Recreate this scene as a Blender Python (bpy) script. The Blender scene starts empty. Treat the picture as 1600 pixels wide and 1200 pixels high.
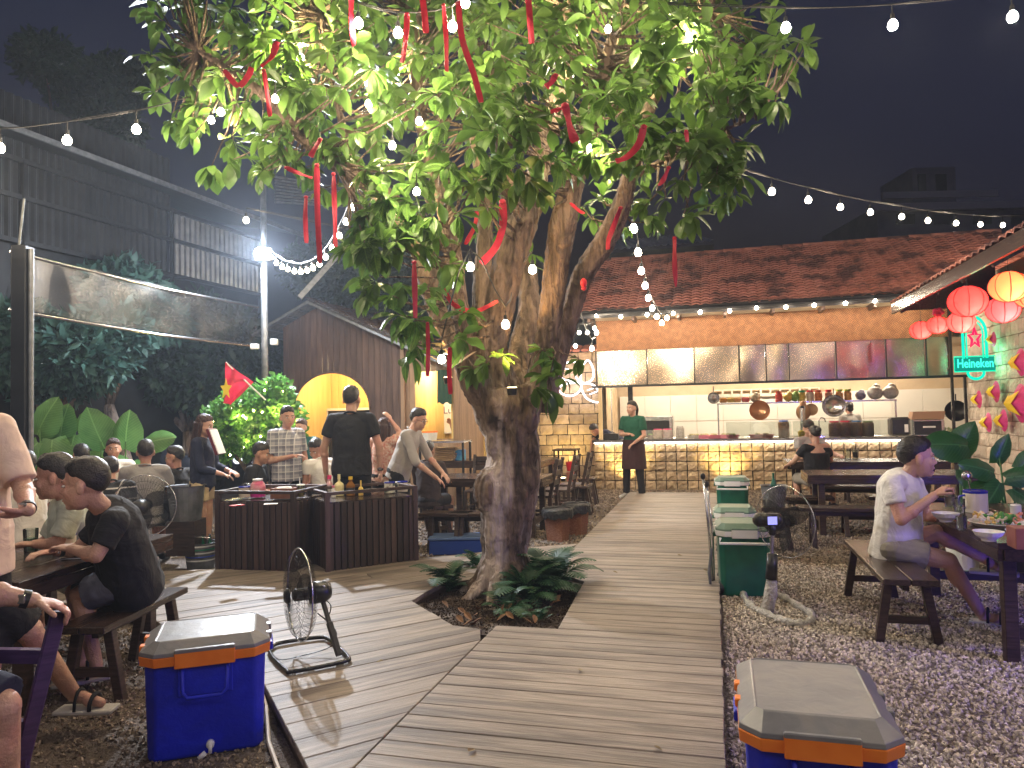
import bpy, bmesh, math, random
import numpy as np
from mathutils import Vector, Matrix, noise
random.seed(7); np.random.seed(7)
S = bpy.context.scene
COL = S.collection
# ------------------------------------------------------------------ camera
F, EYE, ROLL = 1150.0, 1.5, .022
PITCH = math.atan(43/F)
cam = bpy.data.cameras.new('camera'); camo = bpy.data.objects.new('camera', cam); COL.objects.link(camo)
cam.sensor_width = 36; cam.lens = 36*F/1600; cam.clip_end = 500; cam.clip_start = .05
camo.matrix_world = Matrix.Translation((0, 0, EYE)) @ Matrix.Rotation(math.pi/2+PITCH, 4, 'X') @ Matrix.Rotation(-ROLL, 4, 'Z')
S.camera = camo
# ------------------------------------------------------------------ night sky and exposure
w = bpy.data.worlds.new('World'); S.world = w; w.use_nodes = True
nt = w.node_tree; bg = nt.nodes['Background']
sky = nt.nodes.new('ShaderNodeTexSky'); sky.sky_type = 'NISHITA'; sky.sun_disc = False
sky.sun_elevation = math.radians(-3.5); sky.sun_rotation = math.radians(160); sky.altitude = 100
tint = nt.nodes.new('ShaderNodeVectorMath'); tint.operation = 'MULTIPLY'; tint.inputs[1].default_value = (1.6, 1.9, 4.0)   # city glow on a hazy night sky
nt.links.new(sky.outputs[0], tint.inputs[0]); nt.links.new(tint.outputs[0], bg.inputs[0]); bg.inputs[1].default_value = .12
sun = bpy.data.lights.new('sky_glow_fill', 'SUN'); sun.energy = .03; sun.angle = math.radians(12); sun.color = (.8, .88, 1)  # added weak fill standing in for overall sky glow, not a moon
suno = bpy.data.objects.new('sky_glow_fill', sun); COL.objects.link(suno); suno.rotation_euler = (math.radians(35), 0, math.radians(20))
S.view_settings.view_transform = 'Standard'; S.view_settings.look = 'None'; S.view_settings.exposure = .80; S.view_settings.gamma = 1
S.cycles.max_bounces = 6; S.cycles.diffuse_bounces = 4; S.cycles.glossy_bounces = 3; S.cycles.transmission_bounces = 6
S.cycles.transparent_max_bounces = 12; S.cycles.caustics_reflective = False; S.cycles.caustics_refractive = False
S.cycles.sample_clamp_indirect = 4; S.cycles.use_light_tree = True; S.cycles.use_denoising = True
# ------------------------------------------------------------------ coordinates: a photograph pixel and a distance give a point in the place
def ray(px, py):
    u = px-800; v = 600-py; c, s = math.cos(ROLL), math.sin(ROLL)
    x = u*c+v*s; y = v*c-u*s; cp, sp = math.cos(PITCH), math.sin(PITCH)
    return Vector((x/F, cp-(y/F)*sp, (y/F)*cp+sp))
def P(px, py, Y):
    r = ray(px, py); k = Y/r.y; return Vector((r.x*k, Y, EYE+r.z*k))
GZ = -.1
def G(px, py, z=GZ):
    r = ray(px, py); k = (z-EYE)/r.z; return Vector((r.x*k, r.y*k, z))
TH = math.radians(15.3)
FW = Vector((math.sin(TH), math.cos(TH), 0)); RT = Vector((math.cos(TH), -math.sin(TH), 0)); UP = Vector((0, 0, 1))
def K(a, b, z=0): return FW*a+RT*b+UP*z
def toK(p): return (p.dot(FW), p.dot(RT), p.z)
def Pa(px, py, a):
    r = ray(px, py); k = a/r.dot(FW); p = Vector((0, 0, EYE))+r*k; return (p.dot(RT), p.z)
def Pb(px, py, b):
    r = ray(px, py); k = b/r.dot(RT); p = Vector((0, 0, EYE))+r*k; return (p.dot(FW), p.z)
KR = -TH
V = Vector
# ------------------------------------------------------------------ mesh builder
class MB:
    def __init__(s): s.v = []; s.f = []
    def add(s, vs, fs):
        n = len(s.v); s.v += [tuple(q) for q in vs]; s.f += [tuple(i+n for i in q) for q in fs]; return s
    def box(s, c, d, rz=0, ch=0, R=None):
        c = V(c); hx, hy, hz = d[0]/2, d[1]/2, d[2]/2
        if R is None: R = Matrix.Rotation(rz, 3, 'Z') if rz else Matrix.Identity(3)
        if ch <= 0:
            vs = [c+R@V((x*hx, y*hy, z*hz)) for x in (-1, 1) for y in (-1, 1) for z in (-1, 1)]
            return s.add(vs, [(0, 1, 3, 2), (4, 6, 7, 5), (0, 4, 5, 1), (2, 3, 7, 6), (0, 2, 6, 4), (1, 5, 7, 3)])
        vs = []; ix = {}
        for x in (-1, 1):
            for y in (-1, 1):
                for z in (-1, 1):
                    for k, (ax, ay, az) in enumerate(((0, 1, 1), (1, 0, 1), (1, 1, 0))):
                        ix[(x, y, z, k)] = len(vs)
                        vs.append(c+R@V((x*(hx-ch*ax), y*(hy-ch*ay), z*(hz-ch*az))))
        fs = []
        for sg in (-1, 1):
            for k in range(3):
                o = [(-1, -1), (1, -1), (1, 1), (-1, 1)]
                q = []
                for p in o:
                    t = [0, 0, 0]; t[k] = sg; t[(k+1) % 3] = p[0]; t[(k+2) % 3] = p[1]; q.append(ix[(*t, k)])
                fs.append(q if sg > 0 else q[::-1])
        for k in range(3):
            i, j = (k+1) % 3, (k+2) % 3
            for p in (-1, 1):
                for q in (-1, 1):
                    t0 = [0, 0, 0]; t1 = [0, 0, 0]; t0[k] = -1; t1[k] = 1; t0[i] = t1[i] = p; t0[j] = t1[j] = q
                    fc = [ix[(*t0, i)], ix[(*t1, i)], ix[(*t1, j)], ix[(*t0, j)]]
                    fs.append(fc if p*q < 0 else fc[::-1])
        for x in (-1, 1):
            for y in (-1, 1):
                for z in (-1, 1):
                    q = [ix[(x, y, z, k)] for k in range(3)]; fs.append(q if x*y*z > 0 else q[::-1])
        return s.add(vs, fs)
    def bar(s, p0, p1, w, t, up=(0, 0, 1), ch=0):
        p0, p1 = V(p0), V(p1); z = (p1-p0); L = z.length; z.normalize(); x = V(up).cross(z)
        if x.length < 1e-4: x = V((1, 0, 0)).cross(z)
        x.normalize(); y = z.cross(x)
        return s.box((p0+p1)/2, (w, t, L), R=Matrix((x, y, z)).transposed(), ch=ch)
    def frus(s, p0, p1, a0, a1, lat=(1, 0, 0), n=12, cap=True):
        p0, p1 = V(p0), V(p1); z = (p1-p0).normalized(); x = V(lat); x = x-z*x.dot(z)
        if x.length < 1e-3: x = V((0, 1, 0))-z*z.y
        x.normalize(); y = z.cross(x)
        vs = [p+x*math.cos(2*math.pi*i/n)*a[0]+y*math.sin(2*math.pi*i/n)*a[1] for p, a in ((p0, a0), (p1, a1)) for i in range(n)]
        fs = [(i, (i+1) % n, n+(i+1) % n, n+i) for i in range(n)]
        if cap: fs += [tuple(range(n))[::-1], tuple(range(n, 2*n))]
        return s.add(vs, fs)
    def cyl(s, p0, p1, r0, r1=None, n=8, cap=True):
        r1 = r0 if r1 is None else r1; return s.frus(p0, p1, (r0, r0), (r1, r1), n=n, cap=cap)
    def caps(s, p0, p1, r0, r1=None, n=10):
        r1 = r0 if r1 is None else r1
        if (V(p1)-V(p0)).length > 1e-4: s.cyl(p0, p1, r0, r1, n)
        s.ell(p0, (r0,)*3, n, 7); s.ell(p1, (r1,)*3, n, 7); return s
    def ell(s, c, r, n=12, m=8, R=None):
        c = V(c); R = R or Matrix.Identity(3)
        vs = [c+R@V((0, 0, r[2]))]
        for j in range(1, m):
            t = math.pi*j/m
            for i in range(n):
                p = 2*math.pi*i/n; vs.append(c+R@V((r[0]*math.sin(t)*math.cos(p), r[1]*math.sin(t)*math.sin(p), r[2]*math.cos(t))))
        vs.append(c-R@V((0, 0, r[2]))); fs = [(0, 1+i, 1+(i+1) % n) for i in range(n)]
        for j in range(m-2):
            o = 1+j*n; fs += [(o+i, o+n+i, o+n+(i+1) % n, o+(i+1) % n) for i in range(n)]
        o = 1+(m-2)*n; e = len(vs)-1; fs += [(e, o+(i+1) % n, o+i) for i in range(n)]
        return s.add(vs, fs)
    def lathe(s, prof, n=16, c=(0, 0, 0), R=None):
        c = V(c); R = R or Matrix.Identity(3); vs = []
        for r, z in prof:
            for i in range(n):
                t = 2*math.pi*i/n; vs.append(c+R@V((max(r, 1e-4)*math.cos(t), max(r, 1e-4)*math.sin(t), z)))
        fs = [(j*n+i, j*n+(i+1) % n, (j+1)*n+(i+1) % n, (j+1)*n+i) for j in range(len(prof)-1) for i in range(n)]
        return s.add(vs, fs)
    def tube(s, pts, r, n=6, closed=False):
        pts = [V(p) for p in pts]; N = len(pts); rs = r if isinstance(r, (list, tuple)) else [r]*N
        vs = []; x = None
        for i, p in enumerate(pts):
            a = pts[(i-1) % N] if closed else pts[max(i-1, 0)]; b = pts[(i+1) % N] if closed else pts[min(i+1, N-1)]
            t = (b-a).normalized()
            if x is None:
                x = t.cross(V((0, 0, 1)))
                if x.length < .05: x = t.cross(V((1, 0, 0)))
            x = (x-t*x.dot(t)).normalized(); y = t.cross(x)
            vs += [p+(x*math.cos(2*math.pi*k/n)+y*math.sin(2*math.pi*k/n))*rs[i] for k in range(n)]
        m = N if closed else N-1
        fs = [(i*n+k, i*n+(k+1) % n, ((i+1) % N)*n+(k+1) % n, ((i+1) % N)*n+k) for i in range(m) for k in range(n)]
        if not closed: fs += [tuple(range(n))[::-1], tuple(range((N-1)*n, N*n))]
        return s.add(vs, fs)
    def prism(s, pts, off):
        pts = [V(p) for p in pts]; off = V(off); n = len(pts)
        return s.add(pts+[p+off for p in pts], [tuple(range(n))[::-1], tuple(range(n, 2*n))]+[(i, (i+1) % n, n+(i+1) % n, n+i) for i in range(n)])
    def quad(s, a, b, c, d): return s.add([a, b, c, d], [(0, 1, 2, 3)])
    def mesh(s, name, mat, smooth=False, off=(0, 0, 0)):
        me = bpy.data.meshes.new(name); o = V(off)
        me.from_pydata([(x-o.x, y-o.y, z-o.z) for x, y, z in s.v], [], s.f); me.update()
        if mat: me.materials.append(mat)
        if smooth: me.polygons.foreach_set('use_smooth', [True]*len(me.polygons))
        return me
    def build(s, name, mat, parent=None, smooth=False, off=None, loc=None, rz=0):
        if off is None: off = (0, 0, 0)
        o = bpy.data.objects.new(name, s.mesh(name, mat, smooth, off)); COL.objects.link(o)
        if parent: o.parent = parent
        if loc is not None: o.location = loc
        if rz: o.rotation_euler.z = rz
        return o
def put(name, me, parent=None, loc=(0, 0, 0), rz=0, rot=None, sc=None):
    o = bpy.data.objects.new(name, me); COL.objects.link(o); o.parent = parent; o.location = loc
    o.rotation_euler = rot if rot is not None else (0, 0, rz)
    if sc is not None: o.scale = sc if hasattr(sc, '__len__') else (sc,)*3
    return o
def tag(o, label=None, cat=None, group=None, kind=None):
    for k, v in (('label', label), ('category', cat), ('group', group), ('kind', kind)):
        if v: o[k] = v
    return o
def thing(name, label, cat, loc=(0, 0, 0), rz=0, group=None):
    o = bpy.data.objects.new(name, None); COL.objects.link(o); o.location = loc; o.rotation_euler.z = rz
    o.empty_display_size = .1
    return tag(o, label, cat, group)
def struct(o): o['kind'] = 'structure'; return o
def dup(src, loc, rz, label, group=None, sc=None):
    r = src.copy(); COL.objects.link(r); r.location = loc; r.rotation_euler = (0, 0, rz); r['label'] = label
    if group: r['group'] = group
    if sc: r.scale = (sc,)*3
    for ch in list(src.children):
        c = ch.copy(); COL.objects.link(c); c.parent = r
        for g in list(ch.children):
            d = g.copy(); COL.objects.link(d); d.parent = c
    return r
def lamp(name, loc, power, color, parent=None, size=.03, kind='POINT', aim=None, angle=60, blend=.6):
    l = bpy.data.lights.new(name, kind); l.energy = power; l.color = color; l.shadow_soft_size = size
    if kind == 'SPOT': l.spot_size = math.radians(angle); l.spot_blend = blend
    o = bpy.data.objects.new(name, l); COL.objects.link(o); o.location = loc
    if parent: o.parent = parent
    if aim is not None: o.rotation_euler = (V(aim)).to_track_quat('-Z', 'Y').to_euler()
    return o
# ------------------------------------------------------------------ materials
def M(name, c, c2=None, s=6., st=(1, 1, 1), r=.6, m=0, b=0, bs=None, rnd=0, e=None, es=0, tr=0, trl=0, al=1, spec=.5, det=4, c3=None, s3=1.2, dist=0, coat=0, lo=.35, hi=.65, zmax=None):
    ma = bpy.data.materials.new(name); ma.use_nodes = True; t = ma.node_tree; N = t.nodes; L = t.links
    bs_ = N['Principled BSDF']; I = bs_.inputs
    I['Roughness'].default_value = r; I['Metallic'].default_value = m; I['Specular IOR Level'].default_value = spec
    I['Coat Weight'].default_value = coat
    c4 = (*c, 1); I['Base Color'].default_value = c4; I['Transmission Weight'].default_value = tr; I['Alpha'].default_value = al
    if e: I['Emission Color'].default_value = (*e, 1); I['Emission Strength'].default_value = es
    tc = N.new('ShaderNodeTexCoord'); oi = N.new('ShaderNodeObjectInfo'); mp = N.new('ShaderNodeMapping')
    mp.inputs['Scale'].default_value = st
    mu = N.new('ShaderNodeVectorMath'); mu.operation = 'SCALE'; mu.inputs[0].default_value = (37.1, 21.7, 13.3); L.new(oi.outputs['Random'], mu.inputs['Scale'])
    L.new(tc.outputs['Object'], mp.inputs['Vector']); L.new(mu.outputs[0], mp.inputs['Location'])
    out = None
    def nz(sc, d=det):
        n = N.new('ShaderNodeTexNoise'); n.inputs['Scale'].default_value = sc; n.inputs['Detail'].default_value = d; n.inputs['Distortion'].default_value = dist
        L.new(mp.outputs[0], n.inputs['Vector']); return n
    if c2:
        n = nz(s); rp = N.new('ShaderNodeValToRGB'); rp.color_ramp.elements[0].position = lo; rp.color_ramp.elements[1].position = hi
        rp.color_ramp.elements[0].color = c4; rp.color_ramp.elements[1].color = (*c2, 1); L.new(n.outputs['Fac'], rp.inputs[0]); out = rp.outputs[0]
    if c3:
        n = nz(s3, 3); rp = N.new('ShaderNodeValToRGB'); rp.color_ramp.elements[0].position = .48; rp.color_ramp.elements[1].position = .62
        L.new(n.outputs['Fac'], rp.inputs[0]); mx = N.new('ShaderNodeMix'); mx.data_type = 'RGBA'
        L.new(rp.outputs[0], mx.inputs[0]); mx.inputs[6].default_value = c4; mx.inputs[7].default_value = (*c3, 1)
        if out: L.new(out, mx.inputs[6])
        if zmax:
            sz_ = N.new('ShaderNodeSeparateXYZ'); L.new(tc.outputs['Object'], sz_.inputs[0]); zr = N.new('ShaderNodeMapRange'); zr.inputs['From Min'].default_value = zmax; zr.inputs['From Max'].default_value = zmax-.5; L.new(sz_.outputs[2], zr.inputs['Value'])
            zm = N.new('ShaderNodeMath'); zm.operation = 'MULTIPLY'; L.new(rp.outputs[0], zm.inputs[0]); L.new(zr.outputs[0], zm.inputs[1]); L.new(zm.outputs[0], mx.inputs[0])
        out = mx.outputs[2]
    if rnd:
        h = N.new('ShaderNodeHueSaturation'); mr = N.new('ShaderNodeMapRange'); mr.inputs['To Min'].default_value = 1-rnd; mr.inputs['To Max'].default_value = 1+rnd
        L.new(oi.outputs['Random'], mr.inputs['Value']); L.new(mr.outputs[0], h.inputs['Value']); h.inputs['Color'].default_value = c4
        if out: L.new(out, h.inputs['Color'])
        out = h.outputs[0]
    if out: L.new(out, I['Base Color'])
    if b:
        n = nz(bs or s, 5); bp = N.new('ShaderNodeBump'); bp.inputs['Strength'].default_value = min(1, b); bp.inputs['Distance'].default_value = .02*max(1, b)
        L.new(n.outputs['Fac'], bp.inputs['Height']); L.new(bp.outputs[0], I['Normal'])
    if trl:
        tl = N.new('ShaderNodeBsdfTranslucent'); mx = N.new('ShaderNodeMixShader'); mx.inputs[0].default_value = trl
        if out: L.new(out, tl.inputs[0])
        else: tl.inputs[0].default_value = c4
        L.new(bs_.outputs[0], mx.inputs[1]); L.new(tl.outputs[0], mx.inputs[2]); L.new(mx.outputs[0], N['Material Output'].inputs[0])
    return ma
def emis(name, c, s, samp=False):
    ma = bpy.data.materials.new(name); ma.use_nodes = True; N = ma.node_tree.nodes; N.remove(N['Principled BSDF'])
    e = N.new('ShaderNodeEmission'); e.inputs[0].default_value = (*c, 1); e.inputs[1].default_value = s
    ma.node_tree.links.new(e.outputs[0], N['Material Output'].inputs[0])
    if not samp: ma.cycles.emission_sampling = 'NONE'
    return ma
def glassm(name, c=(.9, .95, .95), r=.02, mixv=.75):   # thin clear sheet: mostly see-through with a sharp gloss
    ma = bpy.data.materials.new(name); ma.use_nodes = True; t = ma.node_tree; N = t.nodes; N.remove(N['Principled BSDF'])
    a = N.new('ShaderNodeBsdfTransparent'); a.inputs[0].default_value = (*c, 1); g = N.new('ShaderNodeBsdfGlossy'); g.inputs['Roughness'].default_value = r
    fr = N.new('ShaderNodeFresnel'); ad = N.new('ShaderNodeMath'); ad.inputs[1].default_value = 1-mixv; ad.use_clamp = True
    mx = N.new('ShaderNodeMixShader'); fm = N.new('ShaderNodeMath'); fm.operation = 'MULTIPLY'; fm.inputs[1].default_value = .05 if r > .1 else 1; t.links.new(fr.outputs[0], fm.inputs[0]); t.links.new(fm.outputs[0], ad.inputs[0]); t.links.new(ad.outputs[0], mx.inputs[0])
    t.links.new(a.outputs[0], mx.inputs[1]); t.links.new(g.outputs[0], mx.inputs[2]); t.links.new(mx.outputs[0], N['Material Output'].inputs[0]); return ma
def plaid(name, base, dark, light, s=14):
    ma = bpy.data.materials.new(name); ma.use_nodes = True; t = ma.node_tree; N = t.nodes; L = t.links; I = N['Principled BSDF'].inputs
    I['Roughness'].default_value = .85; tc = N.new('ShaderNodeTexCoord'); sp = N.new('ShaderNodeSeparateXYZ'); L.new(tc.outputs['Object'], sp.inputs[0])
    def band(o, sc, ph, wd):
        m1 = N.new('ShaderNodeMath'); m1.operation = 'MULTIPLY_ADD'; m1.inputs[1].default_value = sc; m1.inputs[2].default_value = ph; L.new(o, m1.inputs[0])
        m2 = N.new('ShaderNodeMath'); m2.operation = 'FRACT'; L.new(m1.outputs[0], m2.inputs[0])
        m3 = N.new('ShaderNodeMath'); m3.operation = 'LESS_THAN'; m3.inputs[1].default_value = wd; L.new(m2.outputs[0], m3.inputs[0]); return m3.outputs[0]
    cur = None
    for o, sc, ph, wd, cl, fc in ((sp.outputs[0], s, 50, .45, dark, .5), (sp.outputs[2], s, 50, .45, dark, .5), (sp.outputs[0], s, 50.6, .12, light, .7), (sp.outputs[2], s, 50.6, .12, light, .7)):
        b_ = band(o, sc, ph, wd); m4 = N.new('ShaderNodeMath'); m4.operation = 'MULTIPLY'; m4.inputs[1].default_value = fc; L.new(b_, m4.inputs[0])
        mx = N.new('ShaderNodeMix'); mx.data_type = 'RGBA'; L.new(m4.outputs[0], mx.inputs[0]); mx.inputs[6].default_value = (*base, 1); mx.inputs[7].default_value = (*cl, 1)
        if cur: L.new(cur, mx.inputs[6])
        cur = mx.outputs[2]
    L.new(cur, I['Base Color']); return ma
DW = M('dark_wood', (.028, .017, .014), (.06, .036, .028), s=7, st=(1, 1, 8), r=.42, b=.25, rnd=.3)
DW2 = M('dark_wood_top', (.03, .019, .016), (.058, .036, .028), s=5, st=(9, 1, 9), r=.26, b=.15, rnd=.2)
SLAT = M('stained_slat', (.035, .02, .018), (.075, .045, .038), s=9, st=(1, 1, .12), r=.5, b=.35, rnd=.45)
PLK = M('weathered_plank', (.19, .152, .122), (.285, .235, .19), s=5, st=(.7, 7, 9), r=.55, b=.3, bs=9, rnd=.10, c3=(.12, .095, .08), s3=1.3, dist=.4)
BLACK = M('black_plastic', (.012, .012, .014), (.022, .022, .024), s=30, r=.35)
BLKM = M('black_metal', (.015, .015, .017), (.03, .03, .032), s=20, r=.25, m=.3)
STEEL = M('brushed_steel', (.55, .55, .56), (.7, .7, .7), s=20, r=.25, m=1)
GSTEEL = M('galvanised_steel', (.16, .17, .18), (.24, .25, .26), s=12, r=.45, m=.7)
WHITE = M('white_enamel', (.75, .74, .7), (.82, .81, .78), s=8, r=.3)
CREAM = M('cream_enamel', (.62, .55, .44), (.7, .63, .52), s=8, r=.3)
PAPER = M('paper_white', (.78, .76, .72), r=.8)
BLUEB = M('cooler_blue', (.008, .016, .50), (.014, .028, .58), s=7, r=.45, b=.15, bs=40, spec=.4, c3=(.010, .02, .46), s3=5, dist=1)
CLID = M('cooler_grey', (.17, .17, .175), (.23, .23, .235), s=4, r=.33, b=.12, bs=14, c3=(.235, .225, .215), s3=4, dist=1)
ORNG = M('cooler_orange', (.85, .2, .02), (.92, .25, .03), s=9, r=.4)
GREENB = M('cooler_green', (.004, .09, .055), (.007, .12, .075), s=9, r=.35)
GLID = M('cooler_green_lid', (.12, .2, .15), (.17, .26, .2), s=6, r=.4)
RED = M('red_cloth', (.50, .014, .04), (.62, .025, .06), s=18, r=.55, b=.2, trl=.25)
REDP = M('red_plastic', (.65, .02, .03), r=.35)
BARK = M('bark', (.045, .03, .022), (.22, .15, .108), s=8, st=(1.5, 1.5, .28), r=.9, b=3, bs=15, zmax=2.1, c3=(.52, .43, .38), s3=2.2, dist=.8, det=9)
LEAF = M('leaf_green', (.062, .14, .025), (.115, .22, .045), s=4, r=.4, b=.25, bs=22, rnd=.3, trl=.42, spec=.4)
FERN = M('fern_green', (.012, .06, .022), (.03, .10, .035), s=9, r=.55, trl=.25)
BLEAF = M('far_leaf_green', (.02, .045, .024), (.035, .075, .04), s=2, r=.6, trl=.3)
BIGL = M('broad_leaf_green', (.02, .10, .03), (.05, .18, .05), s=5, r=.35, b=.2, trl=.3)
TARO = M('taro_leaf_green', (.08, .2, .05), (.14, .3, .08), s=4, r=.45, b=.3, trl=.35)
def veins(ma, mid=.008, k=26, col=(.22, .42, .12)):
    t = ma.node_tree; N = t.nodes; L = t.links; tc = N.new('ShaderNodeTexCoord'); sp = N.new('ShaderNodeSeparateXYZ'); L.new(tc.outputs['Object'], sp.inputs[0])
    def m_(op, a, b=None):
        n = N.new('ShaderNodeMath'); n.operation = op
        for i, q in enumerate((a, b)):
            if q is None: continue
            if isinstance(q, (int, float)): n.inputs[i].default_value = q
            else: L.new(q, n.inputs[i])
        return n.outputs[0]
    ay = m_('ABSOLUTE', sp.outputs[1]); a = m_('LESS_THAN', ay, mid); f = m_('FRACT', m_('MULTIPLY', m_('ADD', m_('SUBTRACT', sp.outputs[0], m_('MULTIPLY', ay, .8)), 9), k)); b = m_('LESS_THAN', f, .12); mx_ = m_('MAXIMUM', a, m_('MULTIPLY', b, .6))
    mx = N.new('ShaderNodeMix'); mx.data_type = 'RGBA'; L.new(mx_, mx.inputs[0]); mx.inputs[7].default_value = (*col, 1)
    P_ = N['Principled BSDF'].inputs['Base Color']
    if P_.links: L.new(P_.links[0].from_socket, mx.inputs[6])
    L.new(mx.outputs[2], P_)
    for n in N:
        if n.type == 'BSDF_TRANSLUCENT': L.new(mx.outputs[2], n.inputs[0])
    return ma
veins(TARO); veins(LEAF, .022, 9, (.16, .30, .05))
SOIL = M('soil', (.03, .018, .012), (.07, .045, .03), s=30, r=.95, b=1.5)
BULB = emis('bulb_glow', (1, .86, .66), 26)
BULBC = emis('bulb_glow_white', (1, .95, .88), 26)
WIRE = M('cable_black', (.02, .02, .02), r=.5)
BRASS = M('bulb_cap', (.1, .09, .08), r=.4, m=.6)
GLASS = glassm('clear_glass', (.93, .97, .95), .02, .9)
PLAST = glassm('clear_plastic', (.74, .77, .8), .3, .99)
# ================================================================== GROUND, WALKWAY, PLATFORM
GRAV = M('gravel_ground', (.11, .085, .07), (.24, .2, .175), s=45, r=.9, b=1.8, bs=60, c3=(.12, .085, .06), s3=.8)
mb = MB(); mb.quad((-120, -40, GZ), (120, -40, GZ), (120, 160, GZ), (-120, 160, GZ)); struct(mb.build('ground', GRAV))
PIT = [G(912, 908, 0), G(868, 987, 0), G(718, 982, 0), G(641, 937, 0), G(705, 905, 0), G(860, 893, 0)]
PITK = [V((toK(p)[1], toK(p)[0])) for p in PIT]
def crossings(polys, t):
    xs = []
    for poly in polys:
        n = len(poly)
        for i in range(n):
            (x0, y0), (x1, y1) = poly[i], poly[(i+1) % n]
            if (y0 > t) != (y1 > t): xs.append(x0+(t-y0)/(y1-y0)*(x1-x0))
    return sorted(xs)
def plank_rows(polys, ang, wd, top, parent, mat, th=.035, gap=.004, jit=.002, maxlen=9):
    c, s = math.cos(ang), math.sin(ang)
    R = [[(x*c+y*s, -x*s+y*c) for x, y in p] for p in polys]
    t = min(q[1] for q in R[0]); t1 = max(q[1] for q in R[0]); n = 0
    while t < t1-.01:
        w_ = wd*random.uniform(.97, 1.03); a0, a1 = t+gap/2, min(t+w_, t1)-gap/2; t += w_
        if a1-a0 < .02: continue
        X0, X1, XM = crossings(R, a0), crossings(R, a1), crossings(R, (a0+a1)/2)
        if len(X0) != len(XM): X0 = XM
        if len(X1) != len(XM): X1 = XM
        for k in range(0, len(XM)-1, 2):
            s0, s1, e0, e1 = X0[k]+gap/2, X1[k]+gap/2, X0[k+1]-gap/2, X1[k+1]-gap/2
            if e0-s0 < .05 and e1-s1 < .05: continue
            L = max(e0, e1)-min(s0, s1); cuts = [0, 1]
            if L > maxlen: cuts = [0, random.uniform(.3, .7), 1]
            for q in range(len(cuts)-1):
                f0, f1 = cuts[q], cuts[q+1]; g0 = gap/2/L if q else 0; g1 = gap/2/L if q < len(cuts)-2 else 0
                A = s0+(e0-s0)*(f0+g0); B = s0+(e0-s0)*(f1-g1); Cc = s1+(e1-s1)*(f1-g1); D = s1+(e1-s1)*(f0+g0)
                mx, my = (A+B+Cc+D)/4, (a0+a1)/2; ch = .004; zt = top+random.uniform(-jit, jit)
                m = MB(); o = [(A-mx, a0-my), (B-mx, a0-my), (Cc-mx, a1-my), (D-mx, a1-my)]
                i_ = [(x+(-ch if x > 0 else ch), y+(-ch if y > 0 else ch)) for x, y in o]
                vs = [(x, y, -th) for x, y in o]+[(x, y, -ch) for x, y in o]+[(x, y, 0) for x, y in i_]
                fs = [(0, 3, 2, 1), (8, 9, 10, 11)]
                for r_ in (0, 4): fs += [(r_+j, r_+(j+1) % 4, r_+4+(j+1) % 4, r_+4+j) for j in range(4)]
                m.add(vs, fs)
                p = m.build('plank', mat, parent, loc=(mx*c-my*s, mx*s+my*c, zt)); p.rotation_euler.z = ang; n += 1
    return n
walk = thing('walkway', None, None); walk['kind'] = 'structure'
wk = [(K(a, b).x, K(a, b).y) for a, b in ((1.2, -1.53), (1.2, 0), (13.42, 0), (13.42, -1.53))]
pitw = [(p.x, p.y) for p in PIT]
plank_rows([wk], -TH, .142, 0, walk, PLK) if False else None
# rows across the walkway, cut where the tree pit bites into them
def clipleft(a):
    xs = []; n = len(PITK)
    for i in range(n):
        p, q = PITK[i], PITK[(i+1) % n]
        if (p.y > a) != (q.y > a): xs.append(p.x+(a-p.y)/(q.y-p.y)*(q.x-p.x))
    return max([-1.53]+xs)
a = 1.2
while a < 13.42:
    w_ = .142*random.uniform(.97, 1.03); g = .002; l0, l1 = clipleft(a+g)+.004, clipleft(a+w_-g)+.004; r_ = random.uniform(-.006, .006)
    if (l0 > -1.5) != (l1 > -1.5): l0 = l1 = min(l0, l1)
    mx = (l0+l1)/4; my = a+w_/2; ch = .004; h = w_/2-g
    o = [(l0-mx, -h), (r_-mx, -h), (r_-mx, h), (l1-mx, h)]; i_ = [(x+(-ch if x > 0 else ch), y+(-ch if y > 0 else ch)) for x, y in o]
    m = MB(); fs = [(0, 3, 2, 1), (8, 9, 10, 11)]
    for r2 in (0, 4): fs += [(r2+j, r2+(j+1) % 4, r2+4+(j+1) % 4, r2+4+j) for j in range(4)]
    m.add([(x, y, -.035) for x, y in o]+[(x, y, -ch) for x, y in o]+[(x, y, 0) for x, y in i_], fs)
    p = m.build('plank', PLK, walk, loc=K(my, mx, random.uniform(-.0015, .0015))); p.rotation_euler.z = KR
    a += w_
m = MB(); m.bar(K(1.2, -.03, -.07), K(13.38, -.03, -.07), .04, .06); m.bar(K(6.6, -1.49, -.07), K(13.38, -1.49, -.07), .04, .06); m.build('edge_beam', DW, walk)
plat = thing('platform', None, None); plat['kind'] = 'structure'
k0 = K(2.0, -1.531); k1 = K(8.3, -1.531)
PL = [(k0.x, k0.y), (k1.x, k1.y), (.64, 8.43), (-1.09, 7.62), (-3.51, 7.34), (-5.4, 7.2), (-5.4, 6.9), (-3.4, 5.98), (-2.9, 5.77), (-1.43, 4.19), (-.91, 3.2), (-.3, 2.05)]
def clip_b(poly, bmax):
    out = []; n = len(poly)
    for i in range(n):
        p, q = V((*poly[i], 0)), V((*poly[(i+1) % n], 0)); bp_, bq = p.dot(RT), q.dot(RT)
        if bp_ <= bmax: out.append((p.x, p.y))
        if (bp_ <= bmax) != (bq <= bmax): r_ = p.lerp(q, (bmax-bp_)/(bq-bp_)); out.append((r_.x, r_.y))
    return out
plank_rows([PL, clip_b(pitw, -1.536)], math.radians(32), .2, 0, plat, PLK, maxlen=4.2)
m = MB()
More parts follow.
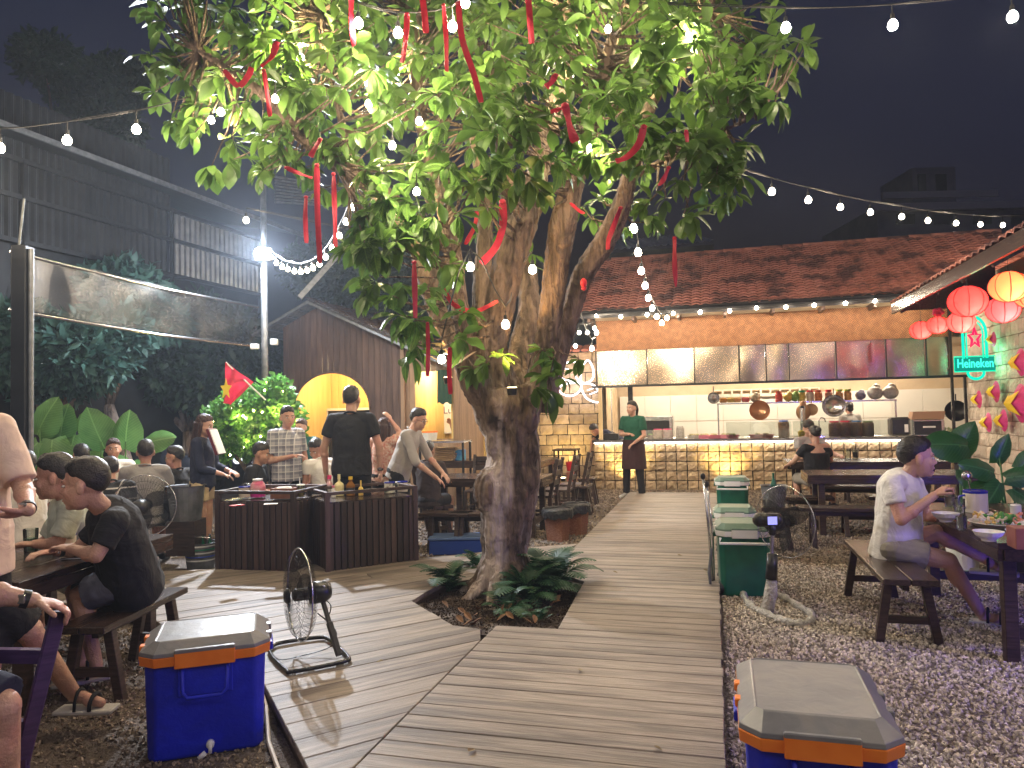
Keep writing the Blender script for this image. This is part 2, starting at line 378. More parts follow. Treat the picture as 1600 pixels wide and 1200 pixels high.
for i in range(5, 11):
    p, q = V((*PL[i], -.06)), V((*PL[(i+1)], -.06)); d = V((-(q-p).y, (q-p).x, 0)).normalized()*-.03; m.bar(p-d, q-d, .03, .07)
m.build('edge_beam', DW, plat)
m = MB()
for i in range(len(PIT)):
    p, q = PIT[i], PIT[(i+1) % len(PIT)]; m.bar(p+V((0, 0, -.085)), q+V((0, 0, -.085)), .03, .1)
m.build('pit_frame', DW, plat)
m = MB(); c_ = sum(PIT, V((0, 0, 0)))/6
gx = 26; vs = []; fs = []
for i in range(gx+1):
    for j in range(gx+1):
        x = c_.x+(i/gx-.5)*2.4; y = c_.y+(j/gx-.5)*2.4; vs.append((x, y, GZ+.012+.035*noise.noise(V((x*3, y*3, 0)))+.03*noise.noise(V((x*11, y*11, 4)))))
for i in range(gx):
    for j in range(gx): fs.append((i*(gx+1)+j, (i+1)*(gx+1)+j, (i+1)*(gx+1)+j+1, i*(gx+1)+j+1))
m.add(vs, fs); struct(m.build('pit_soil', SOIL, smooth=True))
# loose stones, as instances on patches of the ground
def stones(name, poly, dens, size, cols, seed, label, z=GZ+.004, flat=.62):
    ob = MB().add([(*p, z) for p in poly], [tuple(range(len(poly)))]).build(name, None)
    tag(ob, label, None, None, 'stuff')
    g = bpy.data.node_groups.new(name, 'GeometryNodeTree')
    g.interface.new_socket('Geometry', in_out='INPUT', socket_type='NodeSocketGeometry'); g.interface.new_socket('Geometry', in_out='OUTPUT', socket_type='NodeSocketGeometry')
    N, L = g.nodes, g.links; gi = N.new('NodeGroupInput'); go = N.new('NodeGroupOutput')
    d = N.new('GeometryNodeDistributePointsOnFaces'); d.inputs['Density'].default_value = dens; d.inputs['Seed'].default_value = seed
    ic = N.new('GeometryNodeMeshIcoSphere'); ic.inputs['Radius'].default_value = size; ic.inputs['Subdivisions'].default_value = 2
    sp = N.new('GeometryNodeSetPosition'); nz = N.new('ShaderNodeTexNoise'); nz.inputs['Scale'].default_value = .75/size; nz.inputs['Detail'].default_value = 0
    sb = N.new('ShaderNodeVectorMath'); sb.operation = 'SUBTRACT'; sb.inputs[1].default_value = (.5, .5, .5)
    sc = N.new('ShaderNodeVectorMath'); sc.operation = 'SCALE'; sc.inputs['Scale'].default_value = size*1.9
    L.new(nz.outputs['Color'], sb.inputs[0]); L.new(sb.outputs[0], sc.inputs[0]); L.new(ic.outputs[0], sp.inputs[0]); L.new(sc.outputs[0], sp.inputs['Offset'])
    sm = N.new('GeometryNodeSetMaterial'); sm.inputs['Material'].default_value = cols; L.new(sp.outputs[0], sm.inputs[0])
    ii = N.new('GeometryNodeInstanceOnPoints'); L.new(gi.outputs[0], d.inputs[0]); L.new(d.outputs[0], ii.inputs[0]); L.new(sm.outputs[0], ii.inputs['Instance'])
    rr = N.new('FunctionNodeRandomValue'); rr.data_type = 'FLOAT_VECTOR'; rr.inputs[1].default_value = (6.3, 6.3, 6.3); rr.inputs['Seed'].default_value = 3
    rs = N.new('FunctionNodeRandomValue'); rs.data_type = 'FLOAT_VECTOR'; rs.inputs[0].default_value = (.5, .4, .3); rs.inputs[1].default_value = (1.25, 1., .75)
    L.new(rr.outputs[0], ii.inputs['Rotation']); L.new(rs.outputs[0], ii.inputs['Scale'])
    jn = N.new('GeometryNodeJoinGeometry'); L.new(ii.outputs[0], go.inputs[0])
    md = ob.modifiers.new('stones', 'NODES'); md.node_group = g; return ob
def kpoly(*ab): return [(K(a, b).x, K(a, b).y) for a, b in ab]
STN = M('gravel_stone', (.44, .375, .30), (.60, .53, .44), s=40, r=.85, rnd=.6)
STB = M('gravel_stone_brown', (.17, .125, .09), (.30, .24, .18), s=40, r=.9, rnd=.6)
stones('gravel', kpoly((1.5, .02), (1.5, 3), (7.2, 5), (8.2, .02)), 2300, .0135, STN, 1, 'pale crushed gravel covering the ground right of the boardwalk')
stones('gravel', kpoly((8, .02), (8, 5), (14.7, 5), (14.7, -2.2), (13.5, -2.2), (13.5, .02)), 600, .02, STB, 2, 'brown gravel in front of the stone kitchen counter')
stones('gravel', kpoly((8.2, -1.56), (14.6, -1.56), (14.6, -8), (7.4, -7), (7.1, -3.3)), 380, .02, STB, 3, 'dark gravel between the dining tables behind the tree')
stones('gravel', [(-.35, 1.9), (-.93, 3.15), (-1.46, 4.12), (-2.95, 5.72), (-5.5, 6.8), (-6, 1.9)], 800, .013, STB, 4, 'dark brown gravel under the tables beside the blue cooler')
stones('soil_crumbs', [(p.x, p.y) for p in PIT], 1400, .009, SOIL, 5, 'dark soil and wood chips in the tree pit', z=GZ+.03)
# ================================================================== STONE BLOCKS
def block_mesh(wd, h, d, rough, k):
    rnd_ = random.Random(k); n = 5; m = MB(); vs = []; g = .009
    for i in range(n):
        for j in range(n):
            x = (i/(n-1)-.5)*(wd-g*2); z = (j/(n-1)-.5)*(h-g*2); e = (i in (0, n-1)) or (j in (0, n-1))
            x += rnd_.uniform(-.006, .006); z += rnd_.uniform(-.006, .006)
            vs.append((x, (-d*.72-rnd_.uniform(0, rough*.3) if e else -d-rnd_.uniform(-rough*.3, rough)), z))
    fs = [(i*n+j, (i+1)*n+j, (i+1)*n+j+1, i*n+j+1) for i in range(n-1) for j in range(n-1)]
    rim = [i*n for i in range(n)]+[(n-1)*n+j for j in range(1, n)]+[i*n+n-1 for i in range(n-2, -1, -1)]+[j for j in range(n-2, 0, -1)]
    b0 = len(vs); vs += [(vs[i][0], 0, vs[i][2]) for i in rim]; q = len(rim)
    fs += [(rim[i], b0+i, b0+(i+1) % q, rim[(i+1) % q]) for i in range(q)]
    m.add(vs, fs); return m
STONE = M('sandstone', (.42, .30, .18), (.58, .44, .28), s=6, r=.9, b=1.2, bs=22, rnd=.22)
STONEP = M('pale_sandstone', (.45, .36, .27), (.6, .5, .4), s=5, r=.9, b=1.2, bs=18, rnd=.15)
MORT = M('dark_joint', (.05, .035, .025), (.08, .06, .04), s=20, r=.95, b=1)
def stone_wall(parent, mp, x0, x1, z0, z1, cw, ch, mat, var=.3, rough=.02, nv=10, regular=False, d=.04):
    """fills a rectangle with stones; mp(x,z) -> local position, stone faces local -Y"""
    z = z0; rows = max(1, round((z1-z0)/ch)); hh = (z1-z0)/rows; cache = {}
    for r_ in range(rows):
        x = x0+(0 if regular else random.uniform(-.5, 0)*cw)
        while x < x1-.02:
            wd = cw if regular else cw*random.uniform(1-var, 1+var); a, b_ = max(x, x0), min(x+wd, x1); x += wd
            if b_-a < .05: continue
            kx = max(.06, round((b_-a)/.02)*.02); key = (kx, random.randrange(14 if regular else 5))
            if key not in cache: cache[key] = block_mesh(kx, hh, d, rough, len(cache)+7).mesh('stone', mat)
            o = put('stone', cache[key], parent, mp((a+b_)/2, z+hh/2), sc=((b_-a)/kx, 1, 1))
        z += hh
# ================================================================== KITCHEN
kit = thing('kitchen_building', 'open kitchen with red tiled roof, woven bamboo fascia and stone block counter', 'kitchen building', K(14.7, 1), KR)
def kb(b, a, z): return V((b-1, a-14.7, z))
m = MB(); m.box(kb(.87, 14.83, .37), (6.44, .16, .93)); m.build('counter_core', MORT, kit)
stone_wall(kit, lambda x, z: kb(x, 14.75, z), -2.35, 4.09, GZ, .83, .2013, .186, STONE, regular=True, rough=.03, d=.05)
m = MB(); m.box(kb(.87, 14.98, .865), (6.5, .62, .05), ch=.006); m.build('countertop', M('dark_granite', (.04, .035, .035), (.1, .09, .085), s=60, r=.2), kit)
led = MB(); led.box(kb(.87, 14.655, .83), (6.4, .012, .012)); led.build('led_strip', emis('led_white', (1, .93, .82), 17, True), kit)
WALLW = M('white_wall_tile', (.72, .68, .6), (.78, .74, .66), s=2, r=.3)
m = MB()
for i in range(14):
    for j in range(3): m.box(kb(-2.2+i*.6+.3, 17.9, -.05+j*.62+.3), (.595, .04, .61), ch=.004)
m.build('wall_tiles', WALLW, kit)
m = MB(); m.box(kb(1.6, 17.97, 1.4), (8.2, .06, 3.2)); m.box(kb(5.7, 16.3, 1.5), (.08, 3.3, 3.2)); m.build('back_wall', M('plaster', (.5, .38, .25), (.58, .45, .3), s=3, r=.9), kit)
m = MB(); m.box(kb(-2.3, 16.9, .95), (.1, 1.9, 2.1)); m.build('side_wall', STONE, kit)
for i in range(11): # vent blocks
    x = .1+i*.21; m = MB(); m.box(kb(x, 17.82, 1.89), (.2, .08, .02)); m.box(kb(x, 17.82, 1.73), (.2, .08, .02)); m.box(kb(x-.095, 17.82, 1.81), (.02, .08, .14)); m.box(kb(x+.095, 17.82, 1.81), (.02, .08, .14))
    m.build('vent_block', CREAM, kit)
m = MB(); m.box(kb(1.5, 16.6, 2.72), (8, 2.7, .04)); m.build('ceiling', M('board_ceiling', (.4, .3, .2), (.5, .38, .26), s=5, r=.8), kit)
# bamboo fascia: woven mat
BAM = M('woven_bamboo', (.30, .115, .035), (.44, .19, .07), s=9, r=.55, b=.8, bs=40)
t = BAM.node_tree; N_, L_ = t.nodes, t.links
tcb = N_.new('ShaderNodeTexCoord'); wv = []
for rz_ in (45, -45):
    mp_ = N_.new('ShaderNodeMapping'); mp_.inputs['Rotation'].default_value = (0, math.radians(rz_), 0); L_.new(tcb.outputs['Object'], mp_.inputs[0])
    wq = N_.new('ShaderNodeTexWave'); wq.inputs['Scale'].default_value = 11; wq.inputs['Distortion'].default_value = 1.5; L_.new(mp_.outputs[0], wq.inputs[0]); wv.append(wq)
ckm = N_.new('ShaderNodeMapping'); ckm.inputs['Rotation'].default_value = (0, math.radians(45), 0); L_.new(tcb.outputs['Object'], ckm.inputs[0])
ck = N_.new('ShaderNodeTexChecker'); ck.inputs['Scale'].default_value = 13; L_.new(ckm.outputs[0], ck.inputs[0])
mxb = N_.new('ShaderNodeMix'); mxb.data_type = 'RGBA'; L_.new(ck.outputs['Fac'], mxb.inputs[0]); L_.new(wv[0].outputs['Color'], mxb.inputs[6]); L_.new(wv[1].outputs['Color'], mxb.inputs[7])
bs0 = N_['Principled BSDF']; old = bs0.inputs['Base Color'].links[0].from_socket
mlt = N_.new('ShaderNodeMix'); mlt.data_type = 'RGBA'; mlt.blend_type = 'MULTIPLY'; mlt.inputs[0].default_value = .7; L_.new(old, mlt.inputs[6]); L_.new(mxb.outputs[2], mlt.inputs[7]); L_.new(mlt.outputs[2], bs0.inputs['Base Color'])
for i, (x0, x1) in enumerate(((-2.24, -.1), (-.1, 2.0), (2.0, 4.15))):
    m = MB(); n = 14; vs = []; fs = []
    for k in range(n+1):
        x = x0+(x1-x0)*k/n; y = 14.66+.012*math.sin(x*5)+i*.003
        vs += [kb(x, y, 3.28-.004*k), kb(x, y+.01, 2.67), kb(x, y+.03, 2.67), kb(x, y+.03, 3.27)]
    for k in range(n): fs += [(k*4+j, k*4+(j+1) % 4, k*4+4+(j+1) % 4, k*4+4+j) for j in range(4)]
    fs += [(0, 1, 2, 3), (n*4, n*4+3, n*4+2, n*4+1)]
    m.add(vs, fs); m.build('bamboo_mat', BAM, kit)
HOOD = M('hood_steel', (.36, .28, .22), (.46, .37, .29), s=3, r=.27, m=1, b=.8, bs=1.1, dist=.8)
edges = [Pa(x, 575, 14.7)[0] for x in (932, 1011, 1085, 1155, 1197, 1233, 1307, 1385, 1448, 1486)]
for i in range(len(edges)-1):
    x0, x1 = edges[i], edges[i+1]; n = 8; m = MB(); vs = []; fs = []
    for a_ in range(n+1):
        for b2 in range(n+1):
            u, v_ = a_/n, b2/n; vs.append(kb(x0+.012+(x1-x0-.024)*u, 14.73+.02*math.sin(u*3.14)*math.sin(v_*3.14)*random.choice((.5, 1, -.6))*0+.012*math.sin(u*5+i)*math.sin(v_*3+i*2), 1.98+v_*.69))
    for a_ in range(n):
        for b2 in range(n): fs.append((a_*(n+1)+b2, (a_+1)*(n+1)+b2, (a_+1)*(n+1)+b2+1, a_*(n+1)+b2+1))
    m.add(vs, fs); m.build('hood_panel', HOOD, kit, smooth=True)
m = MB()
for x in edges: m.box(kb(x, 14.7, 2.32), (.022, .05, .7))
m.box(kb((edges[0]+edges[-1])/2+.08, 14.7, 1.955), (edges[-1]-edges[0]+.35, .06, .045)); m.box(kb(.9, 14.74, 2.36), (6.3, .012, .8)) if False else None
m.build('hood_frame', BLKM, kit)
PB = [Pa(1487, 640, 14.7)[0], Pa(1507, 640, 14.7)[0]]
for x, z1 in ((PB[0], 3.3), (PB[1], 1.95)): MB().box(kb(x, 14.62, (z1+.4)/2), (.045, .045, z1-.4)).build('post', BLKM, kit)
MB().box(kb(-2.2, 14.72, 1.42), (.07, .07, 1.08)).build('post', M('pale_wood', (.5, .36, .2), (.6, .45, .27), s=6, st=(4, 4, .5), r=.6), kit)
MB().box(kb(-2.0, 14.9, 1.42), (.02, .02, 1.05)).build('post', STEEL, kit)
MB().box(kb(-1.72, 15.9, 1.1), (.1, .1, 2.3)).build('post', BLKM, kit)
# roof
TILE = M('clay_tile', (.5, .18, .12), (.62, .25, .18), s=6, r=.75, rnd=.1, b=.4, c3=(.15, .06, .05), s3=2)
def tile_roof(name, parent, o, u, v_, W, Lh, nu, nv, mat, amp=.028):
    o, u, v_ = V(o), V(u).normalized(), V(v_).normalized(); nn = u.cross(v_).normalized()
    if nn.z < 0: nn = -nn
    m = MB(); du, dv = W/nu, Lh/nv; seg = 4
    for j in range(nv):
        for i in range(nu):
            jt = random.uniform(-.006, .006); vs = []
            for k in range(seg+1):
                f = k/seg; hh = amp*math.sin(f*math.pi)+random.uniform(-.001, .001)
                p = o+u*(i+f)*du+v_*(j*dv-.03+jt)
                vs += [p+nn*(hh+.032), p+nn*(hh+.014), p+v_*(dv+.03)+nn*(hh+.008)]
            fs = []
            for k in range(seg): a_ = k*3; fs += [(a_, a_+3, a_+5, a_+2), (a_+1, a_+4, a_+3, a_)]
            m.add(vs, fs)
    ob = m.build(name, mat, parent); ob['kind'] = 'stuff'; return ob
sl = V((0, 2.9, 1.55))
tile_roof('roof_tiles', kit, kb(-2.6, 14.1, 3.4), (1, 0, 0), sl, 8.3, sl.length, 48, 22, TILE)
m = MB(); m.prism([kb(-2.62, 14.08, 3.36), kb(-2.62, 17.02, 4.92), kb(-2.62, 20, 3.4), kb(-2.62, 20, 3.34), kb(-2.62, 17.02, 4.86), kb(-2.62, 14.1, 3.3)], (8.34, 0, 0)); m.build('roof_deck', M('dark_boards', (.03, .028, .03), r=.8), kit)
m = MB(); m.box(kb(1.5, 14.07, 3.33), (8.3, .04, .14)); m.cyl(kb(-2.6, 14.02, 3.33), kb(5.65, 14.02, 3.33), .05, n=8); m.build('gutter', BLACK, kit)
for i in range(20):
    m = MB(); m.frus(kb(-2.6+i*.415, 17, 4.93), kb(-2.6+(i+1)*.415+.03, 17, 4.93), (.11, .09), (.095, .08), n=10); m.build('ridge_tile', TILE, kit, smooth=True)
m = MB()
for i in range(9): m.bar(kb(-2.3+i*.85, 14.15, 3.25), kb(-2.3+i*.85, 14.9, 3.25), .05, .1)
m.box(kb(.95, 14.75, 3.22), (6.6, .06, .1)); m.build('rafters', DW, kit)
m = MB(); m.box(kb(.95, 14.95, 3.35), (6.5, .03, .5)); m.build('upper_board', M('light_board', (.5, .38, .25), r=.8), kit)
# interior lights of the kitchen (tube fixtures)
for x in (-1.1, 1.0, 3.2):
    f = thing('ceiling_tube_light', ['white tube light over the left end of the kitchen', 'white tube light over the middle of the kitchen', 'white tube light over the right end of the kitchen'][[-1.1, 1.0, 3.2].index(x)], 'light', K(16.4, x, 2.62), KR, 'tube lights in the kitchen')
    MB().box((0, 0, .04), (.9, .06, .05)).build('housing', WHITE, f); MB().cyl((-.42, 0, 0), (.42, 0, 0), .015).build('tube', emis('tube_glow', (1, .93, .8), 12), f)
    lamp('tube_lamp', (0, 0, -.06), 105, (1, .86, .66), f, .1)
# ------------------------------------------------------------------ stone wall with the neon sign, left of the kitchen
sw = thing('stone_wall', 'rough tan stone block wall with white neon flower, left of the kitchen', 'wall', K(15.3, -4), KR)
m = MB(); m.box((0, .14, 1.3), (3.5, .2, 2.85)); m.build('core', MORT, sw)
stone_wall(sw, lambda x, z: V((x+4, .06, z)), -5.72, -2.28, GZ, 2.72, .26, .21, STONE, rough=.012)
m = MB()
for i in range(20):
    m.frus((-1.8+i*.18, -.14, 2.74), (-1.8+i*.18, .2, 2.86), (.085, .03), (.085, .03), n=8)
ob = m.build('coping_tiles', TILE, sw)
neon = thing('neon_flower', 'white neon flower outline glowing on the tan stone wall', 'neon sign', K(15.1, -2.9, 2), KR)
NEW = emis('neon_white', (1, .93, 1), 2.6, True)
def crop5(pts):
    r_ = []
    for x, y in pts: b_, z_ = Pa(640+x/4, 500+y/4, 15.1); r_.append(V((b_+2.9, 0, z_-2)))
    return r_
def smooth_loop(pts, n=5, closed=True):
    out = []; N = len(pts)
    rng = range(N) if closed else range(N-1)
    for i in rng:
        g_ = lambda k: pts[k % N] if closed else pts[min(max(k, 0), N-1)]
        p0, p1, p2, p3 = g_(i-1), g_(i), g_(i+1), g_(i+2)
        for k in range(n):
            t = k/n; out.append(.5*((2*p1)+(p2-p0)*t+(2*p0-5*p1+4*p2-p3)*t*t+(3*p1-p0-3*p2+p3)*t**3))
    if not closed: out.append(pts[-1])
    return out
for pts in ([(1072, 385), (1078, 300), (1112, 252), (1142, 290), (1150, 350), (1120, 388)], [(1065, 395), (1065, 440), (1015, 474), (955, 462), (932, 425), (985, 398)],
            [(1075, 400), (1140, 402), (1180, 445), (1182, 512), (1115, 495), (1080, 445)], [(1055, 385), (1000, 380), (950, 360), (948, 290), (1000, 262), (1050, 275), (1030, 335)]):
    MB().tube(smooth_loop(crop5(pts)), .017, 8, True).build('neon_tube', NEW, neon, smooth=True)
for pts in ([(1110, 440), (1150, 425)], [(1125, 465), (1168, 448)], [(960, 300), (1000, 310), (985, 340)]): MB().tube(crop5(pts), .012, 6).build('neon_tube', NEW, neon, smooth=True)
lamp('neon_lamp', (0, -.15, 0), 5, (1, .85, 1), neon, .2)
# ================================================================== RIGHT BUILDING
rb = thing('side_building', 'stone walled building with overhanging tiled roof and red lanterns', 'building', K(13, 4.3), KR)
def rbk(b, a, z): return V((b-4.3, a-13, z))
MB().box(rbk(4.44, 11, 1.7), (.2, 7.3, 3.7)).build('wall_core', M('pale_joint', (.3, .23, .17), r=.95), rb)
cache = {}
z = GZ; r_i = 0
while z < 3.3:
    x = 11.5-random.uniform(0, .3)
    while x < 14.62:
        wd = random.uniform(.3, .62); y1 = min(x+wd, 14.64)
        if y1-x > .08:
            key = random.randrange(8)
            if key not in cache: cache[key] = block_mesh(.46, .212, .035, .012, key+50).mesh('stone', STONEP)
            put('stone', cache[key], rb, rbk(4.345, (x+y1)/2, z+.106), rot=(0, 0, -math.pi/2), sc=((y1-x+.002)/.46, 1, 1.02))
        x += wd
    z += .215
mm = MB(); mm.box(rbk(4.33, 9.6, 1.6), (.04, 3.8, 3.4)); mm.build('plaster_wall', STONEP, rb)
us = V((2.65, 0, 1.5))
tile_roof('roof_tiles', rb, rbk(2.85, 13.1, 3.1), (0, -1, 0), us, 8.6, us.length, 44, 16, TILE, .035)
m = MB(); m.prism([rbk(2.88, 13.1, 3.06), rbk(5.5, 13.1, 4.54), rbk(5.5, 13.1, 4.48), rbk(2.88, 13.1, 3.0)], (0, -8.6, 0)); m.build('roof_deck', M('roof_boards', (.13, .1, .09), (.2, .15, .13), s=4, st=(6, 1, 6), r=.8), rb)
m = MB(); m.bar(rbk(2.84, 13.1, 3.02), rbk(2.84, 4.5, 3.02), .16, .035, up=(1, 0, 0)); m.build('fascia_board', DW2, rb)
for i in range(9): m = MB(); a_ = 12.9-i*1.0; m.bar(rbk(2.9, a_, 2.97), rbk(4.34, a_, 3.74), .06, .1); m.build('rafter', DW2, rb)
m = MB(); m.bar(rbk(3.1, 13.08, 3.02), rbk(3.1, 13.08+.01, 2.7), .3, .3) if False else None
MB().prism([rbk(2.9, 13.02, 2.98), rbk(4.3, 13.02, 2.98), rbk(4.3, 13.02, 3.75)], (0, .03, 0)).build('gable_board', DW2, rb)
# ================================================================== HUT
hut = thing('wooden_hut', 'small brown plank hut with gable roof and lit arched opening', 'hut', K(12, -6.2), KR)
def hk(px, py, d=0): b_, z_ = Pa(px, py, 12.0); return V((b_+6.2, d, z_))
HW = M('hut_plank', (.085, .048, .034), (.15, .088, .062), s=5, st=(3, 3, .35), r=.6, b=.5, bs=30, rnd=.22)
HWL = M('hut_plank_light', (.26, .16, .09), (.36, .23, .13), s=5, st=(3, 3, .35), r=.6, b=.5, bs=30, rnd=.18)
apex, le, re_ = hk(497, 474), hk(420, 520), hk(700, 566)
xl, xc, xr = hk(443, 600).x, hk(629, 600).x, hk(706, 600).x
ac, ahw, atop = hk(518, 640), (hk(578, 640).x-hk(458, 640).x)/2, hk(518, 582).z
def roofz(x): return apex.z+(le.z-apex.z)*(apex.x-x)/(apex.x-le.x) if x < apex.x else apex.z+(re_.z-apex.z)*(x-apex.x)/(re_.x-apex.x)
x = xl
while x < xc-.01:
    wd = min(.115, xc-x); a0, a1 = x+.003, x+wd-.003
    def az(q): return ac.z+(atop-ac.z)*math.sqrt(max(0, 1-((q-ac.x)/ahw)**2)) if abs(q-ac.x) < ahw else GZ
    z0a, z0b = az(a0), az(a1)
    if (z0a == GZ) != (z0b == GZ): z0a = z0b = max(z0a, z0b) if abs((a0+a1)/2-ac.x) < ahw else GZ
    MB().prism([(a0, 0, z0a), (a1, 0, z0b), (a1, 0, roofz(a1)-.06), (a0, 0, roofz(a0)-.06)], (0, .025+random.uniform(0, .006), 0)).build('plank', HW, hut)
    x += wd
w0, w1, wt, wb = hk(653, 600).x, hk(702, 600).x, hk(670, 580).z, hk(670, 686).z
x = xc+.01
while x < xr:
    wd = min(.1, xr-x+.01); a0, a1 = x+.003, x+wd-.003
    zs = [(GZ, roofz(x)-.08)] if a1 < w0 or a0 > w1 else [(GZ, wb), (wt, roofz(x)-.08)]
    for z0_, z1_ in zs:
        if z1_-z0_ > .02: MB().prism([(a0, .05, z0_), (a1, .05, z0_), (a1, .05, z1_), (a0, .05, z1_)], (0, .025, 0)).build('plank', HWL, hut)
    x += wd
MB().box((xc, .03, 1.35), (.07, .08, 2.9)).build('corner_post', HWL, hut)
MB().tube([(ac.x+ahw*math.cos(t), -.01, ac.z+(atop-ac.z)*math.sin(t)) for t in [math.pi*i/24 for i in range(25)]], .02, 6).build('arch_trim', HW, hut, smooth=True)
HY = M('yellow_board', (.72, .5, .16), (.82, .6, .22), s=5, st=(2, 2, .3), r=.7, rnd=.08)
x = xl
while x < xr: MB().box((x+.1, 1.7, 1.4), (.195, .02, 3.0), ch=.004).build('inner_board', HY, hut); x += .2
MB().box(((xl+xr)/2, .9, 2.62), (xr-xl, 1.7, .03)).build('inner_ceiling', HY, hut)
for x_ in (xl+.03, xr-.03, (xc+w0)/2): MB().box((x_, .87, 1.3), (.04, 1.6, 2.6)).build('side_wall', HY, hut)
for k in range(14): MB().box((xr+.005, .13+k*.12, 1.3), (.025, .114, 2.7)).build('plank', HWL, hut)
RF = M('corrugated_roof', (.16, .15, .15), (.24, .22, .21), s=9, r=.5, m=.5)
def corr(p, u, W, v_, Lh, pitch=.09, amp=.018, th=0):
    p, u, v_ = V(p), V(u).normalized(), V(v_).normalized(); nn = u.cross(v_).normalized(); m = MB(); n = int(W/pitch*4); vs = []
    for i in range(n+1):
        q = p+u*(W*i/n)+nn*amp*(1 if (i//2) % 2 else -1); vs += [q, q+v_*Lh]
    m.add(vs, [(2*i, 2*i+2, 2*i+3, 2*i+1) for i in range(n)]); return m
back = V((0, 1, 0))
for nm, e in (('roof_sheet', le), ('roof_sheet', re_)):
    d = (e-apex); d = d+d.normalized()*.12; corr(apex+V((0, -.35, .02)), back, 2.5, d, d.length).build(nm, RF, hut)
    MB().bar(apex+V((0, -.35, -.03)), apex+V((0, -.35, -.03))+d, .045, .05, up=(0, 1, 0)).build('roof_beam', GSTEEL, hut)
    for k in range(6): q = apex+V((0, 0, -.04))+d*(k/5.2); MB().bar(q+V((0, -.3, 0)), q+V((0, 2, 0)), .04, .03).build('purlin', GSTEEL, hut)
m = MB()
for i in range(7): # loose tiles lying on the right slope
    for j in range(26):
        q = apex+(re_-apex)*(j/26)+V((0, -.2+i*.3, .05)); m.box(q, (.16, .28, .02), R=Matrix.Rotation(random.uniform(-.1, .1), 3, 'Z')@Matrix.Rotation(.26+random.uniform(-.1, .1), 3, 'Y'))
ob = m.build('roof_shingles', DW2, hut); ob['kind'] = 'stuff'
lamp('hut_lamp', (ac.x, .8, 2.45), 55, (1, .78, .42), hut, .1); lamp('hut_lamp', ((w0+w1)/2, .8, 2.3), 40, (1, .86, .62), hut, .1)
for q in ((ac.x, .8), ((w0+w1)/2, .8)): MB().ell((q[0], q[1], 2.55), (.05, .05, .05)).build('bulb', BULB, hut)
ws = thing('hut_window', 'dark serving window with white frame seen through the arch', 'window', hut.matrix_basis @ V((hk(505, 660).x, 1.5, 1.0)), KR)
fw, fh = .78, .62
m = MB(); m.box((0, 0, fh), (fw*2, .05, .05)); m.box((0, 0, -.6), (fw*2, .05, .05)); m.box((-fw, 0, 0), (.05, .05, 1.25)); m.box((fw, 0, 0), (.05, .05, 1.25)); m.box((.25, 0, 0), (.05, .05, 1.25)); m.box((0, 0, .15), (fw*2, .04, .03)); m.build('frame', WHITE, ws)
MB().box((0, .03, 0), (fw*2, .02, 1.2)).build('pane', M('dark_glass', (.02, .02, .025), r=.1), ws)
def textobj(s, size, mat, parent, loc, rot, name='lettering', bev=0, ext=.002, al='CENTER', sx=1):
    c = bpy.data.curves.new(name, 'FONT'); c.body = s; c.size = size; c.align_x = al; c.align_y = 'CENTER'; c.extrude = ext; c.bevel_depth = bev; c.resolution_u = 3
    if bev: c.fill_mode = 'BOTH'
    c.materials.append(mat); o = bpy.data.objects.new(name, c); COL.objects.link(o); o.parent = parent; o.location = loc; o.rotation_euler = rot; o.scale = (sx, 1, 1); return o
HX = (math.pi/2, 0, 0)
rs = thing('red_sign', 'red signboard with white letters inside the hut arch', 'sign', hut.matrix_basis @ V((hk(573, 640).x, 1.2, hk(573, 640).z)), KR)
MB().box((0, 0, 0), (.42, .03, .5), ch=.005).build('board', REDP, rs); MB().box((0, 0, -.42), (.42, .03, .3)).build('lower_board', WHITE, rs)
textobj('n', .3, PAPER, rs, (0, -.02, -.06), HX)
ps = thing('menu_posters', 'white menu posters on the back wall of the hut', 'poster', hut.matrix_basis @ V((hk(668, 640).x, 1.6, 1.55)), KR)
MB().box((-.05, 0, 0), (.95, .02, .9)).build('poster', PAPER, ps)
for i, (s_, x_, z_, c_, sz) in enumerate((('Lung', -.12, .0, (.12, .08, .16), .2),)): textobj(s_, sz, M('print_ink', c_), ps, (x_, -.015, z_), HX)
MB().box((.33, -.03, -.05), (.3, .01, .7)).build('blue_poster', M('poster_blue', (.25, .45, .6), (.6, .7, .75), s=9), ps)
dc = thing('green_curtain', 'dark green cloth hanging beside the hut opening', 'curtain', hut.matrix_basis @ V((hk(696, 605).x, -.06, hk(696, 605).z)), KR)
m = MB(); vs = []
for i in range(13): x_ = -.12+i*.02; y_ = .015*math.sin(i*1.7); vs += [(x_, y_, .3), (x_*1.1, y_, -.28+.02*math.sin(i))]
m.add(vs, [(2*i, 2*i+1, 2*i+3, 2*i+2) for i in range(12)]); m.build('cloth', M('green_cloth', (.02, .06, .03), r=.8), dc, smooth=True)
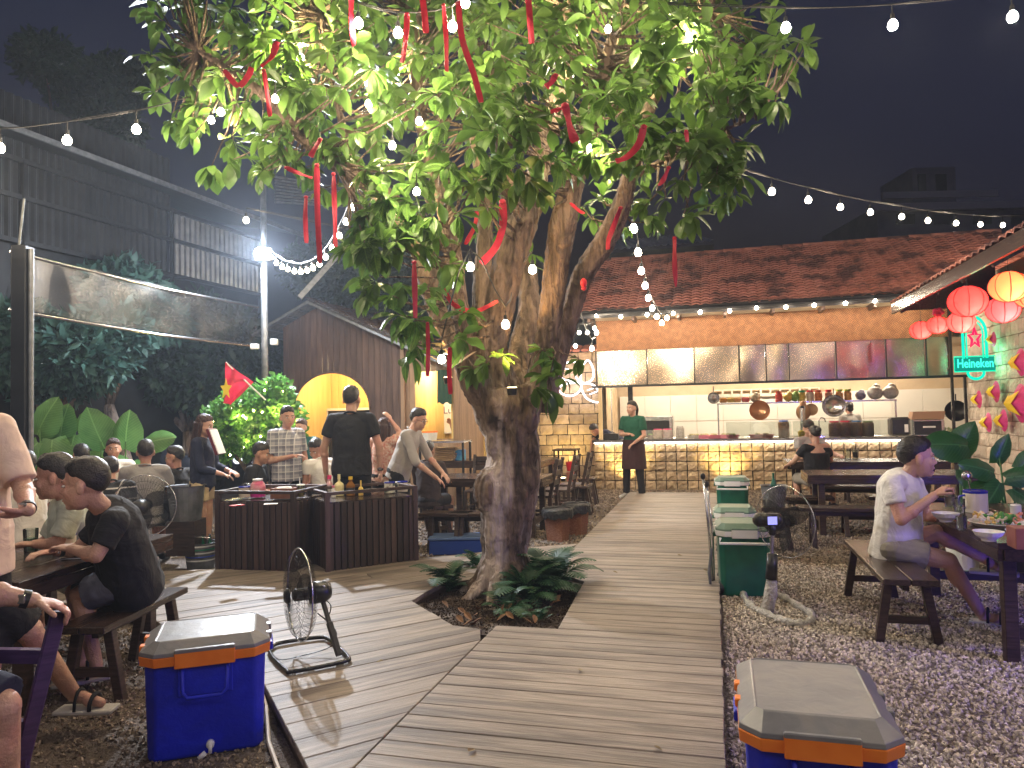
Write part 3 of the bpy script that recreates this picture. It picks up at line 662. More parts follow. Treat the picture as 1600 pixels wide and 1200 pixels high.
# ================================================================== FAR BACKGROUND
cb = thing('corrugated_building', 'dark steel clad building with ribbed metal wall panels under the roof', 'building', P(265, 430, 14))
A = P(40, 320, 9.5); Lp = P(265, 430, 14); Rp = P(409, 463, 16.6)
ln = (V((Rp.x, Rp.y, 0))-V((Lp.x, Lp.y, 0))).normalized(); L0 = V((Lp.x, Lp.y, 0)); o_ = cb.location
CM = M('corrugated_cladding', (.3, .31, .34), (.42, .43, .46), s=5, r=.3, m=.85); CD = M('dark_cladding', (.018, .02, .024), (.03, .032, .036), s=3, r=.55, m=.5)  # same wall cladding: floodlit stretch bright, unlit stretch dark, put into the colours
Wd = (V((Rp.x, Rp.y, 0))-L0).length
corr(L0+UP*4.28-o_, ln, Wd, UP, 1.2, .14, .02).build('wall_panel', CM, cb)
corr(L0-ln*6.5+UP*4.28-o_, ln, 6.45, UP, 1.2, .14, .02).build('wall_panel', CD, cb)
corr(L0-ln*6.5+UP*5.5-o_+V((.02, .02, 0)), ln, 6.5, UP, 1.0, .14, .02).build('wall_panel', CD, cb)
m = MB(); pf = V((ln.y, -ln.x, 0))*.06
for z_ in (4.25, 4.93, 5.5): m.bar(L0-ln*6.5+UP*z_-o_+pf, L0+ln*Wd+UP*z_-o_+pf, .05, .07)
for q in (-6.4, -3, 0, Wd): m.bar(L0+ln*q+UP*2-o_+pf, L0+ln*q+UP*5.5-o_+pf, .07, .06)
m.build('frame', CD, cb)
m = MB(); nb = V((-ln.y, ln.x, 0)); m.prism([L0-ln*7+UP*5.6-o_-nb*.9, L0+ln*(Wd+.3)+UP*5.6-o_-nb*.9, L0+ln*(Wd+.3)+UP*7.2-o_+nb*6, L0-ln*7+UP*7.2-o_+nb*6], (0, 0, .06)); m.build('roof', CD, cb)
m = MB(); m.bar(L0-ln*7+UP*5.6-o_-nb*.92, L0+ln*(Wd+.3)+UP*5.6-o_-nb*.92, .04, .08); m.build('gutter', GSTEEL, cb)
m = MB(); m.prism([L0-ln*6.5-o_+UP*GZ+nb*.1, L0+ln*Wd-o_+UP*GZ+nb*.1, L0+ln*Wd+UP*4.28-o_+nb*.1, L0-ln*6.5+UP*4.28-o_+nb*.1], nb*.1); m.build('lower_wall', CD, cb)
fb = thing('far_building', 'dim apartment block far behind the kitchen roof', 'building', P(1480, 330, 45))
o_ = fb.location
FBM = M('night_concrete', (.12, .11, .15), (.16, .15, .2), s=1, r=.9)
def pbox(m, x0, y0, x1, y1, Y, d):
    a_, b_ = P(x0, y0, Y), P(x1, y1, Y); m.box(((a_.x+b_.x)/2-o_.x, Y+d/2-o_.y, (a_.z+b_.z)/2-o_.z), (abs(a_.x-b_.x), d, abs(a_.z-b_.z)))
m = MB(); pbox(m, 1370, 322, 1640, 620, 45, 8); m.build('wall', FBM, fb); m = MB(); pbox(m, 1425, 262, 1495, 320, 46, 4); m.build('roof_room', FBM, fb)
m = MB(); pbox(m, 1380, 300, 1560, 306, 44.8, .2); pbox(m, 1360, 318, 1640, 323, 44.6, .5); m.build('parapet', M('pale_trim', (.3, .28, .34), r=.9), fb)
for i in range(4): m = MB(); pbox(m, 1400+i*60, 335, 1430+i*60, 350, 44.95, .1); m.build('window', CD, fb)
m = MB(); pbox(m, 1434, 272, 1448, 300, 45.95, .1); m.build('window', CD, fb); m = MB(); pbox(m, 1462, 272, 1480, 300, 45.95, .1); m.build('window', CD, fb)
sh = thing('grey_shed_roof', 'grey metal sheet roof behind the left end of the kitchen', 'roof', P(1000, 400, 20)); o_ = sh.location
a_, b_ = P(935, 392, 20), P(1115, 376, 20); corr(a_-o_, b_-a_, (b_-a_).length, V((0, 2.5, .8)), 2.6, .2, .02).build('sheet', CM, sh)
m = MB(); m.prism([V((a_.x, 20, GZ))-o_, V((b_.x, 20, GZ))-o_, b_-o_-UP*.1, a_-o_-UP*.1], (0, .1, 0)); m.build('wall', CD, sh)
cn = thing('canopy_roof', 'slatted metal canopy above the hut behind the leaves', 'canopy', P(500, 290, 13)); o_ = cn.location
for i in range(9): p_, q_ = P(430, 276+i*5, 13.2+i*.2), P(565, 300+i*3, 15+i*.2); MB().bar(p_-o_, q_-o_, .05, .03).build('slat', GSTEEL, cn)
MB().bar(P(590, 330, 13.5)-o_, P(468, 465, 13)-o_, .09, .09).build('beam', GSTEEL, cn)
# flood light on its pole
pole = thing('floodlight_pole', 'tall grey steel pole with a glaring white floodlight', 'light pole', G(415, 740)*1 if False else V((P(415, 700, 11).x, 11, GZ)))
pz = P(413, 400, 11).z; h_ = P(410, 262, 11).z
MB().cyl((0, 0, 0), (0, 0, h_-GZ), .055, .045, 12).build('pole', GSTEEL, pole, smooth=True)
MB().box((.03, -.1, pz-GZ), (.26, .06, .2), ch=.01).build('lamp_housing', BLACK, pole); MB().box((.03, -.135, pz-GZ), (.22, .01, .16)).build('lamp_lens', emis('flood_glow', (.75, .87, 1), 90), pole)
MB().ell((.03, -.17, pz-GZ), (.12, .05, .10)).build('lamp_diode', emis('flood_core', (.8, .9, 1), 150), pole)
m = MB(); m.box((-.13, -.05, P(405, 542, 11).z-GZ), (.12, .08, .08), ch=.01); m.box((.16, -.05, P(435, 535, 11).z-GZ), (.1, .08, .09), ch=.01); m.build('junction_box', WHITE, pole)
stones('gravel', kpoly((6.2, .02), (5.6, 5), (9.5, 5), (9.5, .02)), 700, .017, STB, 9, 'brown gravel mixed into the pale gravel by the benches')
fl = lamp('flood_lamp', (.03, -.3, pz-GZ), 750, (.84, .9, 1), pole, .06, 'SPOT', (.33, -1, -.36), 150, .5)
fl2 = lamp('flood_spill', (.03, -.28, pz-GZ), 300, (.8, .88, 1), pole, .05)
# steel post and clear plastic curtain
post = thing('steel_post', 'dark steel post carrying the clear plastic curtain', 'post', V((P(35, 600, 7.5).x, 7.5, GZ)))
MB().box((0, 0, (P(35, 385, 7.5).z-GZ)/2), (.15, .15, P(35, 385, 7.5).z-GZ), ch=.008).build('column', CD, post); MB().cyl((.1, -.02, 0), (.1, -.02, P(35, 390, 7.5).z-GZ), .025).build('pipe', GSTEEL, post)
MB().tube([(-.04, 0, P(35, 385, 7.5).z-GZ), (0, .02, P(35, 385, 7.5).z-GZ+.5)], .012).build('wire', GSTEEL, post)
aw = thing('plastic_curtain', 'clear plastic rain curtain stretched between steel rods at left', 'curtain', P(35, 440, 7.5)); o_ = aw.location
T0, T1, B0, B1 = P(18, 393, 7.5), P(403, 480, 11.6), P(16, 484, 7.5), P(400, 541, 11.6)
m = MB(); n1, n2 = 40, 6; vs = []
for i in range(n1+1):
    for j in range(n2+1):
        u, v_ = i/n1, j/n2; p_ = (T0.lerp(T1, u)).lerp(B0.lerp(B1, u), v_); p_ = p_+V((.6, -.7, 0)).normalized()*(.03*noise.noise(V((u*14, v_*1.5, 0)))+.012*math.sin(u*30+v_*3)); vs.append(p_-o_)
m.add(vs, [(i*(n2+1)+j, (i+1)*(n2+1)+j, (i+1)*(n2+1)+j+1, i*(n2+1)+j+1) for i in range(n1) for j in range(n2)]); m.build('sheet', PLAST, aw, smooth=True)
for p_, q_ in ((T0, T1), (B0, B1)): MB().tube([p_-o_+V((0, -.01, 0)), (p_.lerp(q_, .5))-o_-UP*.04, q_-o_], .022, 8).build('rod', STEEL, aw, smooth=True)
# parked car
car = thing('parked_car', 'dark parked car with pale roof behind the broad leaved plants', 'car', V((P(200, 690, 15).x, 15, GZ)), math.radians(-12))
def car_sec(x):  # (half width, sill, belt, roof)
    t = [(-2.1, .72, .42, .62, .64), (-1.95, .8, .3, .82, .84), (-1.3, .86, .25, .92, 1.0), (-.7, .88, .25, .95, 1.42), (.1, .88, .25, .95, 1.5), (.9, .87, .25, .93, 1.42), (1.6, .85, .25, .93, 1.0), (1.95, .8, .3, .9, .92), (2.12, .7, .45, .7, .72)]
    return t
m = MB(); vs = []; T = car_sec(0)
for x_, w_, s_, b_, r_ in T: vs += [(x_, -w_, s_), (x_, -w_, b_), (x_, -w_*.78 if r_ > 1.1 else -w_*.9, r_), (x_, w_*.78 if r_ > 1.1 else w_*.9, r_), (x_, w_, b_), (x_, w_, s_)]
fs = [(i*6+j, i*6+(j+1) % 6, i*6+6+(j+1) % 6, i*6+6+j) for i in range(len(T)-1) for j in range(6)]+[(5, 4, 3, 2, 1, 0), tuple(range(48, 54))]
m.add(vs, fs); ob = m.build('body', M('car_paint', (.05, .06, .09), r=.2, coat=1), car, smooth=True); ob.modifiers.new('s', 'SUBSURF').levels = 2; ob.modifiers['s'].render_levels = 2
m = MB(); m.box((.1, 0, 1.49), (1.7, 1.25, .02), ch=.008); m.build('roof_panel', M('car_roof_paint', (.5, .53, .6), r=.25, m=.2), car)
for sy in (-1, 1): m = MB(); m.prism([(-1.2, sy*.86, .96), (1.45, sy*.86, .96), (.95, sy*.72, 1.36), (-.65, sy*.72, 1.36)], (0, sy*.015, 0)); m.build('window', M('car_glass', (.01, .012, .016), r=.05), car)
for x_ in (-1.3, 1.3):
    for sy in (-1, 1): m = MB(); m.lathe([(.0, 0), (.3, 0), (.33, .04), (.33, .18), (.3, .22), (0, .22)], 20, (x_, sy*.8-.11, .33), Matrix.Rotation(-math.pi/2, 3, 'X')); m.build('wheel', BLACK, car, smooth=False)
for sy in (-.62, .62): MB().ell((2.08, sy, .72), (.06, .16, .07)).build('headlight', emis('headlight', (.8, .88, 1), 2), car)
# ------------------------------------------------------------------ foliage helpers
def leaf_mesh(L, W, curl, fold, mat, name='leaf', n=5, cup=0):
    m = MB(); vs = []
    for i in range(n+1):
        t = i/n; w_ = W*(math.sin(math.pi*min(1, t**1.25*.97+.02)))**.8*.5; x_ = L*t; z_ = -curl*L*t*t
        vs += [(x_, -w_, z_+fold*w_-cup*w_*math.sin(t*9)*.3), (x_, 0, z_), (x_, w_, z_+fold*w_+cup*w_*math.sin(t*11)*.3)]
    fs = []
    for i in range(n): a_ = i*3; fs += [(a_, a_+1, a_+4, a_+3), (a_+1, a_+2, a_+5, a_+4)]
    m.add(vs, fs); return m
def cloud_mesh(name, mbs, mats4, mat, parent, off, smooth=True, kind='stuff'):
    vsA, fsA = [], []; base = 0
    arrs = [(np.array(b_.v), b_.f) for b_ in mbs]
    for k, Mx in mats4:
        v_, f_ = arrs[k]; Mn = np.array(Mx); w_ = v_@Mn[:3, :3].T+Mn[:3, 3]; vsA.append(w_); fsA += [tuple(i+base for i in q) for q in f_]; base += len(v_)
    me = bpy.data.meshes.new(name); me.from_pydata((np.vstack(vsA)-np.array(off)).tolist(), [], fsA); me.materials.append(mat)
    if smooth: me.polygons.foreach_set('use_smooth', [True]*len(me.polygons))
    o = bpy.data.objects.new(name, me); COL.objects.link(o); o.parent = parent
    if kind: o['kind'] = kind
    return o
def orient(d, up=(0, 0, 1), roll=0):
    d = V(d).normalized(); y = V(up).cross(d)
    if y.length < 1e-3: y = V((0, 1, 0))
    y.normalize(); z = d.cross(y); return Matrix((d, y, z)).transposed().to_4x4()@Matrix.Rotation(roll, 4, 'X')
def rdir(): 
    v_ = V((random.gauss(0, 1), random.gauss(0, 1), random.gauss(0, 1))); return v_.normalized()
# background trees
SP = [leaf_mesh(.19, .075, .3, .3, BLEAF, n=3), leaf_mesh(.15, .055, .5, .2, BLEAF, n=3)]
def bgtree(label, px, Y, lobes, n, mat=BLEAF, group='dark trees behind the tables'):
    x_ = P(px, 650, Y).x; t_ = thing('background_tree', label, 'tree', (x_, Y, GZ), 0, group); top = None; ms = []; off = t_.location
    for (lx, ly, lr, dy) in lobes:
        c_ = P(lx, ly, Y+dy); R_ = lr*(Y+dy)/F
        for i in range(int(1.7*n*lr*lr/3600)+12):
            d = rdir(); p_ = c_+V((d.x*R_, d.y*R_*.8, d.z*R_*.75))*random.uniform(.45, 1.05)
            for q in range(5):
                dd = (d*.6+rdir()*.8+V((0, 0, -.25))); ms.append((random.randrange(2), Matrix.Translation(p_+rdir()*.12)@orient(dd, rdir())@Matrix.Scale(random.uniform(.7, 1.5), 4)))
    cloud_mesh('crown', SP, ms, mat, t_, off)
    cs = [P(l[0], l[1], Y+l[3])-off for l in lobes]; m = MB()
    fork = sum(cs, V((0, 0, 0)))/len(cs); fork.z *= .5
    m.tube([(0, 0, 0), fork*.5+V((.05, 0, 0)), fork], [.16, .13, .1], 8)
    for c_ in cs: m.tube([fork, fork.lerp(c_, .5)+V((0, 0, .1)), c_], [.08, .05, .02], 6)
    m.build('trunk', BARK, t_, smooth=True); return t_
BL2 = M('lamplit_far_leaf', (.035, .10, .085), (.06, .15, .125), s=2, r=.6, trl=.3)  # teal lamplight on these trees is put into the leaf colour
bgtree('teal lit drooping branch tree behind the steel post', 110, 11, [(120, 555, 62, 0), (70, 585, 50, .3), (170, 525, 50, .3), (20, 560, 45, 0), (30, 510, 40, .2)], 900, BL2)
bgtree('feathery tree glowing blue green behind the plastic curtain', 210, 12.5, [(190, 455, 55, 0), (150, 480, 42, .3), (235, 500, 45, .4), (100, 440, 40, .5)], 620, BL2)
bgtree('dark tree in the middle behind the seated diners', 290, 14, [(250, 560, 80, 0), (310, 520, 70, .5), (220, 620, 60, .5), (330, 600, 55, 0), (360, 530, 50, 0)], 700)
bgtree('tall dark tree against the night sky at upper left', 80, 17, [(70, 90, 45, 0), (100, 130, 35, .5), (180, 130, 55, 1), (160, 200, 60, 0), (60, 250, 60, .4)], 420)
bgtree('dark tree behind the wooden hut', 540, 18, [(560, 430, 60, 0), (500, 420, 55, 0), (600, 380, 60, 0), (640, 450, 60, 0)], 420)
bgtree('dim tree between the bush and the hut', 390, 15, [(380, 600, 45, 0), (410, 560, 45, 0), (430, 600, 35, .4)], 600)
hedge = MB(); 
# dark back fence closes the yard at left
fe = thing('back_fence', 'dark fence behind the plants at the left of the yard', 'fence', V((-9, 18.5, GZ)))
for i in range(46): MB().box((-6+i*.26, 0, .9), (.25, .03, 1.8), ch=.006).build('board', CD, fe)
# fairy-lit bush
bu = thing('fairy_lit_bush', 'leafy bush threaded with warm yellow fairy lights beside the hut', 'bush', V((P(405, 720, 10.2).x, 10.2, GZ)))
ms = []; off = bu.location; fl_pts = []
SP2 = [leaf_mesh(.085, .045, .3, .3, BIGL), leaf_mesh(.07, .04, .5, .2, BIGL)]
for (lx, ly, lr) in ((350, 655, 28), (385, 640, 34), (425, 625, 30), (440, 655, 32), (360, 690, 30), (400, 680, 36), (430, 605, 16), (455, 690, 22), (335, 675, 18)):
    c_ = P(lx, ly, 10.2); R_ = lr*10.2/F
    for i in range(int(lr*lr*.16)):
        d = rdir(); p_ = c_+d*R_*random.uniform(.5, 1.05)
        for q in range(6): ms.append((random.randrange(2), Matrix.Translation(p_+rdir()*.06)@orient(d*.5+rdir(), rdir())@Matrix.Scale(random.uniform(.7, 1.4), 4)))
    for i in range(5): fl_pts.append(c_+rdir()*R_*.9)
cloud_mesh('foliage', SP2, ms, M('bush_leaf', (.06, .2, .03), (.12, .3, .05), s=5, r=.45, trl=.35, rnd=.1), bu, off)
m = MB(); m.tube([V((.2, 0, 0)), V((.15, 0, .5)), V((.3, 0, .8)), V((.15, 0, 1.1)), V((-.1, 0, 1.2))], [.06, .05, .05, .035, .02], 8); m.tube([V((.15, 0, .4)), V((-.2, 0, .9)), V((-.4, 0, 1.2))], [.04, .03, .02], 8); m.build('stem', BARK, bu, smooth=True)
for p_ in fl_pts: MB().ell(p_-off+V((0, -.05, 0)), (.014,)*3, 6, 5).build('fairy_light', emis('fairy_glow', (1, .75, .25), 45), bu) if p_ is fl_pts[0] else put('fairy_light', bpy.data.objects['fairy_light'].data, bu, p_-fl_pts[0])
for q in ((370, 650), (430, 640), (385, 690), (455, 650)): lamp('fairy_lamp', P(q[0], q[1], 9.95)-off, 6, (1, .78, .3), bu, .05)
# broad leaved plants (taro) at the back of the tables
def broad_plant(name, label, cat, base, leaves, mat, group=None, sz=.5, wid=.8):
    t_ = thing(name, label, cat, base, 0, group)
    for tip, s_, dr in leaves:
        tip = V(tip)-V(base); m = MB(); m.tube([V((0, 0, 0)), tip*.5+V((tip.x*-.15, 0, .06)), tip], [.014, .011, .007], 6); m.build('stem', mat, t_, smooth=True)
        L_ = sz*s_; lm = MB(); n = 8; vs = []; 
        for i in range(n+1):
            t = i/n; w_ = L_*wid*.5*(math.sin(math.pi*min(1, (t*.93+.07))**.75))**.7 if i < n else 0
            w_ = max(w_, .001); z_ = -.25*L_*t*t; bk = .18*L_*(1-t)*(1 if i == 0 else 0)
            for k in range(5):
                f = (k-2)/2; vs.append((L_*(t-.2)-bk*abs(f)*.6, w_*f, z_-.10*w_*f*f*3+.02*L_*math.sin(t*20+k)*abs(f)))
        lm.add(vs, [(i*5+k, i*5+k+1, i*5+k+6, i*5+k+5) for i in range(n) for k in range(4)])
        o = lm.build('leaf', mat, t_, smooth=True); o.matrix_local = Matrix.Translation(tip)@orient(dr, (.1, -.9, .42))
    return t_
TR = [(55, 700, 10.5), (150, 700, 11), (210, 700, 11.2), (255, 705, 11)]
def lv(px, py, Y, s_, d): return (P(px, py, Y), s_, d)
broad_plant('taro_plant', 'broad leaved taro plant behind the man in pink', 'plant', V((P(70, 700, 9.5).x, 9.5, GZ)), [lv(62, 668, 9.4, 1.1, (.5, -.3, .9)), lv(80, 700, 9.2, 1.2, (.2, -.5, -.9)), lv(95, 672, 9.6, .9, (.3, -.4, .8)), lv(50, 700, 9.2, .9, (-.4, -.4, -.6))], TARO, 'taro plants behind the diners')
broad_plant('taro_plant', 'taro plant with a yellow green leaf behind the two men', 'plant', V((P(120, 700, 9.7).x, 9.7, GZ)), [lv(113, 690, 9.6, 1.0, (.1, -.6, -.7)), lv(98, 680, 9.8, .9, (-.4, -.3, .8)), lv(125, 668, 9.8, .7, (.4, -.3, .6))], TARO, 'taro plants behind the diners')
broad_plant('taro_plant', 'tall taro plant left of the grey shirted diner', 'plant', V((P(160, 700, 9.7).x, 9.7, GZ)), [lv(158, 690, 9.5, 1.15, (-.1, -.6, .85)), lv(175, 720, 9.5, .9, (.4, -.6, -.3)), lv(150, 715, 9.5, .8, (-.6, -.5, -.2))], TARO, 'taro plants behind the diners')
broad_plant('taro_plant', 'narrow taro plant between the two back rows of diners', 'plant', V((P(200, 700, 9.7).x, 9.7, GZ)), [lv(196, 690, 9.5, 1.0, (.15, -.3, .95)), lv(235, 690, 9.6, .8, (.9, -.2, .25)), lv(210, 730, 9.6, .8, (.6, -.4, -.4))], TARO, 'taro plants behind the diners')
# flag
fg = thing('flag', 'red flag with yellow star on a slanting pole above the bush', 'flag', P(415, 625, 9.9)); o_ = fg.location
MB().tube([P(415, 625, 9.9)-o_, P(352, 566, 9.75)-o_+V((0, .02, 0))], .012).build('flag_pole', WHITE, fg)
m = MB(); nu, nv = 14, 10; vs = []
c00, c10, c01, c11 = P(352, 566, 9.75), P(396, 597, 9.85), P(348, 628, 9.7), P(362, 634, 9.75)
for i in range(nu+1):
    for j in range(nv+1):
        u, v_ = i/nu, j/nv; p_ = c00.lerp(c10, u).lerp(c01.lerp(c11, u), v_); vs.append(p_-o_+V((0, .06*math.sin(u*9+v_*2)*(.3+v_), 0)))
m.add(vs, [(i*(nv+1)+j, (i+1)*(nv+1)+j, (i+1)*(nv+1)+j+1, i*(nv+1)+j+1) for i in range(nu) for j in range(nv)]); m.build('cloth', RED, fg, smooth=True)
sp_ = P(353, 608, 9.62)-o_; st = [sp_+V((math.cos(math.pi/2+k*math.pi/5)*(.13 if k % 2 == 0 else .06)*.6, 0, math.sin(math.pi/2+k*math.pi/5)*(.13 if k % 2 == 0 else .06)*1.1)) for k in range(10)]
MB().prism(st, (0, .004, 0)).build('star', M('star_yellow', (.8, .6, .02), r=.6), fg)
# ================================================================== THE TREE
tree = thing('terminalia_tree', 'big gnarled tree hung with red ribbons, growing from the pit in the deck', 'tree', V((P(790, 925, 6.5).x, 6.5, GZ)))
tree.name = 'shade_tree'; TO = tree.location.copy()
def TP(px, py, Y): return P(px, py, Y)-TO
limbs = [
 [(790, 945, 6.5, 60), (790, 915, 6.5, 44), (788, 870, 6.5, 38), (790, 820, 6.5, 43), (793, 770, 6.5, 51), (803, 720, 6.5, 45), (800, 680, 6.5, 47), (790, 640, 6.5, 56), (785, 608, 6.5, 56)],
 [(790, 640, 6.5, 48), (752, 600, 6.4, 38), (732, 572, 6.35, 29), (724, 566, 6.35, 26)],
 [(770, 615, 6.5, 35), (742, 560, 6.45, 20), (722, 500, 6.4, 17), (708, 400, 6.4, 16), (690, 310, 6.4, 14), (665, 220, 6.4, 13), (650, 130, 6.4, 12), (655, 20, 6.4, 10)],
 [(785, 610, 6.5, 38), (768, 550, 6.4, 31), (782, 470, 6.35, 29), (802, 390, 6.35, 31), (828, 320, 6.4, 25), (850, 230, 6.5, 19), (880, 100, 6.6, 14), (885, 0, 6.6, 12)],
 [(805, 610, 6.9, 30), (812, 545, 7.1, 22), (826, 490, 7.2, 22), (822, 420, 7.3, 19), (800, 340, 7.4, 16), (780, 200, 7.4, 13), (770, 50, 7.4, 10)],
 [(838, 640, 6.5, 40), (850, 575, 6.45, 30), (858, 510, 6.4, 23), (868, 430, 6.35, 24), (880, 350, 6.3, 27), (900, 270, 6.2, 21), (925, 190, 6.1, 17), (950, 90, 6, 12), (970, 0, 6, 10)],
 [(848, 610, 6.6, 30), (882, 520, 6.6, 19), (908, 435, 6.55, 20), (940, 385, 6.5, 21), (968, 330, 6.4, 19), (988, 260, 6.3, 15), (1010, 180, 6.3, 12), (1060, 90, 6.2, 9), (1110, 20, 6.1, 7)],
 [(742, 590, 6.8, 26), (690, 500, 6.95, 18), (668, 430, 6.9, 24), (650, 370, 6.8, 20), (610, 315, 6.5, 19), (560, 278, 6.2, 17), (500, 235, 5.9, 17), (450, 188, 5.7, 16), (415, 150, 5.6, 10), (360, 110, 5.6, 7), (310, 80, 5.7, 5)],
 [(748, 570, 7.0, 16), (752, 450, 7.1, 17), (758, 370, 7.1, 15), (755, 300, 7.1, 13), (740, 200, 7.1, 10)],
 [(560, 278, 6.2, 10), (540, 220, 6.1, 8), (520, 120, 6, 7), (500, 20, 6, 5)],
 [(980, 280, 6.3, 9), (1040, 250, 6.1, 7), (1110, 215, 5.9, 5), (1180, 180, 5.8, 3.5)],
]
def catm(pts, n):
    out = []
    for i in range(len(pts)-1):
        p0, p1, p2, p3 = pts[max(i-1, 0)], pts[i], pts[i+1], pts[min(i+2, len(pts)-1)]
        for k in range(n):
            t = k/n; out.append(tuple(.5*(2*b+(c-a)*t+(2*a-5*b+4*c-d)*t*t+(3*b-a-3*c+d)*t**3) for a, b, c, d in zip(p0, p1, p2, p3)))
    out.append(tuple(pts[-1])); return out
m = MB(); limb_pts = []
for li, lb in enumerate(limbs):
    q = []; rr = []
    rk = .9 if li == 0 else .82
    for (x, y, Y, r_) in catm(lb, 6):
        r_ *= rk
        p_ = TP(x, y, Y); q.append(p_); rr.append(r_*Y/F); limb_pts.append((p_, r_*Y/F))
    ns = 26; vs = []; xx = None; N = len(q)
    for i, p_ in enumerate(q):
        t = (q[min(i+1, N-1)]-q[max(i-1, 0)]).normalized()
        if xx is None: xx = V((1, 0, 0))
        xx = (xx-t*xx.dot(t)).normalized(); yy = t.cross(xx)
        for k in range(ns):
            an = 2*math.pi*k/ns; d = xx*math.cos(an)+yy*math.sin(an)
            R_ = rr[i]*(1+.10*noise.noise(d*2.2+V((li*7, 0, p_.z*.9)))+.07*noise.noise(d*5+V((li*7, 3, p_.z*1.5)))+(.12*noise.noise(V((d.x*2, d.y*2, p_.z*5))) if li == 0 else .04*noise.noise(V((d.x*3, d.y*3, p_.z*6)))))
            vs.append(p_+d*R_)
    fs = [(i*ns+k, i*ns+(k+1) % ns, (i+1)*ns+(k+1) % ns, (i+1)*ns+k) for i in range(N-1) for k in range(ns)]+[tuple(range(ns))[::-1], tuple(range((N-1)*ns, N*ns))]
    m.add(vs, fs)
for (x, y, r_) in ((764, 768, 25), (822, 745, 20), (775, 690, 18), (828, 700, 16), (822, 650, 22)): m.ell(TP(x, y, 6.38), (r_*6.4/F, r_*6.4/F, r_*1.5*6.4/F))   # burls
for k in range(9): # root flare
    an = k*.7+.2; d = V((math.cos(an), math.sin(an), 0)); m.tube([d*.1+UP*.35, d*.22+UP*.12, d*.36+UP*.03, d*.46-UP*.03], [.1, .08, .05, .03], 8)
tk = m.build('trunk', BARK, tree, smooth=True)
md = tk.modifiers.new('r', 'REMESH'); md.mode = 'VOXEL'; md.voxel_size = .013; md.use_smooth_shade = True
md = tk.modifiers.new('s', 'SMOOTH'); md.iterations = 2; md.factor = .5
tx = bpy.data.textures.new('bark_relief', 'MUSGRAVE') if False else bpy.data.textures.new('bark_relief', 'CLOUDS'); tx.noise_scale = .05; tx.noise_depth = 3
md = tk.modifiers.new('d', 'DISPLACE'); md.texture = tx; md.strength = .03; md.mid_level = .5; md.texture_coords = 'LOCAL'
MB().lathe([(0, .012), (.12, .01), (.15, -.004)], 20, TP(722, 563, 6.33), orient(V((-.5, -.1, .8)), (0, 1, 0)).to_3x3()@Matrix.Rotation(math.pi/2, 3, 'Y')).build('cut_face', M('cut_wood', (.5, .36, .24), (.6, .45, .3), s=20, r=.8), tree)
# leaves
LM = [leaf_mesh(1, .50, .22, .3, LEAF, n=6), leaf_mesh(1, .42, .45, .25, LEAF, n=6), leaf_mesh(1, .52, .12, .4, LEAF, n=6, cup=.6), leaf_mesh(1, .40, .6, .12, LEAF, n=6, cup=.4)]
lobes = [(300, 60, 6.2, 80), (275, 140, 6, 62), (335, 215, 5.9, 52), (400, 100, 5.8, 85), (330, -40, 6.5, 90), (450, 190, 5.8, 75), (480, 60, 6, 100), (430, 255, 5.8, 38), (560, 150, 5.6, 90), (600, 30, 6.2, 110), (520, 262, 6, 46),
 (610, 300, 5.5, 62), (622, 390, 5.4, 56), (648, 470, 5.5, 46), (600, 345, 5.6, 50), (702, 505, 5.7, 34), (735, 190, 5.3, 85), (690, 300, 5.4, 64), (720, 80, 6, 100), (820, 235, 5.4, 66), (830, 100, 5.6, 105),
 (955, 190, 5.3, 82), (950, 60, 5.6, 110), (1060, 120, 5.6, 100), (1060, 250, 5.4, 72), (1050, 318, 5.4, 42), (1150, 180, 5.6, 68), (1140, 60, 6, 85), (1212, 110, 5.8, 44), (1160, 270, 5.5, 44), (1225, 75, 5.9, 34), (1000, 330, 6.6, 40),
 (700, 100, 7.3, 120), (900, 80, 7.3, 120), (500, 80, 7.2, 110), (1050, 60, 7.2, 110), (600, 240, 7.2, 75), (970, 230, 7.2, 65), (800, -60, 6.5, 130), (550, -60, 6.3, 120), (1020, -60, 6.4, 120), (760, 330, 7.3, 45), (740, 300, 5.5, 40), (560, 400, 5.8, 22), (600, 440, 5.7, 34), (690, 400, 5.9, 30), (925, 330, 6.8, 30), (640, 530, 5.6, 28), (815, 410, 7.3, 30)]
rings = []
for (x, y, Y, r_) in lobes:
    c_ = TP(x, y, Y); R_ = r_*Y/F
    for i in range(max(4, int(r_*r_*.0034))):
        d = rdir(); q = random.uniform(.35, 1.0)**.5; rings.append((c_+V((d.x*R_, d.y*R_*.95, d.z*R_))*q, d))
for (x, y, Y) in ((862, 610, 6.1), (850, 585, 6.1), (835, 605, 6.05), (865, 560, 6.1), (905, 560, 6.2), (760, 568, 6.1), (742, 575, 6.1), (785, 555, 6.05), (880, 590, 6.1), (848, 545, 6.15)): rings.append((TP(x, y, Y), rdir()))
leaves = []; tw = MB(); cand = [p_ for p_, r_ in limb_pts if p_.z > 2.2]
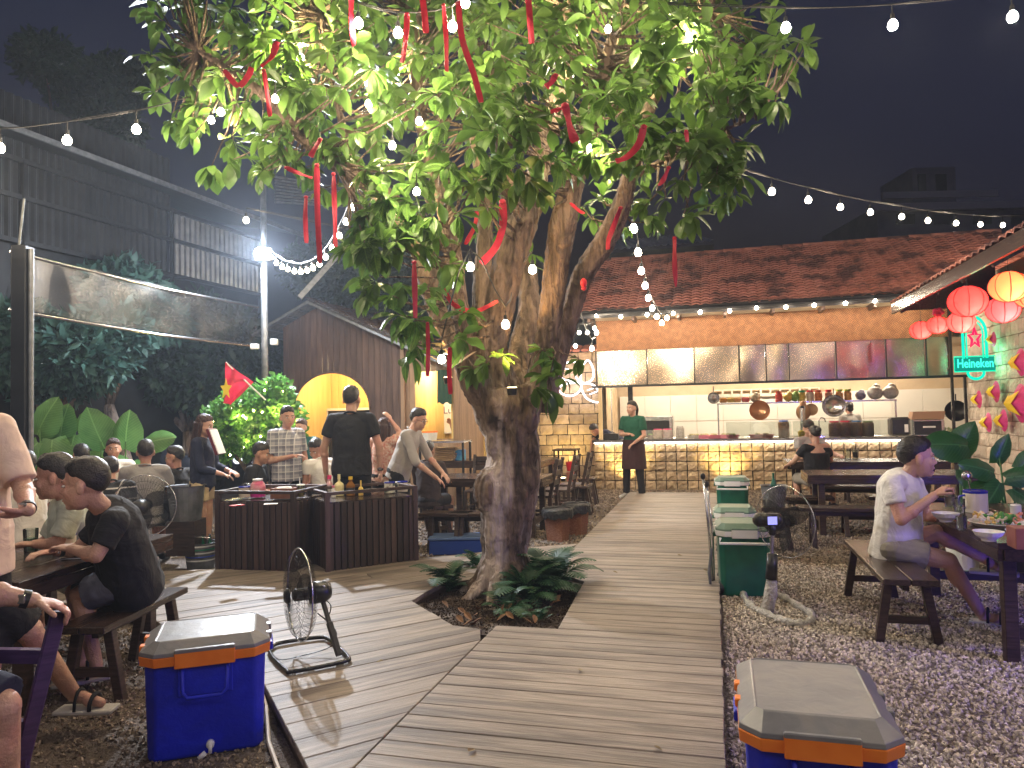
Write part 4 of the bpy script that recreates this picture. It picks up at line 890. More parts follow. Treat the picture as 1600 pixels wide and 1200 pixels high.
for p_, d in rings:
    ax = (d*.8+V((0, 0, .45))+rdir()*.35).normalized(); nl = random.randint(7, 11); big = random.uniform(.8, 1.2)
    u = ax.orthogonal().normalized(); v_ = ax.cross(u)
    for k in range(nl):
        an = 2*math.pi*k/nl+random.uniform(-.3, .3); el = random.uniform(.1, 1.0)
        dr = (ax*el+(u*math.cos(an)+v_*math.sin(an))+V((0, 0, -random.uniform(.2, 1.0)))).normalized()
        L_ = random.uniform(.09, .195)*big
        leaves.append((random.randrange(4), p_+dr*.02, dr, L_, random.uniform(-.5, .5)))
    nr = min(cand, key=lambda q: (q-p_).length_squared)
    if (nr-p_).length < 1.6:
        mid = p_.lerp(nr, .5)+V((0, 0, -.05))+rdir()*.05; tw.tube([p_, mid, nr], [.004, .008, .014], 5)
tw.build('twigs', BARK, tree, smooth=True)['kind'] = 'stuff'
camp = V((0, 0, EYE))-TO
def infr(q): 
    q = q+TO; return abs(q.x/q.y) < .7 and -.3 < (q.z-EYE)/q.y < .56
leaves.sort(key=lambda l: (l[1]-camp).length-(.0 if infr(l[1]) else -50))
lms = [b_.mesh('leaf', LEAF, True) for b_ in LM]
mats4 = []
for i, (k, p_, dr, L_, ro) in enumerate(leaves):
    Mx = Matrix.Translation(p_)@orient(dr, (0, 0, 1), ro)@Matrix.Diagonal((L_, L_, L_, 1))
    if i < 298: o = put('leaf', lms[k], tree); o.matrix_local = Mx
    else: mats4.append((k, Mx))
# the joined leaves are split in three tones of green so the crown is not uniform
cloud_mesh('leaves', LM, mats4, M('leaf_green_mass', (.045, .105, .02), (.13, .235, .045), s=2.6, r=.4, b=.25, bs=22, trl=.42, det=8, lo=.3, hi=.7), tree, (0, 0, 0))
# ferns in the pit
def frond_mesh(L, n=15, droop=.9):
    m = MB(); q = []
    for i in range(n+1): t = i/n; q.append(V((L*(t-.25*t*t), 0, L*(.75*t-droop*t*t*.75))))
    m.tube(q[::3]+[q[-1]], .0025, 4)
    for i in range(2, n):
        t = i/n; w_ = L*.2*math.sin(math.pi*(t**.8))**.7+.004; d = (q[i+1]-q[i]).normalized()
        for sg in (-1, 1):
            tip = q[i]+V((d.x*w_*.45, sg*w_, d.z*w_*.4-w_*.15)); h_ = d*(L/n*.42)
            m.add([q[i]-h_, q[i]+h_, tip+h_*.3, tip-h_*.3], [(0, 1, 2, 3)])
    return m
FRM = [frond_mesh(.36).mesh('frond', FERN), frond_mesh(.3, droop=1.2).mesh('frond', FERN), frond_mesh(.42, droop=1.0).mesh('frond', FERN), frond_mesh(.26, droop=.6).mesh('frond', FERN)]
for (x, y, n, sc, lb) in ((700, 925, 22, .9, 'small fern at the corner of the tree pit nearest the fan'), (745, 895, 14, .8, 'fern half hidden behind the tree trunk'), (825, 940, 30, 1.15, 'wide fern spreading in front of the trunk'), (862, 925, 30, 1.25, 'tall dense fern right of the trunk beside the boardwalk'), (795, 958, 12, .7, 'low fern fronds at the front of the pit'), (842, 972, 8, .4, 'tiny fern seedling at the front edge of the pit')):
    p_ = G(x, y, GZ+.02); f_ = thing('fern', lb, 'fern', p_, 0, 'ferns in the tree pit')
    for k in range(n):
        o = put('frond', random.choice(FRM), f_, (random.uniform(-.03, .03), random.uniform(-.03, .03), 0), rot=(0, -random.uniform(.1, .95), k*2.4+random.uniform(-.3, .3)), sc=sc*random.uniform(.9, 1.45))
for k in range(26):
    p_ = G(random.uniform(700, 870), random.uniform(945, 980), GZ+.045)
    q_ = (p_-G(790, 940)); 
    if not k: lb0 = thing('leaf_litter', 'dry brown fallen leaves on the soil of the pit', 'leaf litter', p_); lb0['kind'] = 'stuff'; ll = MB(); o0 = p_.copy()
    d = V((random.uniform(-1, 1), random.uniform(-1, 1), .1)); lf = leaf_mesh(.09, .045, -.3, .6, None); R_ = orient(d, UP, random.uniform(-.6, .6))
    ll.add([R_@V(v_)+(p_-o0)+UP*.012 for v_ in lf.v], lf.f)
ll.build('fallen_leaves', M('dry_leaf', (.12, .06, .03), (.25, .13, .06), s=20, r=.8), lb0)
# ================================================================== RIBBONS
def ribbon(pts, Y, wpx, label, knot=True):
    W = wpx*.82*Y/F; q = [P(x, y, Y if len(r_) == 0 else r_[0]) for x, y, *r_ in pts]; q = [V(t) for t in catm([tuple(p_) for p_ in q], 5)]
    t_ = thing('ribbon', label, 'ribbon', q[0], 0, 'red ribbons tied in the tree'); m = MB(); vs = []; N = len(q)
    ph = random.uniform(0, 6); tws = random.uniform(.2, 1.1)
    for i, p_ in enumerate(q):
        d = (q[min(i+1, N-1)]-q[max(i-1, 0)]).normalized(); sd = V((1, .3*math.sin(ph), 0)); an = tws*math.sin(ph+i/N*4); sd = V((math.cos(an), math.sin(an), 0)); sd = (sd-d*sd.dot(d)).normalized()
        nn = d.cross(sd)*.0012; w_ = W/2*(1 if 0 < i < N-1 else .75); vs += [p_-q[0]-sd*w_+nn, p_-q[0]+nn*3, p_-q[0]+sd*w_+nn, p_-q[0]+sd*w_-nn, p_-q[0]-nn, p_-q[0]-sd*w_-nn]
    fs = [(i*6+k, i*6+(k+1) % 6, (i+1)*6+(k+1) % 6, (i+1)*6+k) for i in range(N-1) for k in range(6)]+[(0, 5, 4, 3, 2, 1), tuple(range((N-1)*6, N*6))]
    m.add(vs, fs); m.build('strip', RED, t_, smooth=False)
    if knot: MB().ell((0, 0, 0), (W*.45, W*.3, W*.35), 8, 6).build('knot', RED, t_, smooth=True)
RB = [([(478, 308), (477, 340), (479, 380)], 5.2, 9, 'short ribbon hanging left of the longest one at the left limb'), ([(495, 258), (496, 330), (500, 412)], 5.2, 11, 'longest ribbon hanging straight from the left limb'), ([(521, 272), (523, 330), (524, 386)], 5.25, 10, 'ribbon hanging right of the longest one at the left limb'),
 ([(647, 410), (648, 450), (649, 497)], 5.0, 11, 'ribbon hanging at the left crown lobe above the hut roof'), ([(1054, 372), (1054, 410), (1056, 448)], 5.1, 10, 'lone ribbon hanging below the right of the crown before the tiled roof'), ([(668, 505), (669, 545), (668, 588)], 5.3, 8, 'thin dark ribbon hanging before the hut wall'), ([(703, 545), (702, 580), (704, 616)], 5.5, 9, 'ribbon hanging beside the cut limb stub'),
 ([(549, -20), (549, 30), (553, 72)], 5.1, 11, 'ribbon at the top beside the first bulb of the crown'), ([(636, 22), (634, 60), (628, 98)], 5.0, 11, 'ribbon hanging beside the second bulb at the top of the crown'), ([(658, -20), (663, 20), (666, 52)], 5.0, 12, 'ribbon dropping from the frame top left of the orange limb'), ([(693, 8), (697, 60), (698, 112)], 5.0, 10, 'ribbon hanging right of the orange limb'),
 ([(716, 5), (722, 60), (740, 115), (752, 160)], 4.9, 12, 'long slanting ribbon at the top centre of the crown'), ([(825, -10), (828, 30), (831, 68)], 5.0, 12, 'ribbon in the bright leaves at the top centre'), ([(883, 165), (890, 195), (899, 222)], 4.9, 18, 'broad dark ribbon beside the dark upright limb'), ([(785, 315), (786, 350), (775, 385), (752, 412)], 5.9, 15, 'broad ribbon draped over the golden limb'),
 ([(695, 452), (708, 475), (740, 487), (778, 470)], 5.9, 11, 'ribbon slung between the two golden limbs'), ([(970, 325), (960, 350), (951, 375), (950, 390)], 5.9, 10, 'ribbon hanging on the right hand forked limb'), ([(1006, 198), (998, 225), (980, 245), (962, 252)], 4.9, 14, 'ribbon draped across the upper right limb'), ([(412, 110), (418, 150), (422, 182)], 4.9, 9, 'ribbon tied to the cut end of the left limb'),
 ([(432, 68), (424, 90), (408, 104)], 4.9, 13, 'ribbon crumpled on a twig at upper left'), ([(352, 112), (372, 134), (388, 118), (393, 105)], 4.9, 11, 'ribbon looped low in the upper left leaves'), ([(447, 262), (470, 272), (488, 278)], 5.1, 9, 'ribbon caught in the leaves above the hanging three'), ([(500, 218), (490, 235), (485, 245)], 5.0, 11, 'short ribbon end on the left limb'),
 ([(868, 118), (860, 130), (853, 136)], 4.9, 13, 'small ribbon scrap in the centre of the crown'), ([(1045, 262), (1038, 278), (1030, 290)], 4.9, 10, 'ribbon scrap in the right part of the crown'), ([(1072, 205), (1074, 222)], 4.9, 9, 'tiny ribbon tip among the right leaves'), ([(875, 170), (860, 175)], 5.0, 9, 'ribbon end beside the dark upright limb'), ([(728, 380), (742, 352), (745, 330)], 6.2, 9, 'ribbon behind the golden limb'), ([(892, 318), (906, 330), (914, 333)], 5.9, 6, 'thin ribbon between the two right limbs')]
for pts, Y, w_, lb in RB: ribbon(pts, Y, w_, 'red '+lb)
ch = thing('lucky_charm', 'small red lucky charm dangling from the right limb', 'ornament', P(912, 442, 6)); MB().ell((0, 0, 0), (.028, .02, .04)).ell((0, 0, -.045), (.022, .018, .02)).build('charm', REDP, ch, smooth=True); MB().tube([(0, 0, .03), (-.005, 0, .12)], .002).build('cord', WIRE, ch)
# ================================================================== STRING LIGHTS
def bulb_mesh(r_, mat): return MB().lathe([(0, -r_), (r_*.7, -r_*.75), (r_, -.1*r_), (r_*.85, r_*.6), (r_*.45, r_*1.15), (r_*.4, r_*1.3)], 12).mesh('bulb', mat, True)
BM = {}
def lights(label, bulbs, extra=None, r_=.034, drop=.08, power=8, every=1, col=(1, .8, .56), mat=None, cable=True, group='festoon light strings'):
    """bulbs: list of (px,py,Y) or Vectors; the cable runs above them"""
    mat = mat or BULB; q = [b_ if isinstance(b_, Vector) else P(*b_) for b_ in bulbs]; t_ = thing('string_light', label, 'string light', q[0], 0, group); o_ = q[0]
    key = (round(r_, 3), mat.name)
    if key not in BM: BM[key] = (bulb_mesh(r_, mat), MB().cyl((0, 0, r_*1.2), (0, 0, r_*2.4), r_*.5, r_*.42, 8).cyl((0, 0, r_*2.4), (0, 0, drop+r_*2), .004, n=5).mesh('socket', WIRE))
    for i, p_ in enumerate(q):
        if power and i % every == 0: lamp('lamp', p_-o_+V((0, -.02, -r_*1.9)), power*every, col, t_, .03)
        put('bulb', BM[key][0], t_, p_-o_); put('socket', BM[key][1], t_, p_-o_)
    path = [p_-o_+UP*(drop+r_*2) for p_ in q]
    if extra:
        path = [e-o_ for e in extra[0]]+path+[e-o_ for e in extra[1]]
    if cable and len(path) > 1: c_ = [V(a_) for a_ in catm([tuple(a_) for a_ in path], 3)]; MB().tube(c_, .005, 4).tube([a_+V((0, .01, .012+.008*math.sin(i))) for i, a_ in enumerate(c_)], .004, 4).build('cable', WIRE, t_, smooth=True)
lights('festoon lights crossing the night sky at upper left into the crown', [(0, 232, 5.4), (105, 220, 5.5), (213, 203, 5.6)], ([P(-150, 200, 5.2)], [P(300, 150, 5.8)]), power=14)
lights('three big festoon bulbs against the night sky at upper right', [(1228, 44, 5.2), (1395, 40, 5.0), (1582, 27, 4.8)], ([P(1000, 5, 5.4)], [P(1750, 0, 4.6)]), power=14, mat=BULBC)
lights('festoon lights running from the crown to the right tiled roof', [(1206, 300, 8.0), (1263, 313, 8.6), (1313, 324, 9.3), (1360, 332, 9.9), (1409, 339, 10.5), (1450, 345, 11.1), (1494, 349, 11.7), (1532, 351, 12.3), (1567, 352, 12.9)], ([P(1130, 255, 7.2)], [P(1640, 335, 13)]), r_=.038, power=5, every=2)
lights('steep festoon string running down to the kitchen eave', [(990, 358, 7.2), (997, 395, 7.9), (1002, 424, 8.6), (1008, 447, 9.3), (1013, 466, 10), (1019, 482, 10.8), (1026, 495, 11.6), (1034, 505, 12.4), (1042, 497, 13)], ([P(975, 300, 6.5)], [P(1052, 470, 13.7)]), r_=.04, power=9, every=2)
ev = [K(14, Pa(x, y, 14)[0], Pa(x, y, 14)[1]) for x, y in ((932, 493), (970, 495), (1011, 492), (1052, 490), (1094, 488), (1140, 486), (1182, 481), (1228, 480), (1272, 477), (1321, 474), (1367, 470), (1410, 468), (1452, 466))]
lights('warm festoon bulbs hung along the kitchen eave above the bamboo', ev, r_=.036, drop=.06, power=8)
lights('dense hanging loop of bulbs beside the floodlight pole', [(424, 402, 10.8), (432, 411, 10.6), (441, 417, 10.4), (450, 421, 10.2), (460, 424, 10), (470, 425, 9.8), (480, 423, 9.6), (489, 419, 9.4), (499, 413, 9.1), (509, 402, 8.8), (519, 388, 8.4), (530, 369, 8), (541, 347, 7.6), (552, 324, 7.2)], ([P(413, 385, 11)], [P(570, 290, 6.8)]), r_=.032, drop=.05, power=4, every=3)
lights('string of bulbs winding through the upper left of the crown', [(560, 37, 5.1), (622, 52, 5.1), (707, 42, 5.1), (727, 5, 5.1)], r_=.034, power=16)
lights('string of bulbs hanging inside the left of the crown', [(430, 155, 5.2), (330, 188, 5.5), (575, 130, 5.3), (576, 163, 5.3), (613, 228, 5.2), (655, 190, 5.2), (651, 300, 5.1)], r_=.026, power=11, cable=False)
lights('string of bulbs slung between the golden limbs', [(690, 562, 5.7), (735, 418, 5.75), (790, 508, 5.75), (806, 452, 6.7), (832, 422, 5.75)], r_=.032, power=2.2, col=(1, .72, .36))
lights('string of bulbs in the upper right of the crown', [(950, 46, 5.2), (1077, 54, 5.3), (921, 232, 5.6), (900, 120, 6.2)], r_=.025, power=18, cable=False)
lights('small bulbs strung behind the trunk toward the kitchen corner', [(800, 563, 10), (818, 558, 10.6), (873, 548, 11.2), (899, 541, 11.8), (905, 520, 12.4), (918, 520, 13), (929, 513, 13.5)], r_=.032, power=7, every=2)
lights('two bulbs beside the kitchen corner post', [(895, 477, 9.5), (925, 545, 13), (932, 520, 13.5)], r_=.04, power=8)
# strings that go on over and behind the photographer
lights('festoon lights hung overhead behind the camera', [V((x, -.6+.15*math.sin(x), 3.9)) for x in (-4.5, -3, -1.5, 0, 1.5, 3, 4.5)], r_=.036, power=26, mat=BULBC, col=(1, .88, .78))
lights('festoon lights hung overhead above the boardwalk start', [V((x, 2.2, 4.5)) for x in (-4.6, -3, 3, 4.4)], r_=.036, power=20, mat=BULBC, col=(1, .86, .72))
lights('festoon lights over the right hand tables outside the view', [V((4.6, 3.9, 3.9)), V((4.9, 2.2, 3.8)), V((5.2, .6, 3.7))], r_=.036, power=26)
lights('festoon lights over the dining tables behind the tree', [V((-3.2, 8.9, 3.9)), V((-1.6, 10.2, 3.8)), V((-.2, 11.6, 3.8))], r_=.036, power=30)
lights('festoon lights over the far left tables', [V((-8.2, 8, 3.6)), V((-6.4, 7.6, 3.7)), V((-4.9, 6.9, 3.8))], r_=.036, power=36)
# tree uplights
for x, y, Y, pw, aim, lb in ((800, 606, 5.98, 85, (.04, .12, 1), 'small uplight in the fork lighting the golden limbs'), (700, 590, 6.9, 60, (-.1, -.1, 1), 'small uplight behind the cut stub of the tree')):
    u = thing('tree_uplight', lb, 'uplight', P(x, y, Y), 0, 'uplights in the tree'); MB().cyl((0, 0, -.06), (0, 0, 0), .035, .045, 12).build('housing', BLACK, u); MB().cyl((0, 0, 0), (0, 0, .006), .038, n=12).build('lens', emis('uplight_lens', (1, .75, .35), 8), u)
    lamp('uplight_lamp', (0, 0, .02), pw, (1, .58, .18), u, .04, 'SPOT', aim, 78)
for x, y, Y, pw, lb in ((470, 90, 6.0, 75, 'upper left of the crown'), (345, 175, 5.75, 22, 'low left tip of the crown'), (620, 120, 6.6, 60, 'crown left of the orange limb'), (900, 60, 6.4, 60, 'top centre of the crown'), (1040, 70, 6.2, 55, 'upper right'), (960, 250, 6.9, 26, 'crown behind the forked right limbs'), (620, 330, 6.3, 22, 'lower left lobe of the crown')):
    u = thing('crown_light', 'warm lamp among the leaves in the '+lb, 'lamp', P(x, y, Y), 0, 'lamps inside the tree crown'); MB().ell((0, 0, 0), (.03,)*3).build('bulb', BULB, u); MB().cyl((0, 0, .03), (0, 0, .08), .02).build('socket', BLACK, u)
    lamp('lamp', (0, -.05, -.05), pw, (1, .82, .42), u, .05)
# wall washers
for p_, pw, lb in ((K(14.35, Pa(978, 757, 14.35)[0], GZ+.05), 60, 'yellow ground spotlight at the counter wall by the waitress'), (K(14.3, Pa(1135, 757, 14.3)[0], GZ+.05), 75, 'yellow ground spotlight washing the counter stones beside the boardwalk end'), (K(14.9, Pa(735, 745, 14.9)[0], GZ+.4), 70, 'yellow spotlight washing the stone wall left of the trunk'), (K(14.85, Pa(880, 745, 14.85)[0], GZ+.2), 40, 'yellow spotlight at the foot of the wall under the neon flower')):
    u = thing('ground_spotlight', lb, 'spotlight', p_, KR, 'ground spotlights at the stone walls'); MB().cyl((0, 0, -.05), (0, 0, .02), .045, .055, 12).build('housing', BLACK, u); MB().cyl((0, 0, .021), (0, 0, .03), .045, n=12).build('lens', emis('spot_lens', (1, .85, .5), 12), u)
    lamp('spot_lamp', (0, -.0, .05), pw, (1, .74, .26), u, .04, 'SPOT', (0, .33, 1), 110, .8)
# ================================================================== LANTERNS AND NEON ON THE RIGHT
def lantern(label, px, py, rpx, Y, col, pw, sq=.86):
    R_ = rpx*Y/F; t_ = thing('paper_lantern', label, 'lantern', P(px, py, Y), 0, 'paper lanterns under the side roof'); n = 30; pr = []
    for i in range(n+1):
        t = .12+(math.pi-.24)*i/n; rr = R_*(1-(.018 if i % 2 else 0)); pr.append((rr*math.sin(t), rr*sq*math.cos(t)))
    sh_ = MB().lathe(pr, 28).build('shade', M('lantern_paper', col, r=.7, trl=.75), t_, smooth=True)
    for k in range(8):
        an = k*math.pi/4+.3; MB().tube([(math.cos(an)*math.sin(t)*R_*1.008, math.sin(an)*math.sin(t)*R_*1.008, math.cos(t)*R_*sq*1.008) for t in [.12+(math.pi-.24)*i/10 for i in range(11)]], .005, 4).build('rib', M('rib_red', (.3, .01, .01), r=.7), t_)
    MB().lathe([(R_*.16, .012), (R_*.16, -.012)], 16, (0, 0, R_*sq)).build('ring', BLACK, t_); MB().tube([(0, 0, R_*sq*.98), (0, 0, R_*sq+.35)], .003, 4).build('cord', WIRE, t_)
    MB().ell((0, 0, -.3*R_), (.02, .02, .03)).build('bulb', BULB, t_)
    lamp('lantern_lamp', (0, -R_*.35, -R_*.25), pw*.26, (1, .8, .6), t_, .04)
lantern('large red lantern left of the orange lantern', 1512, 471, 28, 8.6, (.75, .03, .03), 30)
lantern('large orange lantern, topmost under the side roof', 1576, 448, 28, 8.0, (.85, .12, .045), 26)
lantern('pink red lantern below the orange lantern', 1567, 484, 24, 9.4, (.75, .05, .06), 26)
lantern('pink red lantern just below the largest red one', 1502, 503, 20, 10.2, (.75, .05, .05), 24)
lantern('small red lantern hanging lowest and furthest left before the bamboo', 1439, 516, 16, 11.4, (.75, .03, .03), 22)
lantern('small red lantern with a pink bow, second from the kitchen side', 1465, 508, 15.5, 11, (.75, .03, .03), 20)
lantern('orange lantern cut by the edge of the view', 1609, 462, 22, 8.2, (.8, .1, .045), 16)
bw = thing('pink_bow', 'small pink bow on the cord of a little red lantern', 'bow', P(1466, 488, 11)); m = MB(); 
for an in (0, 1.2, 2.4, 3.6, 4.8): m.ell((math.cos(an)*.05, 0, math.sin(an)*.04), (.05, .03, .035), 8, 6)
m.build('loops', M('pink_cloth', (.6, .05, .15), r=.7), bw, smooth=True)
cpk = thing('chilli_string', 'string of dark red chillies hanging on the hood panels', 'ornament', K(14.6, Pa(1361, 550, 14.6)[0], Pa(1361, 550, 14.6)[1]), KR)
MB().tube([(0, 0, .2), (0, 0, -.2)], .004).build('cord', WIRE, cpk); 
for k in range(16): MB().cyl((0, 0, .16-k*.022), ((-1)**k*.05, -.02, .12-k*.022), .012, .003, 6).build('chilli', M('chilli', (.25, .01, .03), r=.3), cpk) if k == 0 else put('chilli', bpy.data.objects['chilli'].data, cpk, (0, 0, -k*.022), rot=(0, 0, math.pi*(k % 2)))
ns_ = K(13.2, *Pa(1523, 540, 13.2)); NG = emis('neon_green', (.0, .66, .36), 1.15, True); NL = emis('neon_letters', (.05, .85, .6), 1.1); NR = emis('neon_red', (.9, .01, .08), 1.1)
hs = thing('neon_beer_sign', 'green neon beer sign with a red star on the pink stone wall', 'neon sign', ns_, KR+.1)
def loop(hw, z0, z1, n=10): return [(-hw, 0, z0)]+[(-hw*math.cos(math.pi*i/n), 0, z1+hw*math.sin(math.pi*i/n)*1.5) for i in range(n+1)]+[(hw, 0, z0)]
MB().tube(loop(.17, -.2, .2), .022, 8).build('green_tube', NG, hs, smooth=True); MB().tube([(math.cos(t)*.12, 0, -.42+math.sin(t)*.11) for t in [math.pi+math.pi*i/10 for i in range(11)]], .022, 8).build('green_tube', NG, hs, smooth=True); MB().tube(loop(.12, -.2, .2), .012, 8).build('green_tube', NG, hs, smooth=True)
MB().prism([(-.3, .02, -.40), (.3, .02, -.40), (.3, .02, -.18), (-.3, .02, -.18)], (0, .03, 0)).build('green_plate', emis('teal_glow', (0, .20, .14), 1), hs)
st_ = [(math.cos(math.pi/2+k*math.pi/5)*(.12 if k % 2 == 0 else .05)*.8, -.01, .12+math.sin(math.pi/2+k*math.pi/5)*(.17 if k % 2 == 0 else .07)) for k in range(10)]
MB().tube(st_, .02, 6, True).build('red_star', NR, hs)
textobj('Heineken', .20, NL, hs, (0, .005, -.285), HX, bev=.004, sx=.70)
m = MB(); fr = [(-.31, 0, -.41), (.31, 0, -.41), (.31, 0, -.17), (-.31, 0, -.17)]; m.tube(fr, .01, 6, True).build('green_tube', NG, hs)
MB().bar((.2, .03, -.3), (.62, .03, -.3), .02, .02).build('bracket', BLACK, hs)
lamp('sign_lamp', (0, -.15, -.2), 7, (.1, 1, .5), hs, .1)
# paper fish/flower decorations on the stone wall
def wallstar(px, py, r_, label, bb=4.22):
    a_, z_ = Pb(px, py, bb); t_ = thing('paper_decoration', label, 'paper decoration', K(a_, bb, z_), KR-math.pi/2, 'paper decorations on the stone wall')
    R_ = r_; pm = M('magenta_paper', (.6, .02, .14), (.7, .05, .25), s=8, r=.6); ym = M('yellow_paper', (.9, .62, .02), r=.6)
    pts = [(math.cos(t)*R_*.9, -.02, math.sin(t)*R_) for t in [math.pi*2*i/16 for i in range(16)]]
    m = MB(); m.add(pts+[(0, -.02-R_*.55, 0)], [(i, (i+1) % 16, 16) for i in range(16)]); m.build('petals', pm, t_)
    m = MB(); zz = []
    for i in range(9): t = 2*math.pi*i/8; zz.append((math.cos(t)*R_*(.85 if i % 2 else .35)-R_*.12, -.03-R_*(.18 if i % 2 else .5), math.sin(t)*R_*(.9 if i % 2 else .35)))
    m.add(zz[:8]+[(-R_*.1, -.05-R_*.65, 0)], [(i, (i+1) % 8, 8) for i in range(8)]); m.build('star', ym, t_)
for d_ in ((1559, 612, .17, 'small magenta and yellow paper star, upper of the left pair on the wall'), (1532, 624, .15, 'smallest paper star, nearest the kitchen'), (1547, 660, .16, 'paper star beneath the smallest one, lower left'), (1571, 657, .17, 'paper star in the lower row, right of another'), (1598, 630, .28, 'largest magenta and yellow paper star at the frame edge'), (1598, 566, .2, 'paper star above the largest one'), (1555, 530, .12, 'pale pink paper flower right of the neon beer sign')): wallstar(*d_)
# blue light tube outside the view at right
bt = thing('blue_light_tube', 'blue violet light tube on the post beyond the right hand table', 'light tube', V((4.6, 3.2, 1.7))); MB().cyl((0, -.4, 0), (0, .4, 0), .02).build('tube', emis('blue_tube', (.15, .1, 1), 12), bt); MB().box((.0, 0, .04), (.04, .84, .04)).build('housing', BLACK, bt)
lamp('blue_lamp', (-.08, 0, -.06), 55, (.28, .2, 1), bt, .2)
lamp('blue_lamp', (-.3, .3, -1.3), 45, (.08, .06, 1), bt, .1)
# ================================================================== FURNITURE
def bench(label, loc, rz, L=1.4, W=.3, H=.45, group='dark wooden benches', mat=DW2):
    t = thing('bench', label, 'bench', loc, rz, group)
    for i in range(2): MB().box((-W/4+i*W/2, 0, H-.02), (W/2-.006, L, .04), ch=.004).build('seat_plank', mat, t)
    for sx in (-1, 1):
        for sy in (-1, 1): MB().bar((sx*(W/2+.01), sy*(L/2-.14), 0), (sx*(W/2-.06), sy*(L/2-.14), H-.04), .05, .055, ch=.003).build('leg', DW, t)
    for sy in (-1, 1): MB().box((0, sy*(L/2-.14), H*.35), (W*.8, .03, .05)).build('cross_bar', DW, t)
    MB().box((0, 0, H-.075), (.04, L-.3, .06)).build('stretcher', DW, t)
    return t
def table(label, loc, rz, L=1.6, W=.8, H=.75, n=4, group='dark wooden dining tables', mat=DW2):
    t = thing('dining_table', label, 'table', loc, rz, group)
    for i in range(n): MB().box((-W/2+(i+.5)*W/n, 0, H-.02), (W/n-.004, L, .04), ch=.003).build('top_plank', mat, t)
    for sx in (-1, 1):
        MB().box((sx*(W/2-.015), 0, H-.075), (.03, L-.01, .07), ch=.003).build('apron', mat, t)
        for sy in (-1, 1): MB().box((sx*(W/2-.1), sy*(L/2-.16), (H-.11)/2), (.075, .075, H-.11), ch=.004).build('leg', DW, t)
    for sy in (-1, 1): MB().box((0, sy*(L/2-.012), H-.075), (W-.07, .03, .07), ch=.003).build('apron', mat, t); MB().box((0, sy*(L/2-.16), .18), (W-.28, .04, .07)).build('foot_bar', DW, t)
    return t
def chair(label, loc, rz, mat=DW, group='dark wooden chairs', H=.95):
    t = thing('chair', label, 'chair', loc, rz, group)   # faces local +Y
    for i in range(3): MB().box((-.14+i*.14, 0, .44), (.134, .4, .03), ch=.003).build('seat_plank', mat, t)
    for sx in (-1, 1):
        MB().bar((sx*.19, .18, 0), (sx*.19, .18, .43), .04, .04).build('leg', mat, t)
        MB().bar((sx*.19, -.2, 0), (sx*.19, -.19, .45), .04, .045).bar((sx*.19, -.19, .44), (sx*.19, -.3, H), .04, .045).build('back_post', mat, t)
        MB().box((sx*.19, 0, .2), (.025, .34, .035)).build('side_bar', mat, t)
    for z_ in (.62, .75, .89): MB().box((0, -.2-(z_-.45)*.2, z_), (.36, .02, .07), ch=.003).build('back_slat', mat, t)
    return t
tb = table('dark dining table with mugs and food beside the man in the white polo', K(6.02, 2.08, GZ), KR, 1.95, .94)
tb0 = tb
PUR = M('bench_wood_bluish', (.05, .032, .04), (.085, .055, .06), s=5, st=(1, 9, 9), r=.35, rnd=.15)
bench('bench the man in the white polo sits on', K(6.08, 1.2, GZ), KR, 1.5, .34, .45)
bench('bench on the far side of the table with the food', K(6.1, 2.95, GZ), KR, 1.5, .3, .45)
# two tables before the kitchen with benches stacked round them
c2 = G(1262, 742, .65); c3 = G(1230, 722, .65)
table('empty shiny table in front of the couple', K(toK(c2)[0]+.38, toK(c2)[1]+1.0, GZ), KR+math.pi/2, 2.0, .78)
table('table where the couple sits before the kitchen counter', K(toK(c3)[0]+.4, toK(c3)[1]+1.1, GZ), KR+math.pi/2, 2.2, .78)
for i, (px, py, zz, L, lb) in enumerate(((1345, 792, .35, 1.3, 'bench in front of the empty shiny table'), (1340, 758, .35, 1.3, 'second bench row behind the shiny table edge'), (1255, 775, .35, .7, 'short bench at the left end of the couple\'s table'), (1430, 775, .35, 1.1, 'bench behind the back of the man in white'), (1370, 740, .36, 1.2, 'bench pushed under the couple\'s table'))):
    p_ = G(px, py, zz); bench(lb, V((p_.x, p_.y, GZ)), KR+math.pi/2, L, .3, zz-GZ)
p_ = G(1340, 800, .12); bench('upturned low bench on the gravel before the shiny table', V((p_.x, p_.y-.5, GZ)), KR+math.pi/2, 1.0, .28, .3)
# left tables
table('dark table with the tall white mug at the left', V((-3.06, 4.75, GZ)), math.radians(-4), 1.55, .95)
bench('bench under the man in the black shirt', V((-2.42, 4.62, GZ)), math.radians(-3), .95, .3, .45)
bench('bench on the far left side of the table with the mug', V((-3.85, 4.8, GZ)), math.radians(-4), 1.4, .3, .45)
table('dark table in the back left where the group of diners sits', V((-5.3, 8.7, GZ)), math.radians(60), 1.9, .8)
table('far left dark table in front of the taro plants', V((-6.6, 7.6, GZ)), math.radians(70), 1.6, .8)
bench('bench of the diners with their backs turned at left', V((-4.9, 8.15, GZ)), math.radians(60), 1.8, .3)
